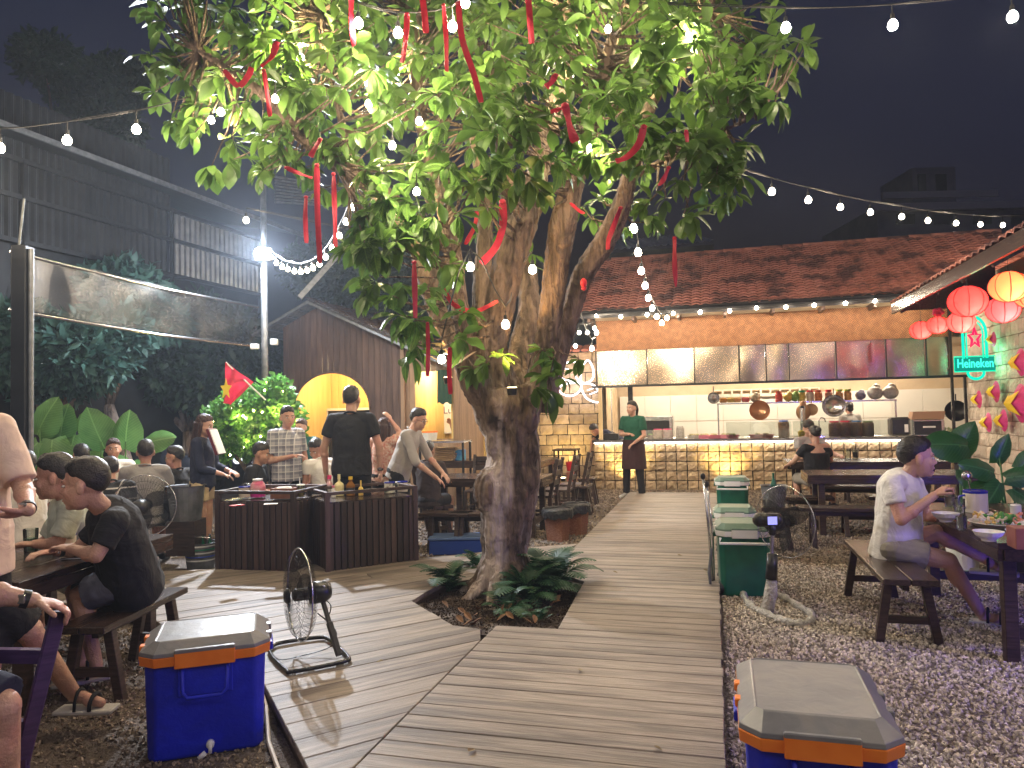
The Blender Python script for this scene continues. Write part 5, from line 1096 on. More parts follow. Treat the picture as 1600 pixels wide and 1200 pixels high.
# behind the trunk
t1 = G(678, 750, .65); table('dark table left of the trunk, in front of the stacked menus', V((t1.x+.75, t1.y+.42, GZ)), KR+math.pi/2, 1.5, .8)
t2 = P(668, 722, 11.3); tm = table('high dark table carrying the stack of wooden menus', V((t2.x+.55, 11.7, GZ)), KR+math.pi/2, 1.2, .6, t2.z-GZ)
bench('short bench left of the trunk with light on its seat', V((G(698, 800, .35).x, G(698, 800, .35).y, GZ)), KR+math.pi/2, .6, .28)
bench('long bench slanting beside the man in the grey shirt', V((G(675, 790, .35).x-.1, G(675, 790, .35).y+.5, GZ)), KR+.7, 1.2, .26)
bench('short bench just behind the trunk', V((G(745, 800, .35).x, G(745, 800, .35).y, GZ)), KR+math.pi/2, .6, .28)
t4 = G(890, 716, .65); table('dark table right of the trunk behind the row of chairs', V((t4.x-.8, t4.y-.2, GZ)), KR, 1.8, .8)
chair('first dark chair right of the trunk, closest to it', V((P(843, 760, 10.2).x, 10.2, GZ)), KR+math.pi/2)
chair('middle dark chair in the row right of the trunk', V((P(872, 760, 10.9).x, 10.9, GZ)), KR+math.pi/2)
chair('third dark chair in the row right of the trunk', V((P(895, 760, 11.6).x, 11.6, GZ)), KR+math.pi/2)
chair('chair with a pale back seen left of the trunk', V((P(752, 740, 11).x, 11, GZ)), KR+math.pi)
bench('pale topped stool at the end of the chair row', V((P(910, 760, 11.2).x, 11.4, GZ)), KR, .45, .28)
bench('second pale topped stool nearer the kitchen', V((P(918, 740, 12.6).x, 12.6, GZ)), KR, .45, .28)
sst = thing('serving_stand', 'small dark serving stand beside the left end of the counter', 'stand', K(13.9, -2.75, GZ), KR)
MB().box((0, 0, .85), (.45, .45, .03)).build('top', DW2, sst)
for x in (-.2, .2):
    for y in (-.2, .2): MB().box((x, y, .42), (.03, .03, .84)).build('leg', BLKM, sst)
for i, (zz, c_) in enumerate(((.55, (.6, .02, .03)), (.35, (.7, .25, .2)), (.15, (.05, .05, .05)))):
    tk_ = thing('stacked_tub', ('red tub on top under the serving stand', 'pale red tub in the middle under the serving stand', 'black tub lowest under the serving stand')[i], 'tub', K(13.85, -2.65, GZ+zz-.1), KR, 'tubs under the serving stand'); MB().lathe([(.001, 0), (.09, 0), (.11, .17), (.1, .17), (.085, .01)], 16).build('body', M('tub_colour', c_, r=.4), tk_, smooth=False)
# the purple chair at the frame's left edge
PURP = M('purple_wood', (.05, .025, .09), (.08, .04, .13), s=6, st=(1, 1, 8), r=.4, b=.2)  # dark wood with a purple tint
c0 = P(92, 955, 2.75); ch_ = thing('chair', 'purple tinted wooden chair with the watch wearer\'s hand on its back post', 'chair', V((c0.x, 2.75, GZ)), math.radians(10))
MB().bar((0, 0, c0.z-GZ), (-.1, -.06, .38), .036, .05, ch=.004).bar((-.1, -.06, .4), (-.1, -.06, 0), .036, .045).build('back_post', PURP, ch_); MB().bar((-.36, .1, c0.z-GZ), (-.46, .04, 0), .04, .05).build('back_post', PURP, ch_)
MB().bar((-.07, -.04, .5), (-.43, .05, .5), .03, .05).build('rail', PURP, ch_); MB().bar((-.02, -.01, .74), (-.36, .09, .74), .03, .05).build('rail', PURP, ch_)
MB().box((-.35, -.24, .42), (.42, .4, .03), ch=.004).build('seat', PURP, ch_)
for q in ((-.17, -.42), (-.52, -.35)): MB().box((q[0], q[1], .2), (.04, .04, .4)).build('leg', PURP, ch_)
# ================================================================== COOLERS
def cooler(label, loc, rz, W=.56, D=.42, H=.46, bm=BLUEB, lm=CLID, rim=ORNG, group='blue coolers with grey lids', handle_front=True, spout=True):
    t = thing('cooler_box', label, 'cooler', loc, rz, group)
    def ring(w_, d_, z_, c_): return [(-w_+c_, -d_, z_), (w_-c_, -d_, z_), (w_, -d_+c_, z_), (w_, d_-c_, z_), (w_-c_, d_, z_), (-w_+c_, d_, z_), (-w_, d_-c_, z_), (-w_, -d_+c_, z_)]
    def stackm(rs):
        m = MB(); vs = [q for r_ in rs for q in r_]; fs = [(i*8+k, i*8+(k+1) % 8, (i+1)*8+(k+1) % 8, (i+1)*8+k) for i in range(len(rs)-1) for k in range(8)]
        fs += [tuple(range(8))[::-1], tuple(range((len(rs)-1)*8, len(rs)*8))]; return m.add(vs, fs)
    w_, d_ = W/2, D/2; hb = H-.1
    o = stackm([ring(w_*.86, d_*.86, 0, .03), ring(w_*.885, d_*.885, .02, .035), ring(w_*.93, d_*.93, hb-.005, .05)]).build('body', bm, t); bv = o.modifiers.new('b', 'BEVEL'); bv.width = .012; bv.segments = 3
    o = stackm([ring(w_*1.0, d_*1.0, hb-.015, .07), ring(w_*1.015, d_*1.015, hb+.03, .07)]).build('rim', rim, t); bv = o.modifiers.new('b', 'BEVEL'); bv.width = .004; bv.segments = 2
    o = stackm([ring(w_*1.01, d_*1.01, hb+.031, .07), ring(w_*1.0, d_*1.0, hb+.048, .07), ring(w_*.80, d_*.77, H-.012, .03), ring(w_*.77, d_*.735, H-.008, .02), ring(w_*.76, d_*.725, H-.012, .02)]).build('lid', lm, t); bv = o.modifiers.new('b', 'BEVEL'); bv.width = .006; bv.segments = 3
    o = MB().box((0, -d_*1.02, hb+.012), (W*.46, .02, .075), ch=.004).build('front_latch', rim, t); MB().box((0, -d_*1.02, hb+.052), (W*.46, .022, .02), ch=.004).build('lid_lip', lm, t)
    if handle_front: MB().tube([(-W*.17, -d_*.94, hb-.03), (-W*.17, -d_*.96-.03, hb-.05), (-W*.165, -d_*.95-.05, hb-.13), (-W*.13, -d_*.95-.055, hb-.155), (W*.13, -d_*.95-.055, hb-.155), (W*.165, -d_*.95-.05, hb-.13), (W*.17, -d_*.96-.03, hb-.05), (W*.17, -d_*.94, hb-.03)], .0095, 8).build('handle', bm, t, smooth=True); MB().box((0, -d_*.925, hb-.09), (W*.42, .012, .15), ch=.004).build('handle_recess', bm, t)
    for sx in (-1, 1):
        MB().box((sx*w_*1.02, 0, hb-.02), (.025, .16, .04), ch=.006).build('side_grip', bm, t)
        for sy in (-1, 1): MB().box((sx*w_*.99, sy*.08, hb+.04), (.03, .05, .03), ch=.004).build('hinge', rim if sx < 0 else lm, t)
    if spout: MB().cyl((.02, -d_*.88, .06), (.02, -d_*.88-.03, .06), .018, n=12).caps((.02, -d_*.88-.03, .06), (.02, -d_*.88-.035, .03), .008).cyl((.0, -d_*.88-.035, .03), (-.03, -d_*.88-.04, .01), .012, n=8).build('drain_spout', WHITE, t, smooth=True)
    return t
cooler('blue cooler with grey lid beside the floor fan', V((-1.56, 3.76, GZ)), math.radians(19), W=.58, D=.50, H=.56)
cooler('blue cooler with a grey domed lid, cut off by the lower edge of the view', V((1.10, 2.83, GZ)), math.radians(-16), W=.52, D=.74, H=.55)
st_ = thing('wooden_stick', 'pale stick lying on the ground beside the blue cooler', 'stick', G(420, 1160, GZ+.02)); MB().tube([V((0, 0, 0)), G(412, 1125, GZ+.03)-G(420, 1160, GZ+.02)+V((-.02, .1, .03)), G(408, 1080, GZ+.1)-G(420, 1160, GZ+.02)], .011).build('rod', M('pale_stick', (.5, .4, .3), r=.6), st_); MB().tube([V((0, 0, 0)), G(445, 1230, GZ+.02)-G(420, 1160, GZ+.02)], .011).build('rod_end', M('pale_stick2', (.5, .4, .3), r=.6), st_)
def gcooler(label, loc, rz, s=1, handle=False):
    t = cooler(label, loc, rz, .46*s, .5*s, .62*s, GREENB, GLID, WHITE, 'green wheeled coolers', False, False)
    for sy in (-1, 1): MB().lathe([(0, -.02), (.05, -.02), (.062, -.01), (.062, .02), (.05, .03), (0, .03)], 18, (-.2*s+.0, sy*.15, .06), Matrix.Rotation(math.pi/2, 3, 'Y')).build('wheel', BLACK, t, smooth=False)
    MB().tube([(-.2*s, -.27*s, .5*s), (-.21*s, -.3*s, .46*s), (.2*s, -.3*s, .46*s), (.2*s, -.27*s, .5*s)], .012, 6).build('carry_bar', WHITE, t)
    if handle:
        for dx, z1 in ((0, 1.0), (.03, .93)): MB().tube([(-.27+dx*.5, -.1+dx, .08), (-.285+dx, -.1+dx, .55), (-.32+dx, -.1+dx, z1)], .011, 8).build('pull_handle', STEEL, t, smooth=True); MB().ell((-.32+dx, -.1+dx, z1), (.022, .022, .03)).build('grip', BLACK, t, smooth=True)
        MB().tube([(-.27, -.2, .4), (-.3, -.22, .2), (-.28, -.2, 0)], .012, 6).build('hose', GSTEEL, t)
    return t
gp = G(1172, 935); gcooler('near green wheeled cooler with silver pull handle beside the boardwalk', V((gp.x+.03, gp.y+.25, GZ)), KR+.05, 1.0, True)
gp = G(1160, 880); gcooler('second green cooler directly behind the near one', V((gp.x+.02, gp.y+.3, GZ)), KR, .9)
gp = G(1152, 815); gcooler('far green cooler near the kitchen in front of a small fan', V((gp.x, gp.y+.2, GZ)), KR, 1.0)
cb_ = thing('brown_carton', 'brown carton on the gravel between the green coolers', 'carton', V((G(1150, 818).x, G(1150, 818).y-.3, GZ)), KR); MB().box((0, 0, .12), (.32, .25, .24), ch=.004).build('box', M('carton', (.3, .13, .06), (.4, .18, .09), s=6, r=.8), cb_)
MB().box((0, -.01, .245), (.05, .24, .004)).build('tape', M('tape', (.5, .4, .25), r=.3), cb_)
# ================================================================== FANS
def fan_head(t, c, d, R, parts=('guard', 'blade')):
    c, d = V(c), V(d).normalized(); Rm = orient(d, UP).to_3x3(); Mx = lambda x, y, z: c+Rm@V((x, y, z))  # local x = blowing direction
    m = MB(); n = 40
    def circ(r_, x): return [Mx(x, math.cos(2*math.pi*i/n)*r_, math.sin(2*math.pi*i/n)*r_) for i in range(n)]
    MB().tube(circ(R, 0), R*.018, 6, True).build('guard_ring', STEEL if R > .25 else BLKM, t, smooth=True)
    for sg in (1, -1):
        for f in (.3, .55, .8): m.tube(circ(R*f, sg*.07*(1-f*f*.8)), .0011, 3, True)
        for k in range(54):
            an = 2*math.pi*k/54; y, z = math.cos(an), math.sin(an)
            m.tube([Mx(sg*.068, y*R*.16, z*R*.16), Mx(sg*.06, y*R*.55, z*R*.55), Mx(sg*.042, y*R*.85, z*R*.85), Mx(0, y*R, z*R)], .0011, 3)
    o = m.build('guard_wires', BLKM, t); o['kind'] = 'stuff'
    MB().lathe([(0, .0), (R*.17, 0), (R*.17, .012), (R*.12, .025), (0, .03)], 20, Mx(.068, 0, 0), Rm@Matrix.Rotation(math.pi/2, 3, 'Y')).build('hub_badge', BLACK, t, smooth=False)
    MB().lathe([(0, -.05), (R*.14, -.05), (R*.14, .03), (R*.08, .045), (0, .045)], 16, Mx(0, 0, 0), Rm@Matrix.Rotation(math.pi/2, 3, 'Y')).build('hub', BLACK, t)
    for k in range(3):
        an = 2*math.pi*k/3+.4; vs = []
        for i in range(7):
            r_ = R*(.12+.78*i/6); for_w = R*.34*math.sin(math.pi*(.15+.8*i/6)); 
            for j in range(4):
                q = (j/3-.5)*2; a2 = an+q*for_w/r_*.8+.25*i/6; vs.append(Mx(q*.022*(1-i/12), math.cos(a2)*r_, math.sin(a2)*r_))
        MB().add(vs, [(i*4+j, i*4+j+1, i*4+j+5, i*4+j+4) for i in range(6) for j in range(3)]).build('blade', M('smoke_blade', (.05, .05, .055), r=.2, al=.75), t, smooth=True)
    MB().lathe([(0, -.2), (R*.16, -.195), (R*.24, -.16), (R*.25, -.075), (R*.15, -.06)], 18, Mx(0, 0, 0), Rm@Matrix.Rotation(math.pi/2, 3, 'Y')).build('motor_housing', BLACK, t, smooth=True)
    return Mx
fb_ = G(482, 1028, 0); f1 = thing('floor_fan', 'black floor fan with tubular base on the deck beside the blue cooler', 'fan', fb_, 0); fc = P(468, 929, 4.68)-fb_
Mx = fan_head(f1, fc, (-.84, -.52, .02), .285)
MB().box(Mx(-.16, 0, .0), (.06, .08, .05), ch=.006).build('switch_box', BLACK, f1); MB().box(Mx(-.15, 0, 0)+V((0, -.048, .02)), (.05, .006, .06)).build('rating_label', M('label_white', (.6, .55, .8), r=.4), f1)
bp_ = [G(422, 1022, .02), G(445, 1047, .02), G(540, 1030, .02), G(542, 1022, .02), G(500, 992, .02), G(440, 1000, .02)]
bp_ = [G(x, y, .02)-fb_ for x, y in ((421, 1016), (427, 1028), (447, 1047), (460, 1049), (536, 1034), (543, 1025), (515, 1000), (497, 996), (440, 1004), (426, 1010))]
MB().tube(smooth_loop(bp_, 4), .0125, 10, True).build('base_tube', BLKM, f1, smooth=True)
j0 = G(530, 1024, .03)-fb_; j1 = Mx(-.14, 0, -.03); MB().bar(j0, j0.lerp(j1, .55), .035, .03, ch=.003).bar(j0.lerp(j1, .5), j1, .026, .022, ch=.003).build('support_arm', BLACK, f1); MB().caps(j0.lerp(j1, .98), j1, .03).build('tilt_joint', BLACK, f1, smooth=True)
MB().tube(smooth_loop([j1, j1+V((.06, 0, -.06)), j1+V((.03, 0, -.14)), j1+V((-.02, -.02, -.1)), j1+V((.1, -.05, -.2)), j1+V((.08, -.08, -.29)), G(470, 1025, .012)-fb_, G(435, 1030, .012)-fb_, G(415, 1012, .012)-fb_, G(380, 1005, .012)-fb_], 5, False), .0035, 5).build('power_cord', BLACK, f1, smooth=True)
# wrapped pedestal fan
b2 = V((G(1205, 960).x, G(1205, 960).y, GZ)); f2 = thing('pedestal_fan', 'black pedestal fan with plastic wrapped feet beside the green coolers', 'fan', b2); fc2 = P(1226, 815, 5.95)-b2
Mx = fan_head(f2, fc2, (.86, .5, 0), .285)
mc = P(1199, 812, 5.72)-b2; MB().caps(mc+V((-.06, 0, 0)), mc+V((.07, 0, 0)), .055, .05, 14).build('motor_housing', BLACK, f2, smooth=True); MB().box(mc+V((.02, -.056, 0)), (.07, .006, .06)).build('lit_label', emis('blue_label', (.35, .35, 1), .8), f2)
pj = P(1207, 832, 5.7)-b2; pk = P(1205, 905, 5.68)-b2
MB().caps(pj, pj+V((0, 0, .06)), .028).cyl(P(1207, 865, 5.69)-b2, pk, .04, .045, 12).build('height_clamp', BLACK, f2, smooth=True); MB().cyl(pj, pk, .016, n=10).build('pole', STEEL, f2); MB().cyl(pk, V((0, 0, .1)), .02).build('lower_pole', BLACK, f2)
WR = M('crumpled_plastic', (.45, .42, .38), (.7, .66, .6), s=14, r=.3, b=2, bs=40, al=1)
lp = [G(x, y, GZ+.025)-b2 for x, y in ((1163, 925), (1172, 945), (1200, 960), (1235, 972), (1262, 972), (1268, 960), (1245, 945), (1222, 932), (1200, 925))]; q = smooth_loop(lp, 4); MB().tube(q, [.026+.007*math.sin(i*1.9)+.005*math.sin(i*3.3) for i in range(len(q))], 9, True).build('wrapped_base', WR, f2, smooth=True)
m = MB(); m.tube([V((-.02, .05, .01)), V((-.01, .02, .08)), V((0, 0, .16)), pk+V((0, 0, -.0))], [.06, .045, .05, .038], 10); o = m.build('plastic_wrap', WR, f2, smooth=True); md = o.modifiers.new('d', 'DISPLACE'); t_x = bpy.data.textures.new('crumple', 'CLOUDS'); t_x.noise_scale = .03; md.texture = t_x; md.strength = .02
f3b = V((P(226, 790, 6.7).x, 6.7, GZ)); f3 = thing('pedestal_fan', 'round black fan seen from behind at the back left', 'fan', f3b); fc3 = P(226, 790, 6.7)-f3b; Mx = fan_head(f3, fc3, (-.12, .99, 0), .275)
MB().cyl(fc3+V((0, -.12, -.02)), V((0, -.1, .02)), .02).build('pole', BLACK, f3); MB().lathe([(0, .03), (.18, .02), (.2, 0)], 20, (0, -.1, 0)).build('base', BLACK, f3)
f4b = V((P(1153, 762, 11.9).x, 11.9, GZ)); f4 = thing('pedestal_fan', 'small fan standing behind the far green cooler', 'fan', f4b); fc4 = P(1153, 762, 11.9)-f4b; fan_head(f4, fc4, (.1, -.99, 0), .21); MB().cyl(fc4+V((0, .08, 0)), V((0, .08, 0)), .02).build('pole', BLACK, f4)
# ================================================================== SLATTED SERVING COUNTERS
def booth(label, p0, p1, z_top, D, n, mat=SLAT):
    p0, p1 = V(p0), V(p1); d = (p1-p0); L = d.length; an = math.atan2(d.y, d.x); t = thing('slatted_counter', label, 'counter', V(((p0.x+p1.x)/2, (p0.y+p1.y)/2, GZ)), an, 'slatted serving counters'); h = z_top-GZ
    for i in range(n):
        x = -L/2+(i+.5)*L/n; MB().box((x, .01+random.uniform(-.003, .003), (h-.1)/2+random.uniform(-.006, 0)), (L/n-.012, .018, h-.12), ch=.002).build('slat', mat, t)
    MB().box((0, .045, (h-.1)/2), (L-.02, .03, h-.12)).build('back_panel', BLACK, t)
    for sx in (-1, 1):
        for k in range(max(3, int(D/.08))): MB().box((sx*(L/2-.01), .04+(k+.5)*(D-.05)/max(3, int(D/.08)), (h-.1)/2), (.018, D/max(3, int(D/.08))-.015, h-.12), ch=.002).build('slat', mat, t)
        for y in (0, D): MB().box((sx*(L/2+.005), y, h/2), (.045, .045, h)).build('corner_post', mat, t)
    MB().box((0, D/2, h-.11), (L-.02, D-.03, .02), ch=.002).build('counter_board', DW2, t)
    for y in (0, D): MB().box((0, y, h-.015), (L+.04, .04, .03), ch=.003).build('top_rail', mat, t)
    for sx in (-1, 1): MB().box((sx*(L/2+.005), D/2, h-.014), (.04, D-.03, .028), ch=.003).build('top_rail', mat, t)
    return t
zt = .82
B1a, B1b = G(342, 889, 0), G(459, 893, 0); B2a, B2b = G(513, 893, 0), G(649, 875, 0)
zt1 = P(400, 767, (B1a.y+B1b.y)/2).z; zt2 = P(580, 764, (B2a.y+B2b.y)/2).z
booth('left slatted counter holding the kettle and the wooden box', B1a, B1b, zt1, .62, 13); booth('right slatted counter holding bottles and enamel mugs', B2a, B2b, zt2, .62, 14)
mb_ = MB().box((0, 0, .4), (.36, .3, .8)); dcn = thing('dark_gap_filler', 'dark cabinet box added for the shade in the gap between the two slatted counters', 'filler', V((G(486, 880).x, G(486, 880).y+.35, GZ)), .1); mb_.build('body', BLACK, dcn); MB().box((0, -.16, .42), (.3, .02, .6), ch=.004).build('door', BLKM, dcn); MB().box((.1, -.18, .5), (.015, .02, .1)).build('handle', STEEL, dcn)  # black box added where the gap between the counters is only in shade
# ================================================================== TABLEWARE AND SMALL THINGS
BLUEL = M('blue_enamel_rim', (.02, .03, .3), r=.25)
def mug(label, loc, s=1., rim=BLUEL, rz=0, handle=True, body=CREAM, pic=False, group='enamel mugs'):
    t = thing('enamel_mug', label, 'mug', loc, rz, group); R_, h = .055*s, .11*s
    MB().lathe([(0, 0), (R_*.97, 0), (R_, .004), (R_, h), (R_*.95, h), (R_*.93, .01), (0, .008)], 24).build('body', body, t, smooth=False); MB().lathe([(R_*1.01, h-.012*s), (R_*1.04, h), (R_*.94, h+.003), (R_*.94, h-.01)], 24).build('rim', rim, t)
    if handle: MB().tube([(R_*.95, 0, h*.8), (R_*1.5, 0, h*.75), (R_*1.55, 0, h*.4), (R_*.95, 0, h*.2)], .006*s, 6).build('handle', rim if pic else body, t, smooth=True)
    return t
def lathe_thing(name, label, cat, loc, prof, mat, part='body', group=None, n=20, smooth=False):
    t = thing(name, label, cat, loc, 0, group); MB().lathe(prof, n).build(part, mat, t, smooth=smooth); return t
def bowl(label, loc, R_=.07, mat=WHITE): return lathe_thing('bowl', label, 'bowl', loc, [(0, 0), (R_*.45, 0), (R_*.5, .012), (R_*.85, R_*.4), (R_, R_*.7), (R_*.96, R_*.7), (R_*.78, R_*.38), (0, .02)], mat, group='white bowls')
def glass(label, loc, R_=.035, h=.11, liq=None):
    t = thing('glass', label, 'glass', loc, 0, 'drinking glasses'); MB().lathe([(0, 0), (R_*.85, 0), (R_, h), (R_*.94, h), (R_*.78, .008), (0, .008)], 20).build('body', GLASS, t, smooth=False)
    if liq: MB().lathe([(0, .009), (R_*.78, .009), (R_*.88, h*.6), (0, h*.6)], 16).build('drink', M('drink', liq, r=.1, trl=.3), t)
    return t
def bottle(label, loc, R_, h, mat, capm, cap_h=.03, neck=.35, group='sauce bottles', lab=None):
    t = thing('bottle', label, 'bottle', loc, 0, group); MB().lathe([(0, 0), (R_, 0), (R_, h*.62), (R_*.85, h*.72), (R_*neck, h*.86), (R_*neck, h), (0, h)], 18).build('body', mat, t, smooth=False)
    MB().lathe([(0, h), (R_*neck*1.25, h), (R_*neck*1.2, h+cap_h), (0, h+cap_h)], 14).build('cap', capm, t)
    if lab: MB().lathe([(R_*1.01, h*.15), (R_*1.01, h*.5)], 18).build('label', lab, t)
    return t
ZL = .65
m1 = mug('tall white enamel mug with a palm picture and blue rim on the left table', G(101, 866, ZL), 1.2, pic=True, handle=False); 
MB().lathe([(.0, .0), (.001, .001)], 4).build('x', CREAM, m1) if False else None
m = MB(); 
for an in (20, 60, 100, 140, 170): m.tube([(0, -.068, .05), (math.cos(math.radians(an))*.022, -.066, .05+math.sin(math.radians(an))*.018), (math.cos(math.radians(an))*.034, -.062, .045+math.sin(math.radians(an))*.012)], [.0012, .003, .001], 4)
m.tube([(0, -.0675, .02), (.003, -.0675, .05)], .0025, 4); m.build('palm_print', M('print_navy', (.04, .07, .25), r=.5), m1); MB().ell((.0, -.0655, .02), (.022, .004, .009), 10, 6).build('wave_print', M('print_blue', (.1, .25, .8), r=.5), m1)
for dx in (-.01, .012): 
    s_ = thing('chopsticks', 'dark handle sticking out of the palm picture mug' if dx < 0 else 'second dark stick in the palm picture mug', 'chopstick', G(101, 866, ZL)+V((dx, 0, .02))); MB().tube([(0, 0, 0), (-.035, 0, .19)], .006, 6).build('stick', BLACK, s_)
ph_ = thing('phone', 'smartphone lying on the left table beside the mug', 'phone', G(118, 873, ZL), math.radians(8)); MB().box((0, 0, .006), (.15, .072, .008), ch=.003).build('case', M('phone_case', (.6, .6, .65), r=.2), ph_); MB().box((0, 0, .0115), (.14, .064, .002)).build('screen', BLACK, ph_)
glass('glass of pale green drink on the left table', G(48, 862, ZL), .045, .15, (.3, .5, .3)); bowl('small glass dish behind the mug on the left table', G(72, 862, ZL), .05)
# on the counters
zc1, zc2 = zt1-.095, zt2-.095
def on1(px, py): return G(px, py, zc1)
def on2(px, py): return G(px, py, zc2)
mug('white enamel mug at the left end of the slatted counter', G(382, 777, zc1+.01), 1.0); kt = thing('glass_jar', 'pink and white round glass jar on the left slatted counter', 'jar', G(403, 776, zc1+.01)); 
MB().lathe([(0, 0), (.07, 0), (.072, .05), (.078, .09), (.07, .13), (.045, .16), (0, .165)], 24).build('jar', M('pink_jar', (.7, .15, .25), (.8, .55, .5), s=14, r=.15), kt, smooth=True); MB().lathe([(.03, .16), (.05, .165), (.05, .18), (0, .185)], 18).build('lid', WHITE, kt); MB().lathe([(.073, .0), (.074, .035)], 24).build('band', M('magenta_band', (.5, .02, .25), r=.3), kt)
gd = thing('glass_dome', 'clear plastic cover lying behind the enamel mug', 'cover', G(385, 768, zc1+.01)); MB().lathe([(.08, 0), (.075, .05), (.05, .09), (0, .1)], 20).build('cover', GLASS, gd, smooth=True)
cr = thing('wooden_box', 'open brown wooden box on the left slatted counter', 'box', G(444, 778, zc1+.01), -.1); 
for q in (((0, -.07, .05), (.22, .012, .1)), ((0, .07, .05), (.22, .012, .1)), ((-.105, 0, .05), (.012, .13, .1)), ((.105, 0, .05), (.012, .13, .1)), ((0, 0, .005), (.2, .13, .01))): MB().box(*q).build('board', M('brown_box', (.22, .09, .05), (.3, .13, .08), s=8, r=.6), cr)
nk = thing('napkin_stack', 'white paper napkins in the wooden box', 'napkins', G(444, 778, zc1+.01)+V((0, 0, .015))); MB().box((0, 0, .05), (.14, .1, .09), rz=.1, ch=.01).build('paper', PAPER, nk)
cu = thing('plastic_cup', 'clear cup of yellow drink with a straw on the left counter', 'cup', G(470, 776, zc1+.01)); MB().lathe([(0, 0), (.034, 0), (.044, .115), (.042, .115), (.032, .004)], 20).build('cup', GLASS, cu); MB().lathe([(0, .004), (.033, .004), (.04, .09), (0, .09)], 18).build('drink', M('yellow_drink', (.8, .6, .1), r=.2, trl=.4), cu); MB().lathe([(.046, .115), (.04, .125), (0, .126)], 18).build('lid', WHITE, cu); MB().tube([(0, 0, .03), (-.012, 0, .2)], .0045, 6).build('straw', WHITE, cu)
for px, py, lb in ((370, 790, 'red packet on the left counter board'), (423, 788, 'white card on the left counter board'), (480, 768, 'white paper at the back of the left counter')): o = thing('paper_card', lb, 'card', G(px, py, zc1+.001), random.random()); MB().box((0, 0, .004), (.12, .07, .006)).build('card', REDP if 'red' in lb else PAPER, o)
YM = M('mayonnaise', (.8, .72, .4), r=.35); OIL = M('fish_sauce', (.35, .15, .03), r=.1, trl=.3)
bottle('bottle with a pink cap and pink label, leftmost on the right counter', G(515, 772, zc2), .036, .16, M('pink_label_bottle', (.6, .25, .3), (.7, .5, .5), s=20, r=.3), M('pink_cap', (.8, .05, .2), r=.4), .04, .5, lab=PAPER)
bottle('fat pale yellow squeeze bottle', G(530, 774, zc2), .05, .17, YM, YM, .05, .25); bottle('dark amber sauce bottle with a yellow cap', G(548, 774, zc2), .045, .165, OIL, M('yellow_cap', (.8, .55, .05), r=.4), .03, .4, lab=M('black_label', (.05, .04, .03), r=.5))
bottle('thin yellow squeeze bottle with pointed cap', G(564, 774, zc2), .026, .11, M('mustard', (.85, .6, .15), r=.4), M('mustard_cap', (.85, .6, .15), r=.4), .045, .25); bottle('small pink and white bottle in front of the pink capped one', G(521, 777, zc2), .024, .1, PAPER, M('pink_cap2', (.8, .2, .3), r=.4), .02, .5)
pl_ = lathe_thing('plate', 'white plate with paper on the right counter', 'plate', G(583, 768, zc2+.03), [(0, 0), (.08, 0), (.12, .015), (.12, .02), (.08, .008), (0, .006)], WHITE)
cn1 = thing('paper_pile', 'crumpled white napkins heaped on the right counter', 'napkins', G(612, 758, zc2+.06)); m = MB()
for k in range(7): m.ell((random.uniform(-.07, .07), random.uniform(-.03, .03), random.uniform(0, .04)), (.035, .03, .012), 7, 5)
m.build('napkins', PAPER, cn1)
mug('enamel mug with dark flowers, left of the mug pair on the right counter', G(609, 770, zc2), 1.05, body=M('flower_enamel', (.7, .68, .62), (.08, .12, .1), s=14, r=.3, lo=.5, hi=.58)); mug('enamel mug with dark rim, right of the pair on the right counter', G(629, 768, zc2), 1.0)
# bucket stack, grey bin
bk = thing('ice_bucket', 'metal bucket with green and blue bands beside the slatted counter', 'bucket', V((G(314, 888).x, G(314, 888).y, GZ))); R_ = .17
MB().lathe([(0, 0), (R_*.8, 0), (R_, .27), (R_*1.03, .28), (R_*.97, .28), (R_*.78, .01)], 28).build('body', GSTEEL, bk, smooth=False)
for i, (z_, mt) in enumerate(((.1, WHITE), (.14, M('band_blue', (.05, .1, .5), r=.4)), (.18, WHITE), (.215, M('band_green', (.01, .2, .1), r=.4)), (.25, WHITE))): MB().lathe([(R_*(.8+z_*.72), z_-.008), (R_*(.83+z_*.72), z_), (R_*(.8+z_*.72)+.002, z_+.008)], 28).build('band', mt, bk)
MB().tube([(-.17, 0, .27), (-.12, -.05, .33), (.0, -.07, .345), (.12, -.05, .33), (.17, 0, .27)], .005, 6).build('handle', STEEL, bk); 
for k in range(3): q = thing('bottle_neck', ('green beer bottle standing in the banded bucket', 'brown bottle at the back of the banded bucket', 'green bottle leaning in the banded bucket')[k], 'bottle', bk.location+V((-.06+.07*k, .02*k, .05)), 0, 'bottles in the bucket'); q.name = 'beer_bottle'; MB().lathe([(0, 0), (.032, 0), (.032, .17), (.013, .24), (.013, .3), (0, .3)], 14).build('body', M('green_glass', (.01, .12, .05), r=.08), q); MB().lathe([(.014, .29), (.015, .305), (0, .306)], 10).build('cap', STEEL, q)
gb = lathe_thing('grey_bin', 'dull grey metal tub behind the woman in shorts', 'tub', V((P(291, 800, 7.9).x, 7.9, P(291, 812, 7.9).z)), [(0, 0), (.15, 0), (.19, .36), (.205, .365), (.185, .36), (.15, .01)], GSTEEL, n=24)
MB().box((0, 0, -.18), (.3, .3, .36)).build('stand', DW, gb)
stk2 = thing('wooden_stick', 'pale stick on the gravel left of the banded bucket', 'stick', G(285, 872, GZ+.02)); MB().tube([(-.12, .0, 0), (.1, .03, .02)], .014).build('rod', CREAM, stk2)
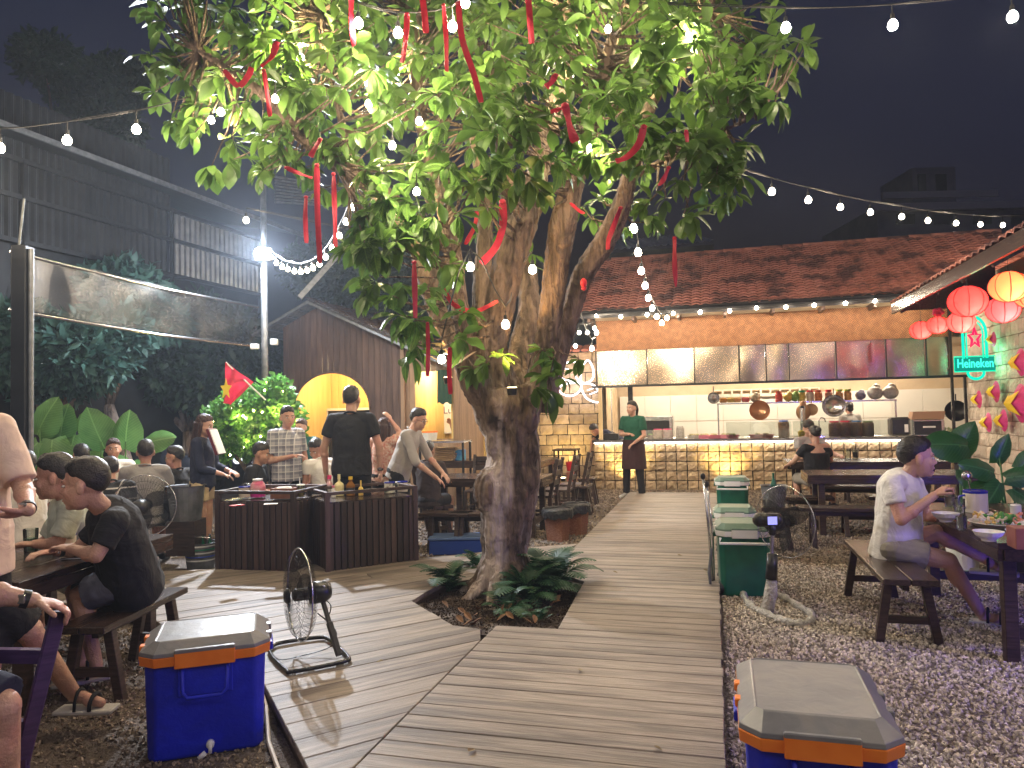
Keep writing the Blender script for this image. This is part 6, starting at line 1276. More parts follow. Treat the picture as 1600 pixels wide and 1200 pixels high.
# ice bucket by the right fan
ib = lathe_thing('ice_bucket', 'galvanised ice bucket on a stool behind the pedestal fan', 'bucket', V((P(1210, 790, 8.2).x, 8.2, P(1210, 790, 8.2).z)), [(0, 0), (.11, 0), (.14, .22), (.15, .225), (.135, .22), (.105, .01)], GSTEEL, n=24)
bench('small stool carrying the galvanised ice bucket', V((P(1210, 790, 8.2).x, 8.2, GZ)), KR, .35, .3, P(1210, 790, 8.2).z-GZ)
q = thing('beer_bottle', 'pale bottle standing in the galvanised ice bucket', 'bottle', ib.location+V((.0, 0, .06))); MB().lathe([(0, 0), (.032, 0), (.032, .17), (.013, .24), (.013, .3), (0, .3)], 14).build('body', GREENB, q); MB().lathe([(.033, .06), (.033, .15)], 14).build('label', PAPER, q)
# blue crate, baskets
bc = thing('blue_box', 'flat blue plastic box on the ground behind the tree', 'box', V((G(712, 868).x, G(712, 868).y+.2, GZ)), KR+.25); MB().box((0, 0, .08), (.6, .34, .16), ch=.01).build('body', M('blue_plastic', (.02, .06, .3), r=.4), bc); MB().box((0, 0, .18), (.62, .36, .03), ch=.006).build('lid', M('blue_lid', (.1, .17, .35), r=.4), bc)
WICK = M('wicker', (.28, .1, .05), (.42, .18, .1), s=30, st=(1, 1, 3), r=.7, b=1.5, bs=60)
for px, py, s_, lb in ((873, 848, 1.0, 'nearer brown wicker basket with a black bin bag'), (903, 838, 1.0, 'farther brown wicker basket behind the first')):
    p_ = G(px, py); b_ = thing('wicker_basket', lb, 'basket', V((p_.x, p_.y+.15, GZ)), .3, 'wicker waste baskets'); b_.scale = (.82, .82, 1.05); m = MB(); m.frus((0, 0, 0), (0, 0, .34), (.17, .17), (.22, .22), n=4); m.build('basket', WICK, b_)
    for k in range(8): MB().lathe([(.2, 0), (.205, 0)], 4) if False else None
    m = MB(); n_ = 24; vs = []
    for z_, r2 in ((.37, .2), (.385, .215), (.36, .235), (.27, .232)):
        for i in range(n_): an = 2*math.pi*i/n_; vs.append((math.cos(an)*r2*(1+.05*math.sin(i*3.1)), math.sin(an)*r2*(1+.05*math.sin(i*3.1)), z_+.015*math.sin(i*2.3)*(z_ < .3)))
    m.add(vs, [(j*n_+i, j*n_+(i+1) % n_, (j+1)*n_+(i+1) % n_, (j+1)*n_+i) for j in range(3) for i in range(n_)]+[tuple(range(n_))]); m.build('bin_bag', M('bin_bag', (.012, .012, .014), r=.3, b=1, bs=30), b_, smooth=True)
# menus
for i in range(7):
    mn = thing('menu_board', ('lowest', 'second lowest', 'third', 'middle', 'fifth', 'second highest', 'topmost')[i]+' brown menu board of the stack on the high table', 'menu', V((P(697, 700, 11.6).x+random.uniform(-.02, .02), 11.6, t2.z+.002+i*.03)), KR+random.uniform(-.1, .1), 'menu boards in a stack'); MB().box((0, 0, .012), (.34, .26, .022), ch=.003).build('board', M('menu_wood', (.3, .19, .1), (.42, .28, .16), s=9, r=.5), mn) if i == 0 else put('board', bpy.data.objects['board.003'].data if False else last_me, mn)
    last_me = [c_ for c_ in COL.objects if c_.parent == mn][0].data
bb_ = thing('blue_carton', 'blue carton beside the stack of menu boards', 'carton', V((P(718, 705, 11.6).x, 11.6, t2.z+.002)), KR); MB().box((0, 0, .08), (.16, .16, .16), ch=.003).build('box', M('blue_print', (.02, .15, .55), (.1, .4, .6), s=9, r=.5), bb_)
ocn = thing('food_tub', 'white tub with orange lid near the hut opening', 'tub', P(672, 688, 11.4)); MB().lathe([(0, 0), (.1, 0), (.12, .12), (0, .12)], 16).build('tub', WHITE, ocn); MB().lathe([(0, .12), (.125, .12), (.12, .145), (0, .15)], 16).build('lid', ORNG, ocn)
shf = thing('serving_shelf', 'small steel serving shelf before the hut opening', 'shelf', V((P(695, 692, 11.4).x, 11.45, GZ)), KR); hz_ = P(695, 690, 11.4).z-GZ; MB().box((0, 0, hz_), (.75, .4, .03)).build('shelf_top', STEEL, shf)
for x in (-.35, .35):
    for y in (-.17, .17): MB().box((x, y, hz_/2), (.03, .03, hz_)).build('leg', BLKM, shf)
# ---- right table
mr = mug('large white enamel mug holding a ladle on the right hand table', G(1525, 800, ZL), 1.5, pic=True, rz=math.pi)
ld = thing('ladle', 'chrome ladle standing in the large enamel mug', 'ladle', G(1525, 800, ZL)+V((0, 0, .02))); MB().tube([(0, 0, 0), (-.05, 0, .22)], .005).build('shaft', STEEL, ld); MB().ell((-.065, -.01, .26), (.04, .03, .036)).build('head', STEEL, ld, smooth=True)
bowl('white bowl in front of the man in the white polo', G(1478, 815, ZL), .09); bowl('white bowl at the near edge of the right hand table', G(1545, 845, ZL), .085); bowl('small white dish cut by the right edge of the view', G(1588, 838, ZL), .06)
glass('empty glass beside the large enamel mug', G(1500, 812, ZL), .038, .15); glass('short glass at the front of the right table', G(1503, 828, ZL), .034, .09)
glass('glass in the hand of the man in the white polo', P(1484, 792, 5.2), .036, .12, (.5, .4, .3))
pt = thing('food_platter', 'platter of herbs, noodles and shrimp on the right hand table', 'platter', G(1565, 822, ZL)); MB().lathe([(0, 0), (.16, 0), (.2, .03), (.195, .032), (.15, .012), (0, .01)], 28).build('dish', GLASS if False else WHITE, pt)
for nm, c_, n_, dx, s_ in (('herbs', (.06, .25, .04), 40, .02, .03), ('shrimp', (.75, .3, .18), 18, .06, .022), ('noodles', (.75, .65, .5), 26, -.08, .025), ('pineapple', (.8, .55, .15), 10, -.1, .028)):
    m = MB()
    for k in range(n_): q = V((dx+random.gauss(0, .045), random.gauss(0, .05), .03+random.uniform(0, .05))); m.ell(q, (s_*random.uniform(.6, 1.3), s_*.5, s_*.35), 6, 4, R=orient(rdir(), rdir()).to_3x3())
    o = m.build(nm, M(nm+'_food', c_, r=.5), pt, smooth=True); o['kind'] = 'stuff'
cn_ = lathe_thing('drink_can', 'white drink can with a red star on the right hand table', 'can', G(1588, 815, ZL), [(0, 0), (.03, 0), (.034, .006), (.034, .115), (.028, .122), (0, .12)], M('can_white', (.75, .74, .72), r=.25, m=.3))
MB().prism([(math.cos(math.pi/2+k*math.pi/5)*(.016 if k % 2 == 0 else .007), -.035, .06+math.sin(math.pi/2+k*math.pi/5)*(.016 if k % 2 == 0 else .007)) for k in range(10)], (0, -.001, 0)).build('red_star', REDP, cn_)
wb = thing('wooden_box', 'small red brown wooden box at the right edge of the table', 'box', G(1602, 856, ZL), KR); MB().box((0, 0, .06), (.14, .14, .12), ch=.004).build('box', M('red_wood', (.25, .08, .06), (.35, .13, .1), s=8, r=.5), wb)
BG2 = veins(M('rubber_leaf', (.02, .09, .025), (.04, .14, .04), s=4, r=.3, b=.25, bs=12, trl=.2), .006, 30, (.07, .2, .07))
pp = V((P(1500, 760, 7.0).x, 7.0, GZ)); pot = broad_plant('potted_plant', 'tall plant with two broad heart leaves behind the white mug', 'plant', pp, [(P(1500, 695, 6.9), 1.15, (-.95, -.25, .15)), (P(1499, 704, 7), 1.0, (.45, -.3, .85)), (P(1505, 740, 6.9), .5, (.2, -.5, -.8))], BG2, 'potted plants by the stone wall', .38, .75)
MB().lathe([(0, 0), (.12, 0), (.15, .3), (.13, .3), (.1, .02)], 20).build('pot', WHITE, pot)
pp = V((P(1575, 780, 6.6).x, 6.6, GZ)); pot = broad_plant('potted_plant', 'bushy dark leaved pot plant above the drink can', 'plant', pp, [(P(1545, 735, 6.4), 1.0, (-.8, -.3, .3)), (P(1562, 715, 6.6), .8, (.3, -.3, .8)), (P(1585, 745, 6.3), .9, (.8, -.5, .2)), (P(1560, 760, 6.2), .8, (-.6, -.5, -.5)), (P(1592, 770, 6.3), .8, (.5, -.6, -.5)), (P(1540, 760, 6.4), .7, (-.9, -.2, -.2)), (P(1600, 725, 6.5), .8, (.6, -.2, .6))], BG2, 'potted plants by the stone wall', .34, .62)
MB().lathe([(0, 0), (.14, 0), (.18, .55), (.16, .55), (.13, .02)], 20).build('pot', BLACK, pot)
# ---- kitchen things
def kjar(label, px, py, Rr, h, lid, fill, a_=14.86, group='lidded jars on the kitchen counter'):
    b_, z_ = Pa(px, py, a_); t = thing('jar', label, 'jar', K(a_, b_, z_), KR, group); MB().lathe([(0, .004), (Rr*.95, .004), (Rr, .02), (Rr, h*.85), (Rr*.8, h*.92), (0, h*.92)], 14).build('contents', M('jar_fill', fill, tuple(q*.6 for q in fill), s=40, r=.4), t); MB().lathe([(0, h*.9), (Rr*.82, h*.9), (Rr*.82, h), (0, h)], 14).build('lid', M('jar_lid', lid, r=.4), t); return t
ct = .892
def onc(px, a_=14.86): b_, _ = Pa(px, 680, a_); return K(a_, b_, ct)
def kj(label, px, Rr, h, lid, fill, a_=14.86): t = kjar(label, px, 680, Rr, h, lid, fill, a_); t.location = onc(px, a_); return t
kj('clear jar with a hot pink lid, left of two', 1028, .1, .2, (.8, .03, .2), (.7, .6, .5)); kj('clear jar with a hot pink lid, right of two', 1043, .1, .2, (.8, .03, .2), (.65, .55, .5), 14.9); kj('tall cloudy jar beside the pink lidded jars', 1063, .08, .25, (.6, .58, .55), (.6, .55, .48)); kj('low tub with a green lid behind the waitress', 1017, .06, .1, (.2, .5, .1), (.5, .45, .4))
kj('tall jar with a blue lid and brown contents', 1225, .1, .33, (.1, .2, .6), (.3, .16, .08)); kj('red lidded jar, leftmost of the four brown jars', 1304, .1, .3, (.75, .03, .08), (.35, .2, .12)); kj('red lidded jar, second of the four brown jars', 1321, .1, .3, (.75, .03, .08), (.35, .18, .12)); kj('blue lidded jar, third of the four brown jars', 1339, .1, .3, (.1, .25, .6), (.32, .2, .13)); kj('olive lidded jar, last of the four brown jars', 1357, .1, .29, (.2, .25, .08), (.3, .2, .12))
for px, w_, d_, c_, lb in ((1108, .42, .25, (.8, .25, .35), 'large pink tray on the counter'), (1138, .3, .22, (.8, .3, .38), 'small pink tray beside the large one'), (1190, .34, .2, (.75, .3, .3), 'pink tray piled with food near the blue lidded jar'), (1085, .2, .18, (.6, .55, .5), 'grey bowl tray left of the pink trays')):
    t = thing('tray', lb, 'tray', onc(px), KR, 'trays on the counter'); MB().frus((0, 0, 0), (0, 0, .07), (w_*.6, d_*.6), (w_*.7, d_*.7), n=4).build('tray', M('tray_plastic', c_, r=.4), t); m = MB()
    for k in range(10): m.ell((random.uniform(-w_, w_)*.35, random.uniform(-d_, d_)*.3, .07), (.04, .04, .03), 6, 4)
    m.build('food', M('tray_food', (.6, .45, .3), (.3, .35, .12), s=20, r=.7), t)['kind'] = 'stuff'
bxk = thing('black_appliance', 'black rice cooker on the kitchen counter', 'appliance', onc(1405), KR); MB().box((0, 0, .18), (.33, .3, .34), ch=.04).build('body', BLACK, bxk); MB().box((.09, -.153, .15), (.06, .008, .14)).build('control_panel', PAPER, bxk)
mw = thing('microwave', 'black microwave oven on the kitchen counter', 'microwave', onc(1448), KR); MB().box((0, 0, .15), (.5, .35, .3), ch=.01).build('case', STEEL, mw); MB().box((-.02, -.18, .15), (.44, .012, .25), ch=.004).build('door', BLACK, mw); MB().box((0, -.19, .17), (.2, .008, .03)).build('display', PAPER, mw)
cx = thing('brown_carton', 'flat brown carton on top of the microwave', 'carton', onc(1448)+UP*.305, KR); MB().prism([(-.27, -.15, 0), (.25, -.15, 0), (.28, -.15, .14), (-.24, -.15, .14)], (0, .28, 0)).build('box', M('carton2', (.35, .2, .12), r=.8), cx); MB().tube([(-.08, 0, .14), (0, 0, .19), (.08, 0, .14)], .006).build('handle', WHITE, cx)
vg = thing('vegetable_pile', 'pile of pale vegetables at the right end of the counter', 'vegetables', onc(1478), KR); m = MB()
for k in range(26): m.ell((random.gauss(0, .09), random.gauss(0, .06), .03+random.uniform(0, .1)), (.045, .03, .02), 6, 4, R=orient(rdir(), rdir()).to_3x3())
m.build('vegetables', M('pale_veg', (.6, .6, .4), (.25, .35, .1), s=15, r=.6), vg)['kind'] = 'stuff'
kj('white tub with a pink lid, rightmost on the counter', 1498, .09, .15, (.8, .1, .25), (.6, .55, .5))
kj('yellow tub behind the couple', 1253, .07, .13, (.85, .6, .05), (.8, .55, .05))
gq = thing('glass_screen', 'low clear glass screen along the front of the counter', 'glass screen', K(14.72, 1.7, ct), KR)
for i in range(3): MB().box((-.9+i*1.2, 0, .16), (1.18, .006, .3)).build('pane', GLASS, gq)
# shelf with goods
sz = 1.56; sf = thing('steel_shelf', 'long steel shelf full of goods in the kitchen', 'shelf', K(15.9, 1.75, ct), KR)
xa, xb = Pa(1120, 628, 15.9)[0]-1.75, Pa(1398, 628, 15.9)[0]-1.75
MB().box(((xa+xb)/2, 0, sz-ct), (xb-xa, .35, .03)).build('shelf_board', STEEL, sf)
for x in (xa+.02, xb-.02, (xa+xb)/2): MB().box((x, -.15, (sz-ct)/2-.2), (.03, .03, sz-ct+.4)).build('upright', STEEL, sf)
def ons(px): return K(15.85, Pa(px, 625, 15.85)[0], sz+.017)
goods = [(1130, 'orange snack packet, leftmost on the steel shelf', (.8, .35, .05), 'p'), (1142, 'yellow packet second on the steel shelf', (.85, .55, .1), 'p'), (1152, 'flat orange packet third on the shelf', (.8, .4, .1), 'p'), (1165, 'red packet left of the hanging copper wok', (.7, .1, .08), 'p'), (1180, 'pale bag above the copper wok', (.6, .5, .35), 'b'), (1217, 'red sauce bottle on the shelf', (.7, .05, .03), 'j'), (1232, 'yellow bag beside the red sauce bottle', (.8, .55, .1), 'b'), (1242, 'green bag of limes on the shelf', (.25, .45, .08), 'b'), (1253, 'tall jar with a green lid on the shelf', (.75, .6, .1), 'g'), (1266, 'clear jar with a red lid on the shelf', (.7, .6, .5), 'r'), (1279, 'tall orange sauce bottle on the shelf', (.85, .25, .05), 'j'), (1295, 'red and clear jar on the shelf', (.7, .3, .2), 'r'), (1312, 'orange noodle jar with lime lid, left of two', (.85, .4, .1), 'l'), (1325, 'orange noodle jar with lime lid, right of two', (.85, .42, .12), 'l'), (1345, 'blue and grey bundle on the shelf', (.3, .3, .45), 'b'), (1368, 'large white bag of rice paper on the shelf', (.75, .7, .62), 'B'), (1392, 'rightmost white bag on the shelf', (.72, .68, .62), 'B')]
for px, lb, c_, k in goods:
    t = thing('shelf_goods', lb, 'packet' if k in 'pbB' else 'jar', ons(px), KR, 'goods on the steel shelf'); mt = M('goods', c_, tuple(q*.7 for q in c_), s=25, r=.45)
    if k == 'p': t.name = 'snack_packet'; MB().box((0, 0, .06), (.15, .12, .1), ch=.02).build('packet', mt, t)
    elif k in 'bB': t.name = 'food_bag'; s_ = 1.5 if k == 'B' else 1; o = MB().ell((0, 0, .09*s_), (.1*s_, .09*s_, .09*s_), 10, 7).ell((.02, 0, .15*s_), (.06*s_, .05, .06*s_), 8, 6).build('bag', mt, t, smooth=True)
    else:
        t.name = 'shelf_jar'; MB().lathe([(0, 0), (.07, 0), (.07, .16), (.05, .18), (0, .18)], 12).build('body', mt, t); MB().lathe([(0, .18), (.06, .18), (.06, .22), (0, .22)], 12).build('lid', M('lid_col', {'g': (.02, .4, .15), 'r': (.7, .03, .05), 'l': (.4, .6, .05), 'j': (.6, .1, .05)}[k], r=.4), t)
for px, py, r_, mt, lb in ((1187, 641, .2, M('copper', (.6, .33, .18), r=.3, m=.8), 'copper coloured wok hanging under the shelf'), (1303, 634, .22, STEEL, 'large steel wok hanging near the cook'), (1115, 622, .12, STEEL, 'steel colander on the kitchen wall'), (1268, 640, .12, M('tan_wood', (.6, .4, .22), r=.6), 'tan chopping board hanging under the shelf'), (1494, 642, .2, BLACK, 'black wok hanging at the right end of the kitchen')):
    b_, z_ = Pa(px, py, 15.6); t = thing('hanging_wok', lb, 'wok', K(15.6, b_, z_), KR, 'pans hanging in the kitchen'); MB().lathe([(r_, 0), (r_*.9, .05), (r_*.5, .1), (0, .12)], 22, R=Matrix.Rotation(-math.pi/2, 3, 'X')@Matrix.Identity(3)).build('pan', mt, t, smooth=True); MB().tube([(0, 0, r_*.9), (0, 0, r_+.12)], .012).build('handle', mt, t)
b_, z_ = Pa(1255, 640, 15.6); t = thing('brown_sack', 'brown cloth sack hanging under the shelf', 'sack', K(15.6, b_, z_), KR); MB().ell((0, 0, -.05), (.14, .09, .16)).ell((0, 0, .1), (.06, .05, .08)).build('sack', M('sack', (.4, .22, .1), r=.8), t, smooth=True)
t = thing('tap', 'curved steel tap behind the counter jars', 'tap', K(15.5, Pa(1280, 670, 15.5)[0], ct), KR); MB().tube([(0, 0, 0), (0, 0, .3), (.04, 0, .36), (.1, 0, .34), (.12, 0, .27)], .012).build('spout', STEEL, t, smooth=True); MB().cyl((0, 0, 0), (0, 0, .03), .03).build('base', STEEL, t)
t = thing('grill_oven', 'steel oven box behind the waitress', 'oven', K(16.2, Pa(1025, 665, 16.2)[0], ct), KR); MB().box((0, 0, .22), (.75, .5, .44), ch=.01).build('case', STEEL, t); MB().box((0, -.26, .25), (.6, .01, .2)).build('door', BLACK, t)
t = thing('menu_screen', 'dark menu tablet on the counter left end', 'tablet', onc(955), KR); MB().box((0, 0, .06), (.3, .2, .12), ch=.01).build('case', BLACK, t)
bk2 = thing('back_counter', 'steel back counter along the kitchen wall', 'counter', K(16.8, 2, GZ), KR); MB().box((0, 0, .48), (7.2, .7, .95), ch=.01).build('body', STEEL, bk2)
hb = thing('hanging_bottle_rack', 'steel bottle tower on the counter behind the couple', 'dispenser', onc(1255, 15), KR); MB().cyl((0, 0, 0), (0, 0, .55), .05).build('column', STEEL, hb); MB().cyl((0, 0, .55), (0, 0, .6), .06, .03).build('cap', BLACK, hb)
# glasses and jugs on the couple's table
for px, py, lb in ((1325, 717, 'clear glass on the table of the couple'), (1337, 716, 'dark cup on the table of the couple')): t = glass(lb, G(px, py, ZL), .05, .16, (.1, .08, .08) if 'dark' in lb else None)

# bits lying on the deck
lfm = leaf_mesh(.07, .04, -.2, .5, None).mesh('blade', M('deck_leaf', (.30, .24, .12), (.18, .12, .06), s=20, r=.8))
for i, (px, py, lb) in enumerate(((588, 1035, 'fallen leaf near the seam of the deck below the fan'), (742, 1170, 'fallen leaf at the bottom centre of the deck'), (1035, 1172, 'dark leaf scrap low on the boardwalk'), (905, 1045, 'small leaf scrap in the middle of the boardwalk'), (1112, 816, 'pale leaf scrap near the far end of the boardwalk edge'), (1110, 892, 'pale leaf scrap at the boardwalk edge by the green cooler'), (1066, 868, 'light speck of paper on the far boardwalk'), (965, 895, 'light scrap on the boardwalk right of the ferns'), (668, 900, 'pale wrapper scrap behind the tree pit'))):
    o = put('fallen_leaf', lfm, None, G(px, py, .004), rot=(random.uniform(-.2, .2), 0, random.uniform(0, 6)), sc=random.uniform(.5, 1)); tag(o, lb, 'fallen leaf', 'scraps lying on the deck')
# ================================================================== PEOPLE
SKIN = M('skin', (.42, .22, .14), (.50, .275, .185), s=12, r=.5, b=.3, bs=90, c3=(.50, .23, .17), s3=5); SKINP = M('skin_fair', (.50, .285, .20), (.58, .345, .25), s=12, r=.48, b=.3, bs=90, c3=(.58, .29, .22), s3=5)
HAIR = M('black_hair', (.006, .005, .005), (.028, .021, .018), s=60, st=(1, .2, 1), r=.42, b=.4, bs=110); HAIRB = M('brown_hair', (.03, .012, .01), (.07, .03, .022), s=40, st=(1, 1, .3), r=.45, b=1, bs=90)
EYEW = M('eye_white', (.75, .72, .68), r=.2); IRIS = M('iris', (.015, .008, .006), r=.1); LIP = M('lip', (.42, .12, .10), r=.4); SOLE = M('shoe_sole', (.5, .48, .44), r=.7)
def cloth(n, c, c2=None, st=5): return M(n, c, c2 or tuple(q*.92 for q in c), s=st, r=.85, b=.9, bs=6, dist=1.5, det=3)
C_ = dict(white=cloth('white_polo_cloth', (.80, .77, .73)), black=cloth('black_cloth', (.012, .012, .016)), navy=cloth('navy_cloth', (.015, .02, .05)), mint=cloth('pale_green_shirt', (.55, .58, .46)), pink=cloth('peach_shirt', (.80, .60, .47)),
 grey=cloth('grey_shirt', (.32, .3, .28)), lgrey=cloth('light_grey_shirt', (.42, .39, .37)), khaki=cloth('khaki_shorts', (.30, .27, .22)), beige=cloth('beige_shorts', (.60, .46, .28)), green=cloth('dark_green_polo', (.01, .09, .05)), brown=cloth('dark_brown_cloth', (.05, .035, .035)),
 teal=cloth('teal_cloth', (.01, .09, .09)), maroon=cloth('maroon_apron', (.05, .018, .02)), blueg=cloth('blue_grey_shorts', (.13, .14, .19)), cream=cloth('cream_shirt', (.65, .6, .5)), floral=M('floral_cloth', (.45, .15, .12), (.6, .45, .35), s=40, r=.8),
 plaid=plaid('plaid_blue_white', (.42, .42, .46), (.10, .11, .17), (.75, .74, .72), 13), bplaid=plaid('plaid_black_white', (.02, .02, .02), (.005, .005, .005), (.6, .56, .5), 9))
crease = bpy.data.textures.new('cloth_creases', 'CLOUDS'); crease.noise_scale = .14; crease.noise_depth = 1
hairtx = bpy.data.textures.new('hair_locks', 'CLOUDS'); hairtx.noise_scale = .022; hairtx.noise_depth = 1
def remesh(o, vox, it=2, disp=None, ds=0):
    md = o.modifiers.new('r', 'REMESH'); md.mode = 'VOXEL'; md.voxel_size = vox; md.use_smooth_shade = True
    md = o.modifiers.new('s', 'SMOOTH'); md.iterations = it; md.factor = .5
    if disp: md = o.modifiers.new('d', 'DISPLACE'); md.texture = disp; md.strength = ds; md.mid_level = .5; md.texture_coords = 'LOCAL'
def pose(kind, loc, hd, s, lean=0, side=0, **ov):
    """joints in the world; local axes are (forward, left, up)"""
    f = V((math.cos(math.radians(hd)), math.sin(math.radians(hd)), 0)); l = V((-f.y, f.x, 0)); loc = V(loc)
    W_ = lambda q: loc+(f*q[0]+l*q[1]+UP*q[2])*s
    up = dict(chest=(0, 0, .29), neck=(0, 0, .49), head=(.025, 0, .645), shL=(0, .18, .455), shR=(0, -.18, .455))
    if kind == 'stand':
        J = dict(pelvis=(0, 0, .93), elL=(-.03, .235, 1.11), wrL=(.06, .24, .87), elR=(-.03, -.235, 1.11), wrR=(.06, -.24, .87), hipL=(0, .09, .90), hipR=(0, -.09, .90), knL=(.02, .1, .49), knR=(.02, -.1, .49), anL=(0, .105, .085), anR=(0, -.105, .085), toeL=(.15, .13, .03), toeR=(.15, -.13, .03))
    else:
        J = dict(pelvis=(0, 0, .56), elL=(.10, .23, .78), wrL=(.32, .14, .76), elR=(.10, -.23, .78), wrR=(.32, -.14, .76), hipL=(0, .09, .53), hipR=(0, -.09, .53), knL=(.42, .13, .52), knR=(.42, -.13, .52), anL=(.38, .13, .09), anR=(.38, -.13, .09), toeL=(.53, .15, .03), toeR=(.53, -.15, .03))
    c, sn = math.cos(math.radians(lean)), math.sin(math.radians(lean)); c2, s2 = math.cos(math.radians(side)), math.sin(math.radians(side)); p = J['pelvis']
    def rot(q): x, y, z = q; x, z = x*c+z*sn, -x*sn+z*c; y, z = y*c2+z*s2, -y*s2+z*c2; return (p[0]+x, p[1]+y, p[2]+z)
    for k, q in up.items(): J[k] = rot(q)
    if lean or side:
        for sd in 'LR':
            for k in ('el', 'wr'):
                if k+sd not in ov: q = J[k+sd]; J[k+sd] = rot((q[0]-p[0], q[1]-p[1], q[2]-p[2])) if kind == 'stand' else q
    J = {k: W_(q) for k, q in J.items()}
    for k, q in ov.items(): J[k] = q if isinstance(q, Vector) else W_(q)
    J['f'] = f; J['s'] = s; return J
def person(label, J, top, bottom, look=None, vox=.012, hair='short', skin=SKIN, sleeve=.55, shoes='shoe', shoem=None, leg=.75, longtop=0, group=None, face=True, hairm=HAIR, glasses=False, fat=1., fing=True, upv=(0, 0, 1), curl=.5, mouth=False, watch=None):
    s = J['s']; base = V((J['pelvis'].x, J['pelvis'].y, min(J['anL'].z, J['anR'].z)-.085*s)); t = thing('person', label, 'person', base, 0, group)
    D = {k: (v-base if isinstance(v, Vector) and k != 'f' and not k.startswith('dir') else v) for k, v in J.items()}; f = J['f']
    up = (D['neck']-D['pelvis']).normalized(); lat = (D['shL']-D['shR']).normalized(); lat = (lat-up*lat.dot(up)).normalized(); fw = lat.cross(up); RR = Matrix((lat, fw, up)).transposed()
    if fw.dot(V(f)) < 0: fw = -fw
    T = lambda a, b_, c_: D['pelvis']+lat*a*s+fw*b_*s+up*c_*s
    hd = D['head']; ly = V(look or f).normalized(); hz = V(upv); hz = (hz-ly*hz.dot(ly)).normalized(); hx = ly.cross(hz); HR = Matrix((hx, ly, hz)).transposed(); h = s*J.get('hs', 1.05)
    Hd = lambda x, y, z: hd+hx*x*h+ly*y*h+hz*z*h
    # ---- body: one continuous skin
    m = MB()
    def torso(m, g=0, k=1.):
        m.ell(T(0, .0, .34), ((.165*k+g)*s, (.105*k+g)*s*fat, (.16+g)*s), 16, 10, RR); m.ell(T(0, .01, .13), ((.145*fat+g)*s, (.105*fat+g)*s, (.17+g)*s), 16, 10, RR); m.ell(T(0, -.01, -.01), ((.165+g)*s, (.115+g)*s, (.12+g)*s), 16, 10, RR)
        m.caps(D['shL'].lerp(D['shR'], .12), D['shL'].lerp(D['shR'], .88), (.055+g)*s, None, 12)
        m.cyl(T(0, -.01, .38), D['neck']+up*.0, (.10+g)*s, (.052+g)*s, 14)
    torso(m); m.caps(D['neck']-up*.05*s, hd-hz*.05*s-ly*.015*s, .054*s, .05*s, 12)
    m.ell(Hd(0, -.012, .035), (.074*h, .093*h, .088*h), 18, 12, HR); m.ell(Hd(0, .028, -.033), (.063*h, .064*h, .080*h), 16, 12, HR); m.ell(Hd(0, .065, -.092), (.026*h, .022*h, .018*h), 10, 8, HR)
    m.caps(Hd(0, .082, .014), Hd(0, .099, -.024), .008*h, .0115*h, 8); m.ell(Hd(0, .091, -.029), (.018*h, .011*h, .009*h), 8, 6, HR); m.caps(Hd(-.032, .078, .025), Hd(.032, .078, .025), .011*h)
    for sx in (-1, 1): m.ell(Hd(sx*.036, .064, -.028), (.024*h, .02*h, .024*h), 10, 8, HR); m.ell(Hd(sx*.077, -.002, -.008), (.011*h, .02*h, .032*h), 10, 8, HR)
    m.caps(Hd(-.017, .086, -.056), Hd(.017, .086, -.056), .0075*h); m.caps(Hd(-.014, .083, -.070 if not mouth else -.08), Hd(.014, .083, -.070 if not mouth else -.08), .008*h)
    for S_ in 'LR':
        sh, el, wr = D['sh'+S_], D['el'+S_], D['wr'+S_]
        m.caps(sh, el, .047*s, .038*s); m.caps(el, wr, .039*s, .026*s); m.ell(el.lerp(wr, .3), (.041*s,)*3)
        d = (wr-el).normalized(); n = D.get('pn'+S_) or (lat*(1 if S_ == 'R' else -1) if abs(d.z) > .7 else V((0, 0, -1))); n = V(n); n = (n-d*n.dot(d)).normalized(); q = d.cross(n)
        if 'dir'+S_ in D: d = V(D['dir'+S_]).normalized(); n = (n-d*n.dot(d)).normalized(); q = d.cross(n)
        PR = Matrix((q, n, d)).transposed(); m.ell(wr+d*.045*s, (.040*s, .016*s, .05*s), 12, 8, PR)
        cu = J.get('curl'+S_, curl)
        for k, (o_, ln) in enumerate(((-.03, .062), (-.010, .074), (.010, .070), (.028, .056))):
            a_ = wr+d*.082*s+q*o_*s; b1 = a_+(d*math.cos(cu*.6)+n*math.sin(cu*.6))*ln*.5*s; b2 = b1+(d*math.cos(cu*1.7)+n*math.sin(cu*1.7))*ln*.5*s; r_ = max(.0085*s, vox*.85); m.caps(a_-d*.02*s, b1, r_*1.05, r_, 7); m.caps(b1, b2, r_, r_*.9, 7)
        sd = -1; a_ = wr+d*.02*s+q*sd*.03*s; b1 = a_+(d*.7+q*sd*.7+n*.3).normalized()*.035*s; b2 = b1+(d*.9+q*sd*.2+n*.5).normalized()*.03*s; r_ = max(.0105*s, vox*.85); m.caps(a_, b1, r_*1.2, r_, 7); m.caps(b1, b2, r_, r_*.9, 7)
        hp, kn, an, toe = D['hip'+S_], D['kn'+S_], D['an'+S_], D['toe'+S_]
        m.caps(hp, kn, .083*s, .055*s, 12); m.caps(kn, an, .052*s, .035*s, 12); bk_ = (kn-an).normalized(); cf = -(fw if abs(bk_.z) > .5 else UP); m.ell(kn.lerp(an, .3)+cf*.012*s, (.053*s, .053*s, .10*s), 12, 8, orient(an-kn, lat).to_3x3()@Matrix.Rotation(math.pi/2, 3, 'Y'))
        m.caps(an+(an-kn).normalized()*.03*s, toe, .032*s, .022*s, 10); m.ell(an.lerp(toe, .6)-UP*.01*s, (.03*s,)*3)
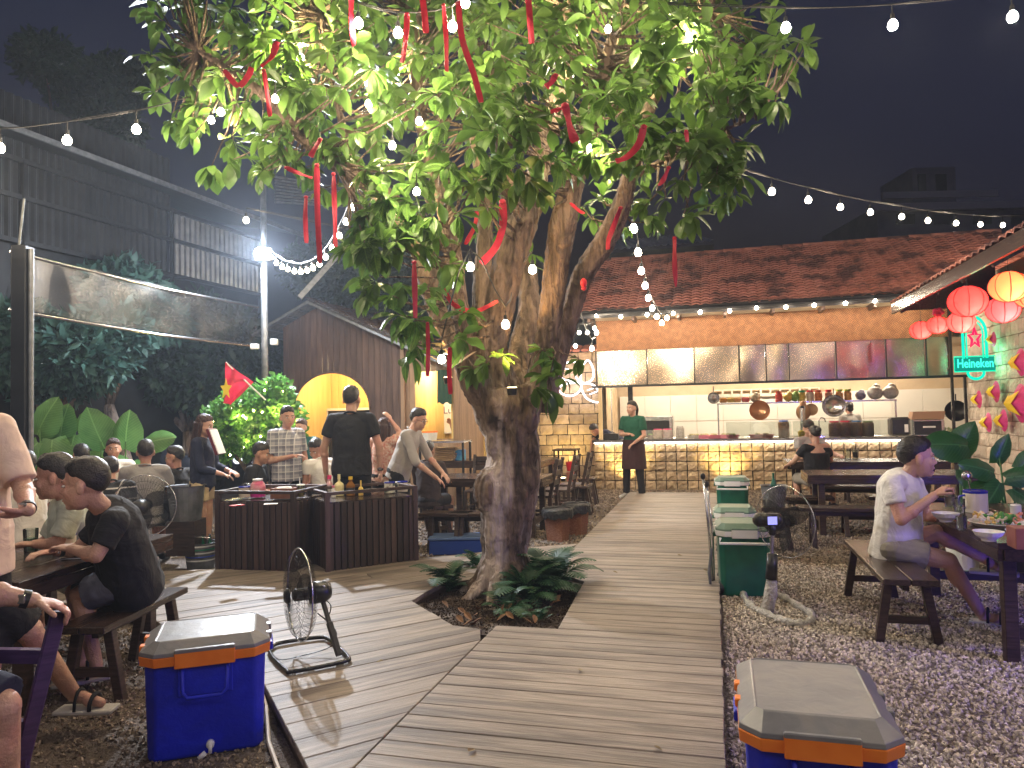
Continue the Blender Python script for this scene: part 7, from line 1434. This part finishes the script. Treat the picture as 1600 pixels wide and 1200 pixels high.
        if shoes == 'shoe': c_ = MB(); dd = (toe-an); c_.caps(an-dd*.25-UP*.03*s, toe-dd*.0, .042*s, .034*s, 12).ell(toe, (.042*s, .042*s, .03*s)); o = c_.build('shoe', shoem or C_['black'], t, smooth=True); remesh(o, vox); 
        elif shoes == 'sandal':
            dd = toe-an; dd = V((dd.x, dd.y, 0)).normalized(); sdv = V((-dd.y, dd.x, 0)); fo = V((an.x, an.y, min(toe.z-.03*s, an.z-.06*s))); MB().box(fo+dd*.07*s, (.27*s, .1*s, .02*s), rz=math.atan2(dd.y, dd.x), ch=.006).build('sandal_sole', SOLE if shoem is None else shoem, t); c_ = fo+dd*.11*s
            MB().tube([c_+sdv*math.cos(a2)*.052*s+UP*(.01+math.sin(a2)*.062)*s for a2 in [math.pi*i/8 for i in range(9)]], .010*s, 6).tube([c_-dd*.07*s+sdv*math.cos(a2)*.05*s+UP*(.01+math.sin(a2)*.085)*s for a2 in [math.pi*i/8 for i in range(9)]], .008*s, 6).build('sandal_strap', shoem or C_['black'], t, smooth=True)
    o = m.build('body', skin, t, smooth=True); remesh(o, vox)
    # ---- top
    if top is not None:
        m = MB(); torso(m, .014, 1.02); hem = -.09-longtop
        m.frus(T(0, .0, .33), T(0, .005, .08), (.178*s, .122*s*fat), (.17*s*fat, .128*s*fat), lat, 20); m.frus(T(0, .005, .10), T(0, 0, hem), (.172*s*fat, .130*s*fat), (.185*s*max(1, fat*.95), .140*s*fat), lat, 20)
        for S_ in 'LR':
            sh, el, wr = D['sh'+S_], D['el'+S_], D['wr'+S_]; m.ell(sh, (.066*s,)*3)
            if sleeve <= 1: m.cyl(sh, sh.lerp(el, sleeve), .064*s, .063*s, 14)
            else: m.cyl(sh, el, .062*s, .052*s, 14); m.ell(el, (.053*s,)*3); m.cyl(el, el.lerp(wr, sleeve-1), .052*s, .042*s, 14)
        m.cyl(D['neck']-up*.04*s, D['neck']+up*.012*s-fw*.006*s, .072*s, .062*s, 16); o = m.build('shirt', top, t, smooth=True); remesh(o, vox*1.15, 3, crease, .022*s)
        c_ = D['neck']+up*.014*s-fw*.004*s
        MB().tube([c_+(lat*math.cos(a2)*.064+fw*math.sin(a2)*.064+up*(-.022*math.sin(a2)))*s for a2 in [2*math.pi*i/20 for i in range(20)]], .010*s, 6, True).build('collar', top, t, smooth=True)
    # ---- bottom
    m = MB(); m.ell(T(0, -.01, -.01), (.180*s, .13*s, .125*s), 16, 10, RR)
    for S_ in 'LR':
        hp, kn, an = D['hip'+S_], D['kn'+S_], D['an'+S_]; m.ell(hp, (.098*s,)*3)
        if leg <= 1: m.cyl(hp, hp.lerp(kn, leg), .100*s, .092*s, 16)
        else: m.cyl(hp, kn, .099*s, .070*s, 16); m.ell(kn, (.070*s,)*3); m.cyl(kn, kn.lerp(an, leg-1), .070*s, .062*s, 16)
    o = m.build('trousers' if leg > 1 else 'shorts', bottom, t, smooth=True); remesh(o, vox*1.15, 3, crease, .018*s)
    # ---- hair
    m = MB()
    if hair == 'cap': m.ell(Hd(0, -.02, .05), (.083*h, .102*h, .085*h), 16, 10, HR); m.ell(Hd(0, .10, .035), (.05*h, .05*h, .012*h), 12, 6, HR); m.ell(Hd(0, -.05, -.02), (.07*h, .05*h, .06*h), 12, 8, HR)
    else:
        nu_, nv_ = 44, 30; vs = []; sd_ = random.uniform(0, 50)
        for j in range(nv_+1):
            th = math.pi*j/nv_
            for i in range(nu_):
                a2 = 2*math.pi*i/nu_; x_, y_, z_ = math.sin(th)*math.cos(a2), math.sin(th)*math.sin(a2), math.cos(th)
                Y_, Z_ = -.012+y_*.093, .035+z_*.088; lo_ = (.012+(Y_/.08)*.056) if Y_ > 0 else (.012+(Y_/.08)*.075)
                if abs(x_) > .8 and -.02 < Y_ < .02: lo_ += .012
                lo_ += .010*noise.noise(V((x_*7+sd_, y_*7, 3)))
                k_ = max(0, min(1, (Z_-lo_)/.022)); up_ = max(0, min(1, (Z_-.05)/.06)); nz_ = noise.noise(V((x_*5+sd_, y_*5, z_*5))); n2_ = noise.noise(V((x_*16+sd_, y_*9, z_*9)))
                t_ = -.10+k_*(.145+.10*up_+.05*nz_+.03*n2_)+(.07*up_*(1+n2_) if Y_ > .02 else 0)
                vs.append(Hd(x_*.074*(1+t_), -.012+y_*.093*(1+t_), .035+z_*.088*(1+t_)))
        m.add(vs, [(j*nu_+i, (j+1)*nu_+i, (j+1)*nu_+(i+1) % nu_, j*nu_+(i+1) % nu_) for j in range(nv_) for i in range(nu_)])
    if hair in ('long', 'bob'):
        L_ = .36 if hair == 'long' else .14
        m.frus(Hd(0, -.06, .03), Hd(0, -.075, -L_), (.085*h, .06*h), (.085*h, .035*h), hx, 16)
        for sx in (-1, 1): m.caps(Hd(sx*.075, -.0, .02), Hd(sx*.085, .0, -L_*.6), .024*h, .02*h, 8)
    if hair == 'bun': m.ell(Hd(0, -.12, .06), (.04*h,)*3)
    if hair == 'pony': m.caps(Hd(0, -.115, .04), Hd(.0, -.14, -.02), .03*h, .026*h); m.caps(Hd(0, -.14, -.02), Hd(.01, -.12, -.2), .026*h, .012*h)
    o = m.build('hair' if hair != 'cap' else 'cap', hairm, t, smooth=True)
    if hair != 'short': remesh(o, max(.006, vox*.7), 1, hairtx, .003*h)
    if face:
        for sx in (-1, 1):
            MB().ell(Hd(sx*.03, .0795, .004), (.0135*h, .008*h, .0062*h), 10, 6, HR).build('eye', EYEW, t, smooth=True); MB().ell(Hd(sx*.03, .0845, .004), (.0058*h, .005*h, .0058*h), 8, 6, HR).build('iris', IRIS, t, smooth=True)
            MB().caps(Hd(sx*.016, .088, .026), Hd(sx*.046, .080, .027), .0038*h, .0028*h, 6).build('eyebrow', hairm, t, smooth=True)
        MB().ell(Hd(0, .091, -.063 if not mouth else -.067), (.021*h, .006*h, .005*h if not mouth else .013*h), 10, 6, HR).build('mouth', LIP if not mouth else M('open_mouth', (.08, .015, .015), r=.5), t, smooth=True)
    if glasses:
        m = MB()
        for sx in (-1, 1): m.tube([Hd(sx*.032+math.cos(a2)*.02, .097, .002+math.sin(a2)*.016) for a2 in [2*math.pi*i/14 for i in range(14)]], .0016*h, 5, True); m.tube([Hd(sx*.052, .095, .004), Hd(sx*.076, .0, .004)], .0015*h, 4)
        m.tube([Hd(-.012, .1, .004), Hd(.012, .1, .004)], .0015*h, 4); m.build('glasses', BLKM, t)
    if watch: wr, el = D['wr'+watch], D['el'+watch]; d = (wr-el).normalized(); MB().cyl(wr-d*.035*s, wr-d*.012*s, .030*s, n=16).build('watch_strap', BLACK, t); MB().box(wr-d*.02*s+V((0, -.03*s, .008*s)), (.03*s, .012, .03*s), ch=.003).build('watch_case', STEEL, t)
    return t
def stand_at(px, ptop, Y, hd, kind='stand', **ov):
    q = P(px, ptop, Y); s = (q.z-GZ)/(1.69 if kind == 'stand' else 1.33); ex = {k: ov.pop(k) for k in ('lean', 'side', 'smul', 'base_z') if k in ov}
    if 'smul' in ex: s *= ex.pop('smul')
    bz = ex.pop('base_z', None); z0 = GZ if bz is None else bz
    ln = math.radians(ex.get('lean', 0)); f = V((math.cos(math.radians(hd)), math.sin(math.radians(hd)), 0)); return pose(kind, V((q.x, q.y, z0))-f*math.sin(ln)*.6*s, hd, s, **ex, **ov)
# 1 man in the white polo
J = dict(f=V((1, -.1, 0)), s=1.13, hs=1.1, head=P(1432, 716, 5.45), neck=P(1407, 751, 5.52), chest=P(1393, 795, 5.55), pelvis=P(1400, 848, 5.6), shR=P(1391, 757, 5.30), shL=P(1428, 757, 5.72), elR=P(1408, 812, 5.2), wrR=P(1460, 774, 5.2), elL=P(1447, 806, 5.75), wrL=P(1478, 808, 5.62), curlR=1.2, curlL=.8,
 hipR=P(1398, 858, 5.48), hipL=P(1400, 852, 5.72), knR=P(1482, 876, 5.35), anR=P(1532, 957, 5.38), toeR=P(1568, 968, 5.3), knL=P(1462, 832, 5.55), anL=P(1532, 870, 5.42), toeL=P(1560, 888, 5.36))
person('man in a white polo and khaki shorts sitting cross-legged on a bench', J, C_['white'], C_['khaki'], (.96, -.28, -.02), .0065, skin=SKINP, shoes='sandal', leg=.62, mouth=True, fat=1.12, watch='L')
# 2 man in black at left
J = dict(f=V((-1, -.1, 0)), s=1.12, hs=1.1, head=P(133, 758, 4.2), neck=P(172, 798, 4.35), chest=P(195, 835, 4.45), pelvis=P(205, 900, 4.6), shL=P(180, 815, 4.2), shR=P(180, 800, 4.62), elL=P(150, 868, 4.12), wrL=P(112, 858, 4.2), elR=P(120, 860, 4.6), wrR=P(88, 862, 4.5),
 hipL=P(205, 908, 4.5), hipR=P(200, 902, 4.72), knL=P(125, 930, 4.5), knR=P(118, 925, 4.8), anL=P(150, 1040, 4.45), anR=P(130, 1025, 4.75), toeL=P(120, 1055, 4.4), toeR=P(105, 1040, 4.7))
person('man in a black shirt and blue grey shorts sitting at the left table, facing left', J, C_['black'], C_['blueg'], (-.97, -.22, -.05), .0065, skin=SKINP, sleeve=.72, shoes='sandal', leg=.85, fat=1.15, watch='R')
J = dict(f=V((-1, -.1, 0)), s=1.12, hs=1.1, head=P(86, 746, 4.85), neck=P(112, 783, 4.95), chest=P(115, 815, 5.05), pelvis=P(120, 880, 5.15), shL=P(112, 797, 4.75), shR=P(105, 790, 5.2), elL=P(92, 850, 4.7), wrL=P(55, 850, 4.65), elR=P(70, 850, 5.2), wrR=P(40, 852, 5.1),
 hipL=P(120, 890, 5.05), hipR=P(118, 886, 5.28), knL=P(50, 895, 5.0), knR=P(46, 890, 5.3), anL=P(60, 985, 5.0), anR=P(55, 980, 5.3), toeL=P(25, 995, 4.95), toeR=P(20, 990, 5.25))
person('man in a pale green shirt sitting behind the man in black at the left table', J, C_['mint'], C_['khaki'], (-.92, -.35, -.1), .008, sleeve=.8, fat=1.1)
person('diner in a cream shirt mostly hidden behind the man in the peach top', stand_at(40, 705, 6.3, 160, 'sit'), C_['cream'], C_['black'], vox=.014)
# man in peach at the left edge
J = pose('stand', V((P(-66, 700, 3.3).x, 3.3, GZ)), -35, 1.1, elR=P(-150, 790, 3.1), wrR=P(-80, 812, 3.0), elL=P(36, 762, 3.35), wrL=P(44, 797, 3.1), dirL=V((-1, -.15, -.25)), pnL=V((0, 1, 0)), knR=P(45, 985, 3.5), anR=P(112, 1080, 3.85), toeR=P(158, 1098, 3.85))
J['shR'] = P(-140, 672, 3.15); J['shL'] = P(-2, 668, 3.4); J['head'] = P(-52, 602, 3.3)
person('man in a peach top standing with arms crossed at the left edge', J, C_['pink'], C_['black'], (.9, .3, 0), .0075, skin=SKINP, sleeve=.9, shoes='sandal', leg=.95, watch='L', fat=1.15)
# navy person with hand on the chair
J = dict(f=V((.4, .9, 0)), s=1.1, head=P(-230, 640, 2.6), neck=P(-210, 720, 2.6), chest=P(-170, 850, 2.6), pelvis=P(-110, 1080, 2.6), shR=P(-140, 770, 2.5), shL=P(-250, 770, 2.7), elR=P(-25, 925, 2.6), wrR=P(52, 938, 2.68), elL=P(-280, 950, 2.8), wrL=P(-180, 1000, 2.9),
 hipR=P(-85, 1080, 2.5), hipL=P(-110, 1080, 2.75), knR=P(2, 1105, 2.5), anR=P(10, 1300, 2.6), toeR=P(40, 1330, 2.7), knL=P(-60, 1040, 3.0), anL=P(-50, 1240, 3.0), toeL=P(-10, 1250, 3.1), curlR=.9)
person('person in navy at the left edge resting one hand on the purple chair', J, C_['navy'], C_['navy'], (.5, .85, 0), .0065, skin=SKINP, sleeve=.7, leg=1.0, watch='R')
# back left group
person('diner in a black and white checked shirt seen from behind at left', stand_at(172, 712, 7.2, 125, 'sit', lean=12), C_['bplaid'], C_['black'], (-.7, .6, -.1), .012, sleeve=1.6, group=None)
person('diner in a grey shirt with his back turned, beside the round fan', stand_at(227, 688, 7.9, 110, 'sit'), C_['grey'], C_['black'], (-.5, .85, 0), .013, sleeve=.7)
person('diner in black with glasses looking left, next to the woman in shorts', stand_at(276, 698, 8.3, 165, 'sit'), C_['black'], C_['black'], (-.98, -.15, -.1), .013, sleeve=1.5, glasses=True)
person('diner facing the camera behind the checked shirt', stand_at(177, 686, 9.2, -60, 'sit'), C_['cream'], C_['black'], vox=.014, hairm=HAIRB)
person('dark haired diner half hidden behind the two men at the left table', stand_at(128, 695, 8.3, 140, 'sit'), C_['black'], C_['black'], vox=.014)
# woman in shorts
J = stand_at(316, 650, 8.2, 2, elR=(.06, -.21, 1.1), wrR=(.26, -.10, 1.02), elL=(.08, .2, 1.1), wrL=(.3, .06, 1.04))
person('woman with long dark hair in a navy jacket and beige shorts holding a menu', J, C_['navy'], C_['beige'], (.98, -.15, -.18), .010, hair='long', hairm=HAIRB, skin=SKINP, sleeve=1.7, leg=.45, shoes='sandal', longtop=-.04)
mn_ = thing('menu_folder', 'dark red menu folder in the hands of the woman in shorts', 'menu', P(337, 690, 8.05)); MB().box((0, 0, 0), (.03, .22, .3), R=Matrix.Rotation(-.35, 3, 'Y'), ch=.003).build('cover', M('maroon_cover', (.12, .01, .02), r=.5), mn_); MB().box((.02, 0, 0), (.012, .2, .28), R=Matrix.Rotation(-.35, 3, 'Y')).build('pages', PAPER, mn_)
# plaid man
J = stand_at(447, 637, 8.7, -38, elR=(-.02, -.22, 1.08), wrR=(.2, -.06, 1.13), elL=(0, .25, 1.1), wrL=(.1, .22, .9))
person('smiling man in a blue and white checked shirt facing the camera behind the counter', J, C_['plaid'], C_['black'], (.55, -.8, -.08), .009, skin=SKINP, sleeve=.75, leg=1.95, watch='L', fat=1.1)
person('young man in black sitting behind the left counter, looking right', stand_at(404, 690, 8.5, 0, 'sit', lean=10), C_['black'], C_['black'], (.97, -.1, -.25), .011, sleeve=.7)
# black polo back
J = stand_at(548, 606, 8.05, 88, elR=(.0, -.27, 1.12), wrR=(.05, -.27, .87), elL=(.0, .27, 1.12), wrL=(.05, .27, .87))
person('broad man in a black shirt standing with his back to the camera', J, C_['black'], C_['black'], (.15, 1, 0), .009, skin=SKINP, sleeve=.62, leg=1.95, fat=1.12, face=False, watch='R')
J = stand_at(598, 655, 9.2, 60, elR=(.12, -.2, 1.5), wrR=(.05, -.1, 1.68)); person('woman with brown hair raising her arm behind the man in black', J, C_['floral'], C_['black'], (.3, .9, 0), .012, hair='long', hairm=HAIRB, skin=SKINP, leg=1.9)
person('woman in a teal top behind the checked shirt man', stand_at(470, 656, 9.9, -70), C_['teal'], C_['black'], (-.2, -1, -.1), .012, hair='bun', hairm=HAIRB, skin=SKINP, leg=1.9)
person('seated diner in a white shirt beside the man in black', stand_at(497, 682, 9.0, 140, 'sit', lean=15), C_['white'], C_['black'], (-.3, -.8, -.5), .011)
# grey shirt man leaning
J = stand_at(648, 634, 8.6, -12, lean=20, elR=(.28, -.22, 1.05), wrR=(.5, -.13, .86), elL=(.3, .2, 1.08), wrL=(.5, .1, .9))
person('man with glasses in a light grey shirt leaning over the right counter', J, C_['lgrey'], C_['black'], (.9, -.35, -.3), .009, skin=SKINP, sleeve=1.15, leg=1.95, glasses=True)
person('diner in dark brown seated behind the leaning man', stand_at(668, 690, 9.3, 70, 'sit'), C_['brown'], C_['black'], (.3, .9, -.1), .012, sleeve=1.7)
J = pose('stand', K(13.3, hut.location.dot(RT)+((w0+w1)/2)+.0, GZ), 175, .93, elR=(.15, -.2, 1.3), wrR=(.2, -.1, 1.5)); person('staff member in black with one arm raised inside the hut opening', J, C_['black'], C_['black'], (-.7, -.5, 0), .014, hair='bun', leg=1.9)
# waitress
J = stand_at(988, 628, 13.25, 232, elR=(.03, -.23, 1.12), wrR=(.22, .05, 1.13), elL=(.03, .23, 1.1), wrL=(.2, .12, .98)); 
for k, a2 in (('anR', -.17), ('toeR', -.2), ('anL', .15), ('toeL', .17), ('knR', -.14), ('knL', .12)): f_ = J['f']; l_ = V((-f_.y, f_.x, 0)); c0_ = J['pelvis'].dot(l_); J[k] = J[k]+l_*(a2-(J[k].dot(l_)-c0_))
wt_ = person('waitress in a dark green polo and maroon apron at the end of the boardwalk', J, C_['green'], C_['black'], (-.75, -.65, -.02), .010, hair='pony', skin=SKINP, leg=1.98, shoem=SOLE, sleeve=.7)
b0 = wt_.location; pz_ = J['pelvis']; MB().frus(pz_-b0+UP*.1, pz_-b0-UP*.42, (.2, .165), (.235, .19), V((-J['f'].y, J['f'].x, 0)), 18).build('apron', C_['maroon'], wt_, smooth=False)
# bent worker, cook, couple
J = pose('stand', K(15.3, Pa(968, 680, 15.3)[0], GZ), 200, .98, lean=62, elR=(.55, -.2, .95), wrR=(.6, -.15, .8), elL=(.55, .2, .95), wrL=(.6, .1, .8)); person('kitchen worker in dark clothes bending behind the counter corner post', J, C_['navy'], C_['black'], (-.6, -.4, -.7), .014, leg=1.9)
person('cook in a grey shirt and cap working beneath the steel shelf', stand_at(1327, 622, 15.2, 95, smul=.94), C_['grey'], C_['black'], (0, 1, -.2), .014, hair='cap', leg=1.9, face=False)
J = stand_at(1262, 657, 11.7, -80, 'sit', wrL=(.4, .25, .8), elL=(.2, .3, .8)); person('man in a light grey shirt and black cap facing the camera at the far table', J, C_['lgrey'], C_['black'], (-.1, -1, -.25), .012, hair='cap', skin=SKINP)
J = stand_at(1274, 666, 10.75, 95, 'sit', elL=(.12, .3, .8), wrL=(.3, .3, .74), elR=(.15, -.3, .8), wrR=(.35, -.3, .76)); J['neck'] = J['neck']-UP*.0
wo = person('woman in a black off-shoulder top with her back to the camera at the far table', J, None, C_['khaki'], (-.1, 1, -.1), .010, hair='bun', skin=SKINP, leg=.9, face=False)
b0 = wo.location; m = MB(); q0, q1 = J['chest']-b0, J['pelvis']-b0; s_ = J['s']; la = (J['shL']-J['shR']).normalized(); upv_ = (q0-q1).normalized(); m.frus(q1-upv_*.08, q0+upv_*.08, (.185*s_, .14*s_), (.2*s_, .145*s_), la, 18); m.caps(q0+upv_*.10*s_-la*.17*s_, q0+upv_*.15*s_+la*.17*s_, .075*s_, .075*s_)
for S_ in 'LR': m.cyl((J['sh'+S_]-b0).lerp(J['el'+S_]-b0, .1), (J['sh'+S_]-b0).lerp(J['el'+S_]-b0, .55), .06*s_, .058*s_, 12) if S_ == 'L' else m.cyl((J['sh'+S_]-b0).lerp(J['el'+S_]-b0, .3), (J['sh'+S_]-b0).lerp(J['el'+S_]-b0, .6), .06*s_, .058*s_, 12)
o = m.build('off_shoulder_top', C_['black'], wo, smooth=True); remesh(o, .012)
# lettering made in curves becomes real mesh
bpy.context.view_layer.update(); dg = bpy.context.evaluated_depsgraph_get()
for o in [o for o in COL.objects if o.type == 'FONT']:
    me = bpy.data.meshes.new_from_object(o.evaluated_get(dg)); n_ = bpy.data.objects.new('lettering', me); COL.objects.link(n_); n_.parent = o.parent; n_.location = o.location; n_.rotation_euler = o.rotation_euler; n_.scale = o.scale
    bpy.data.objects.remove(o)
# ================================================================== smoky night air
hz_ = MB().box((0, 60, 8.95), (260, 220, 20.1)).build('haze', None); hz_['kind'] = 'stuff'
hm = bpy.data.materials.new('haze_air'); hm.use_nodes = True; N_ = hm.node_tree.nodes; N_.remove(N_['Principled BSDF']); pv = N_.new('ShaderNodeVolumePrincipled')
pv.inputs['Density'].default_value = .0026; pv.inputs['Color'].default_value = (.7, .82, 1, 1); pv.inputs['Anisotropy'].default_value = .55
hm.node_tree.links.new(pv.outputs[0], N_['Material Output'].inputs['Volume']); hz_.data.materials.append(hm); S.cycles.volume_bounces = 0
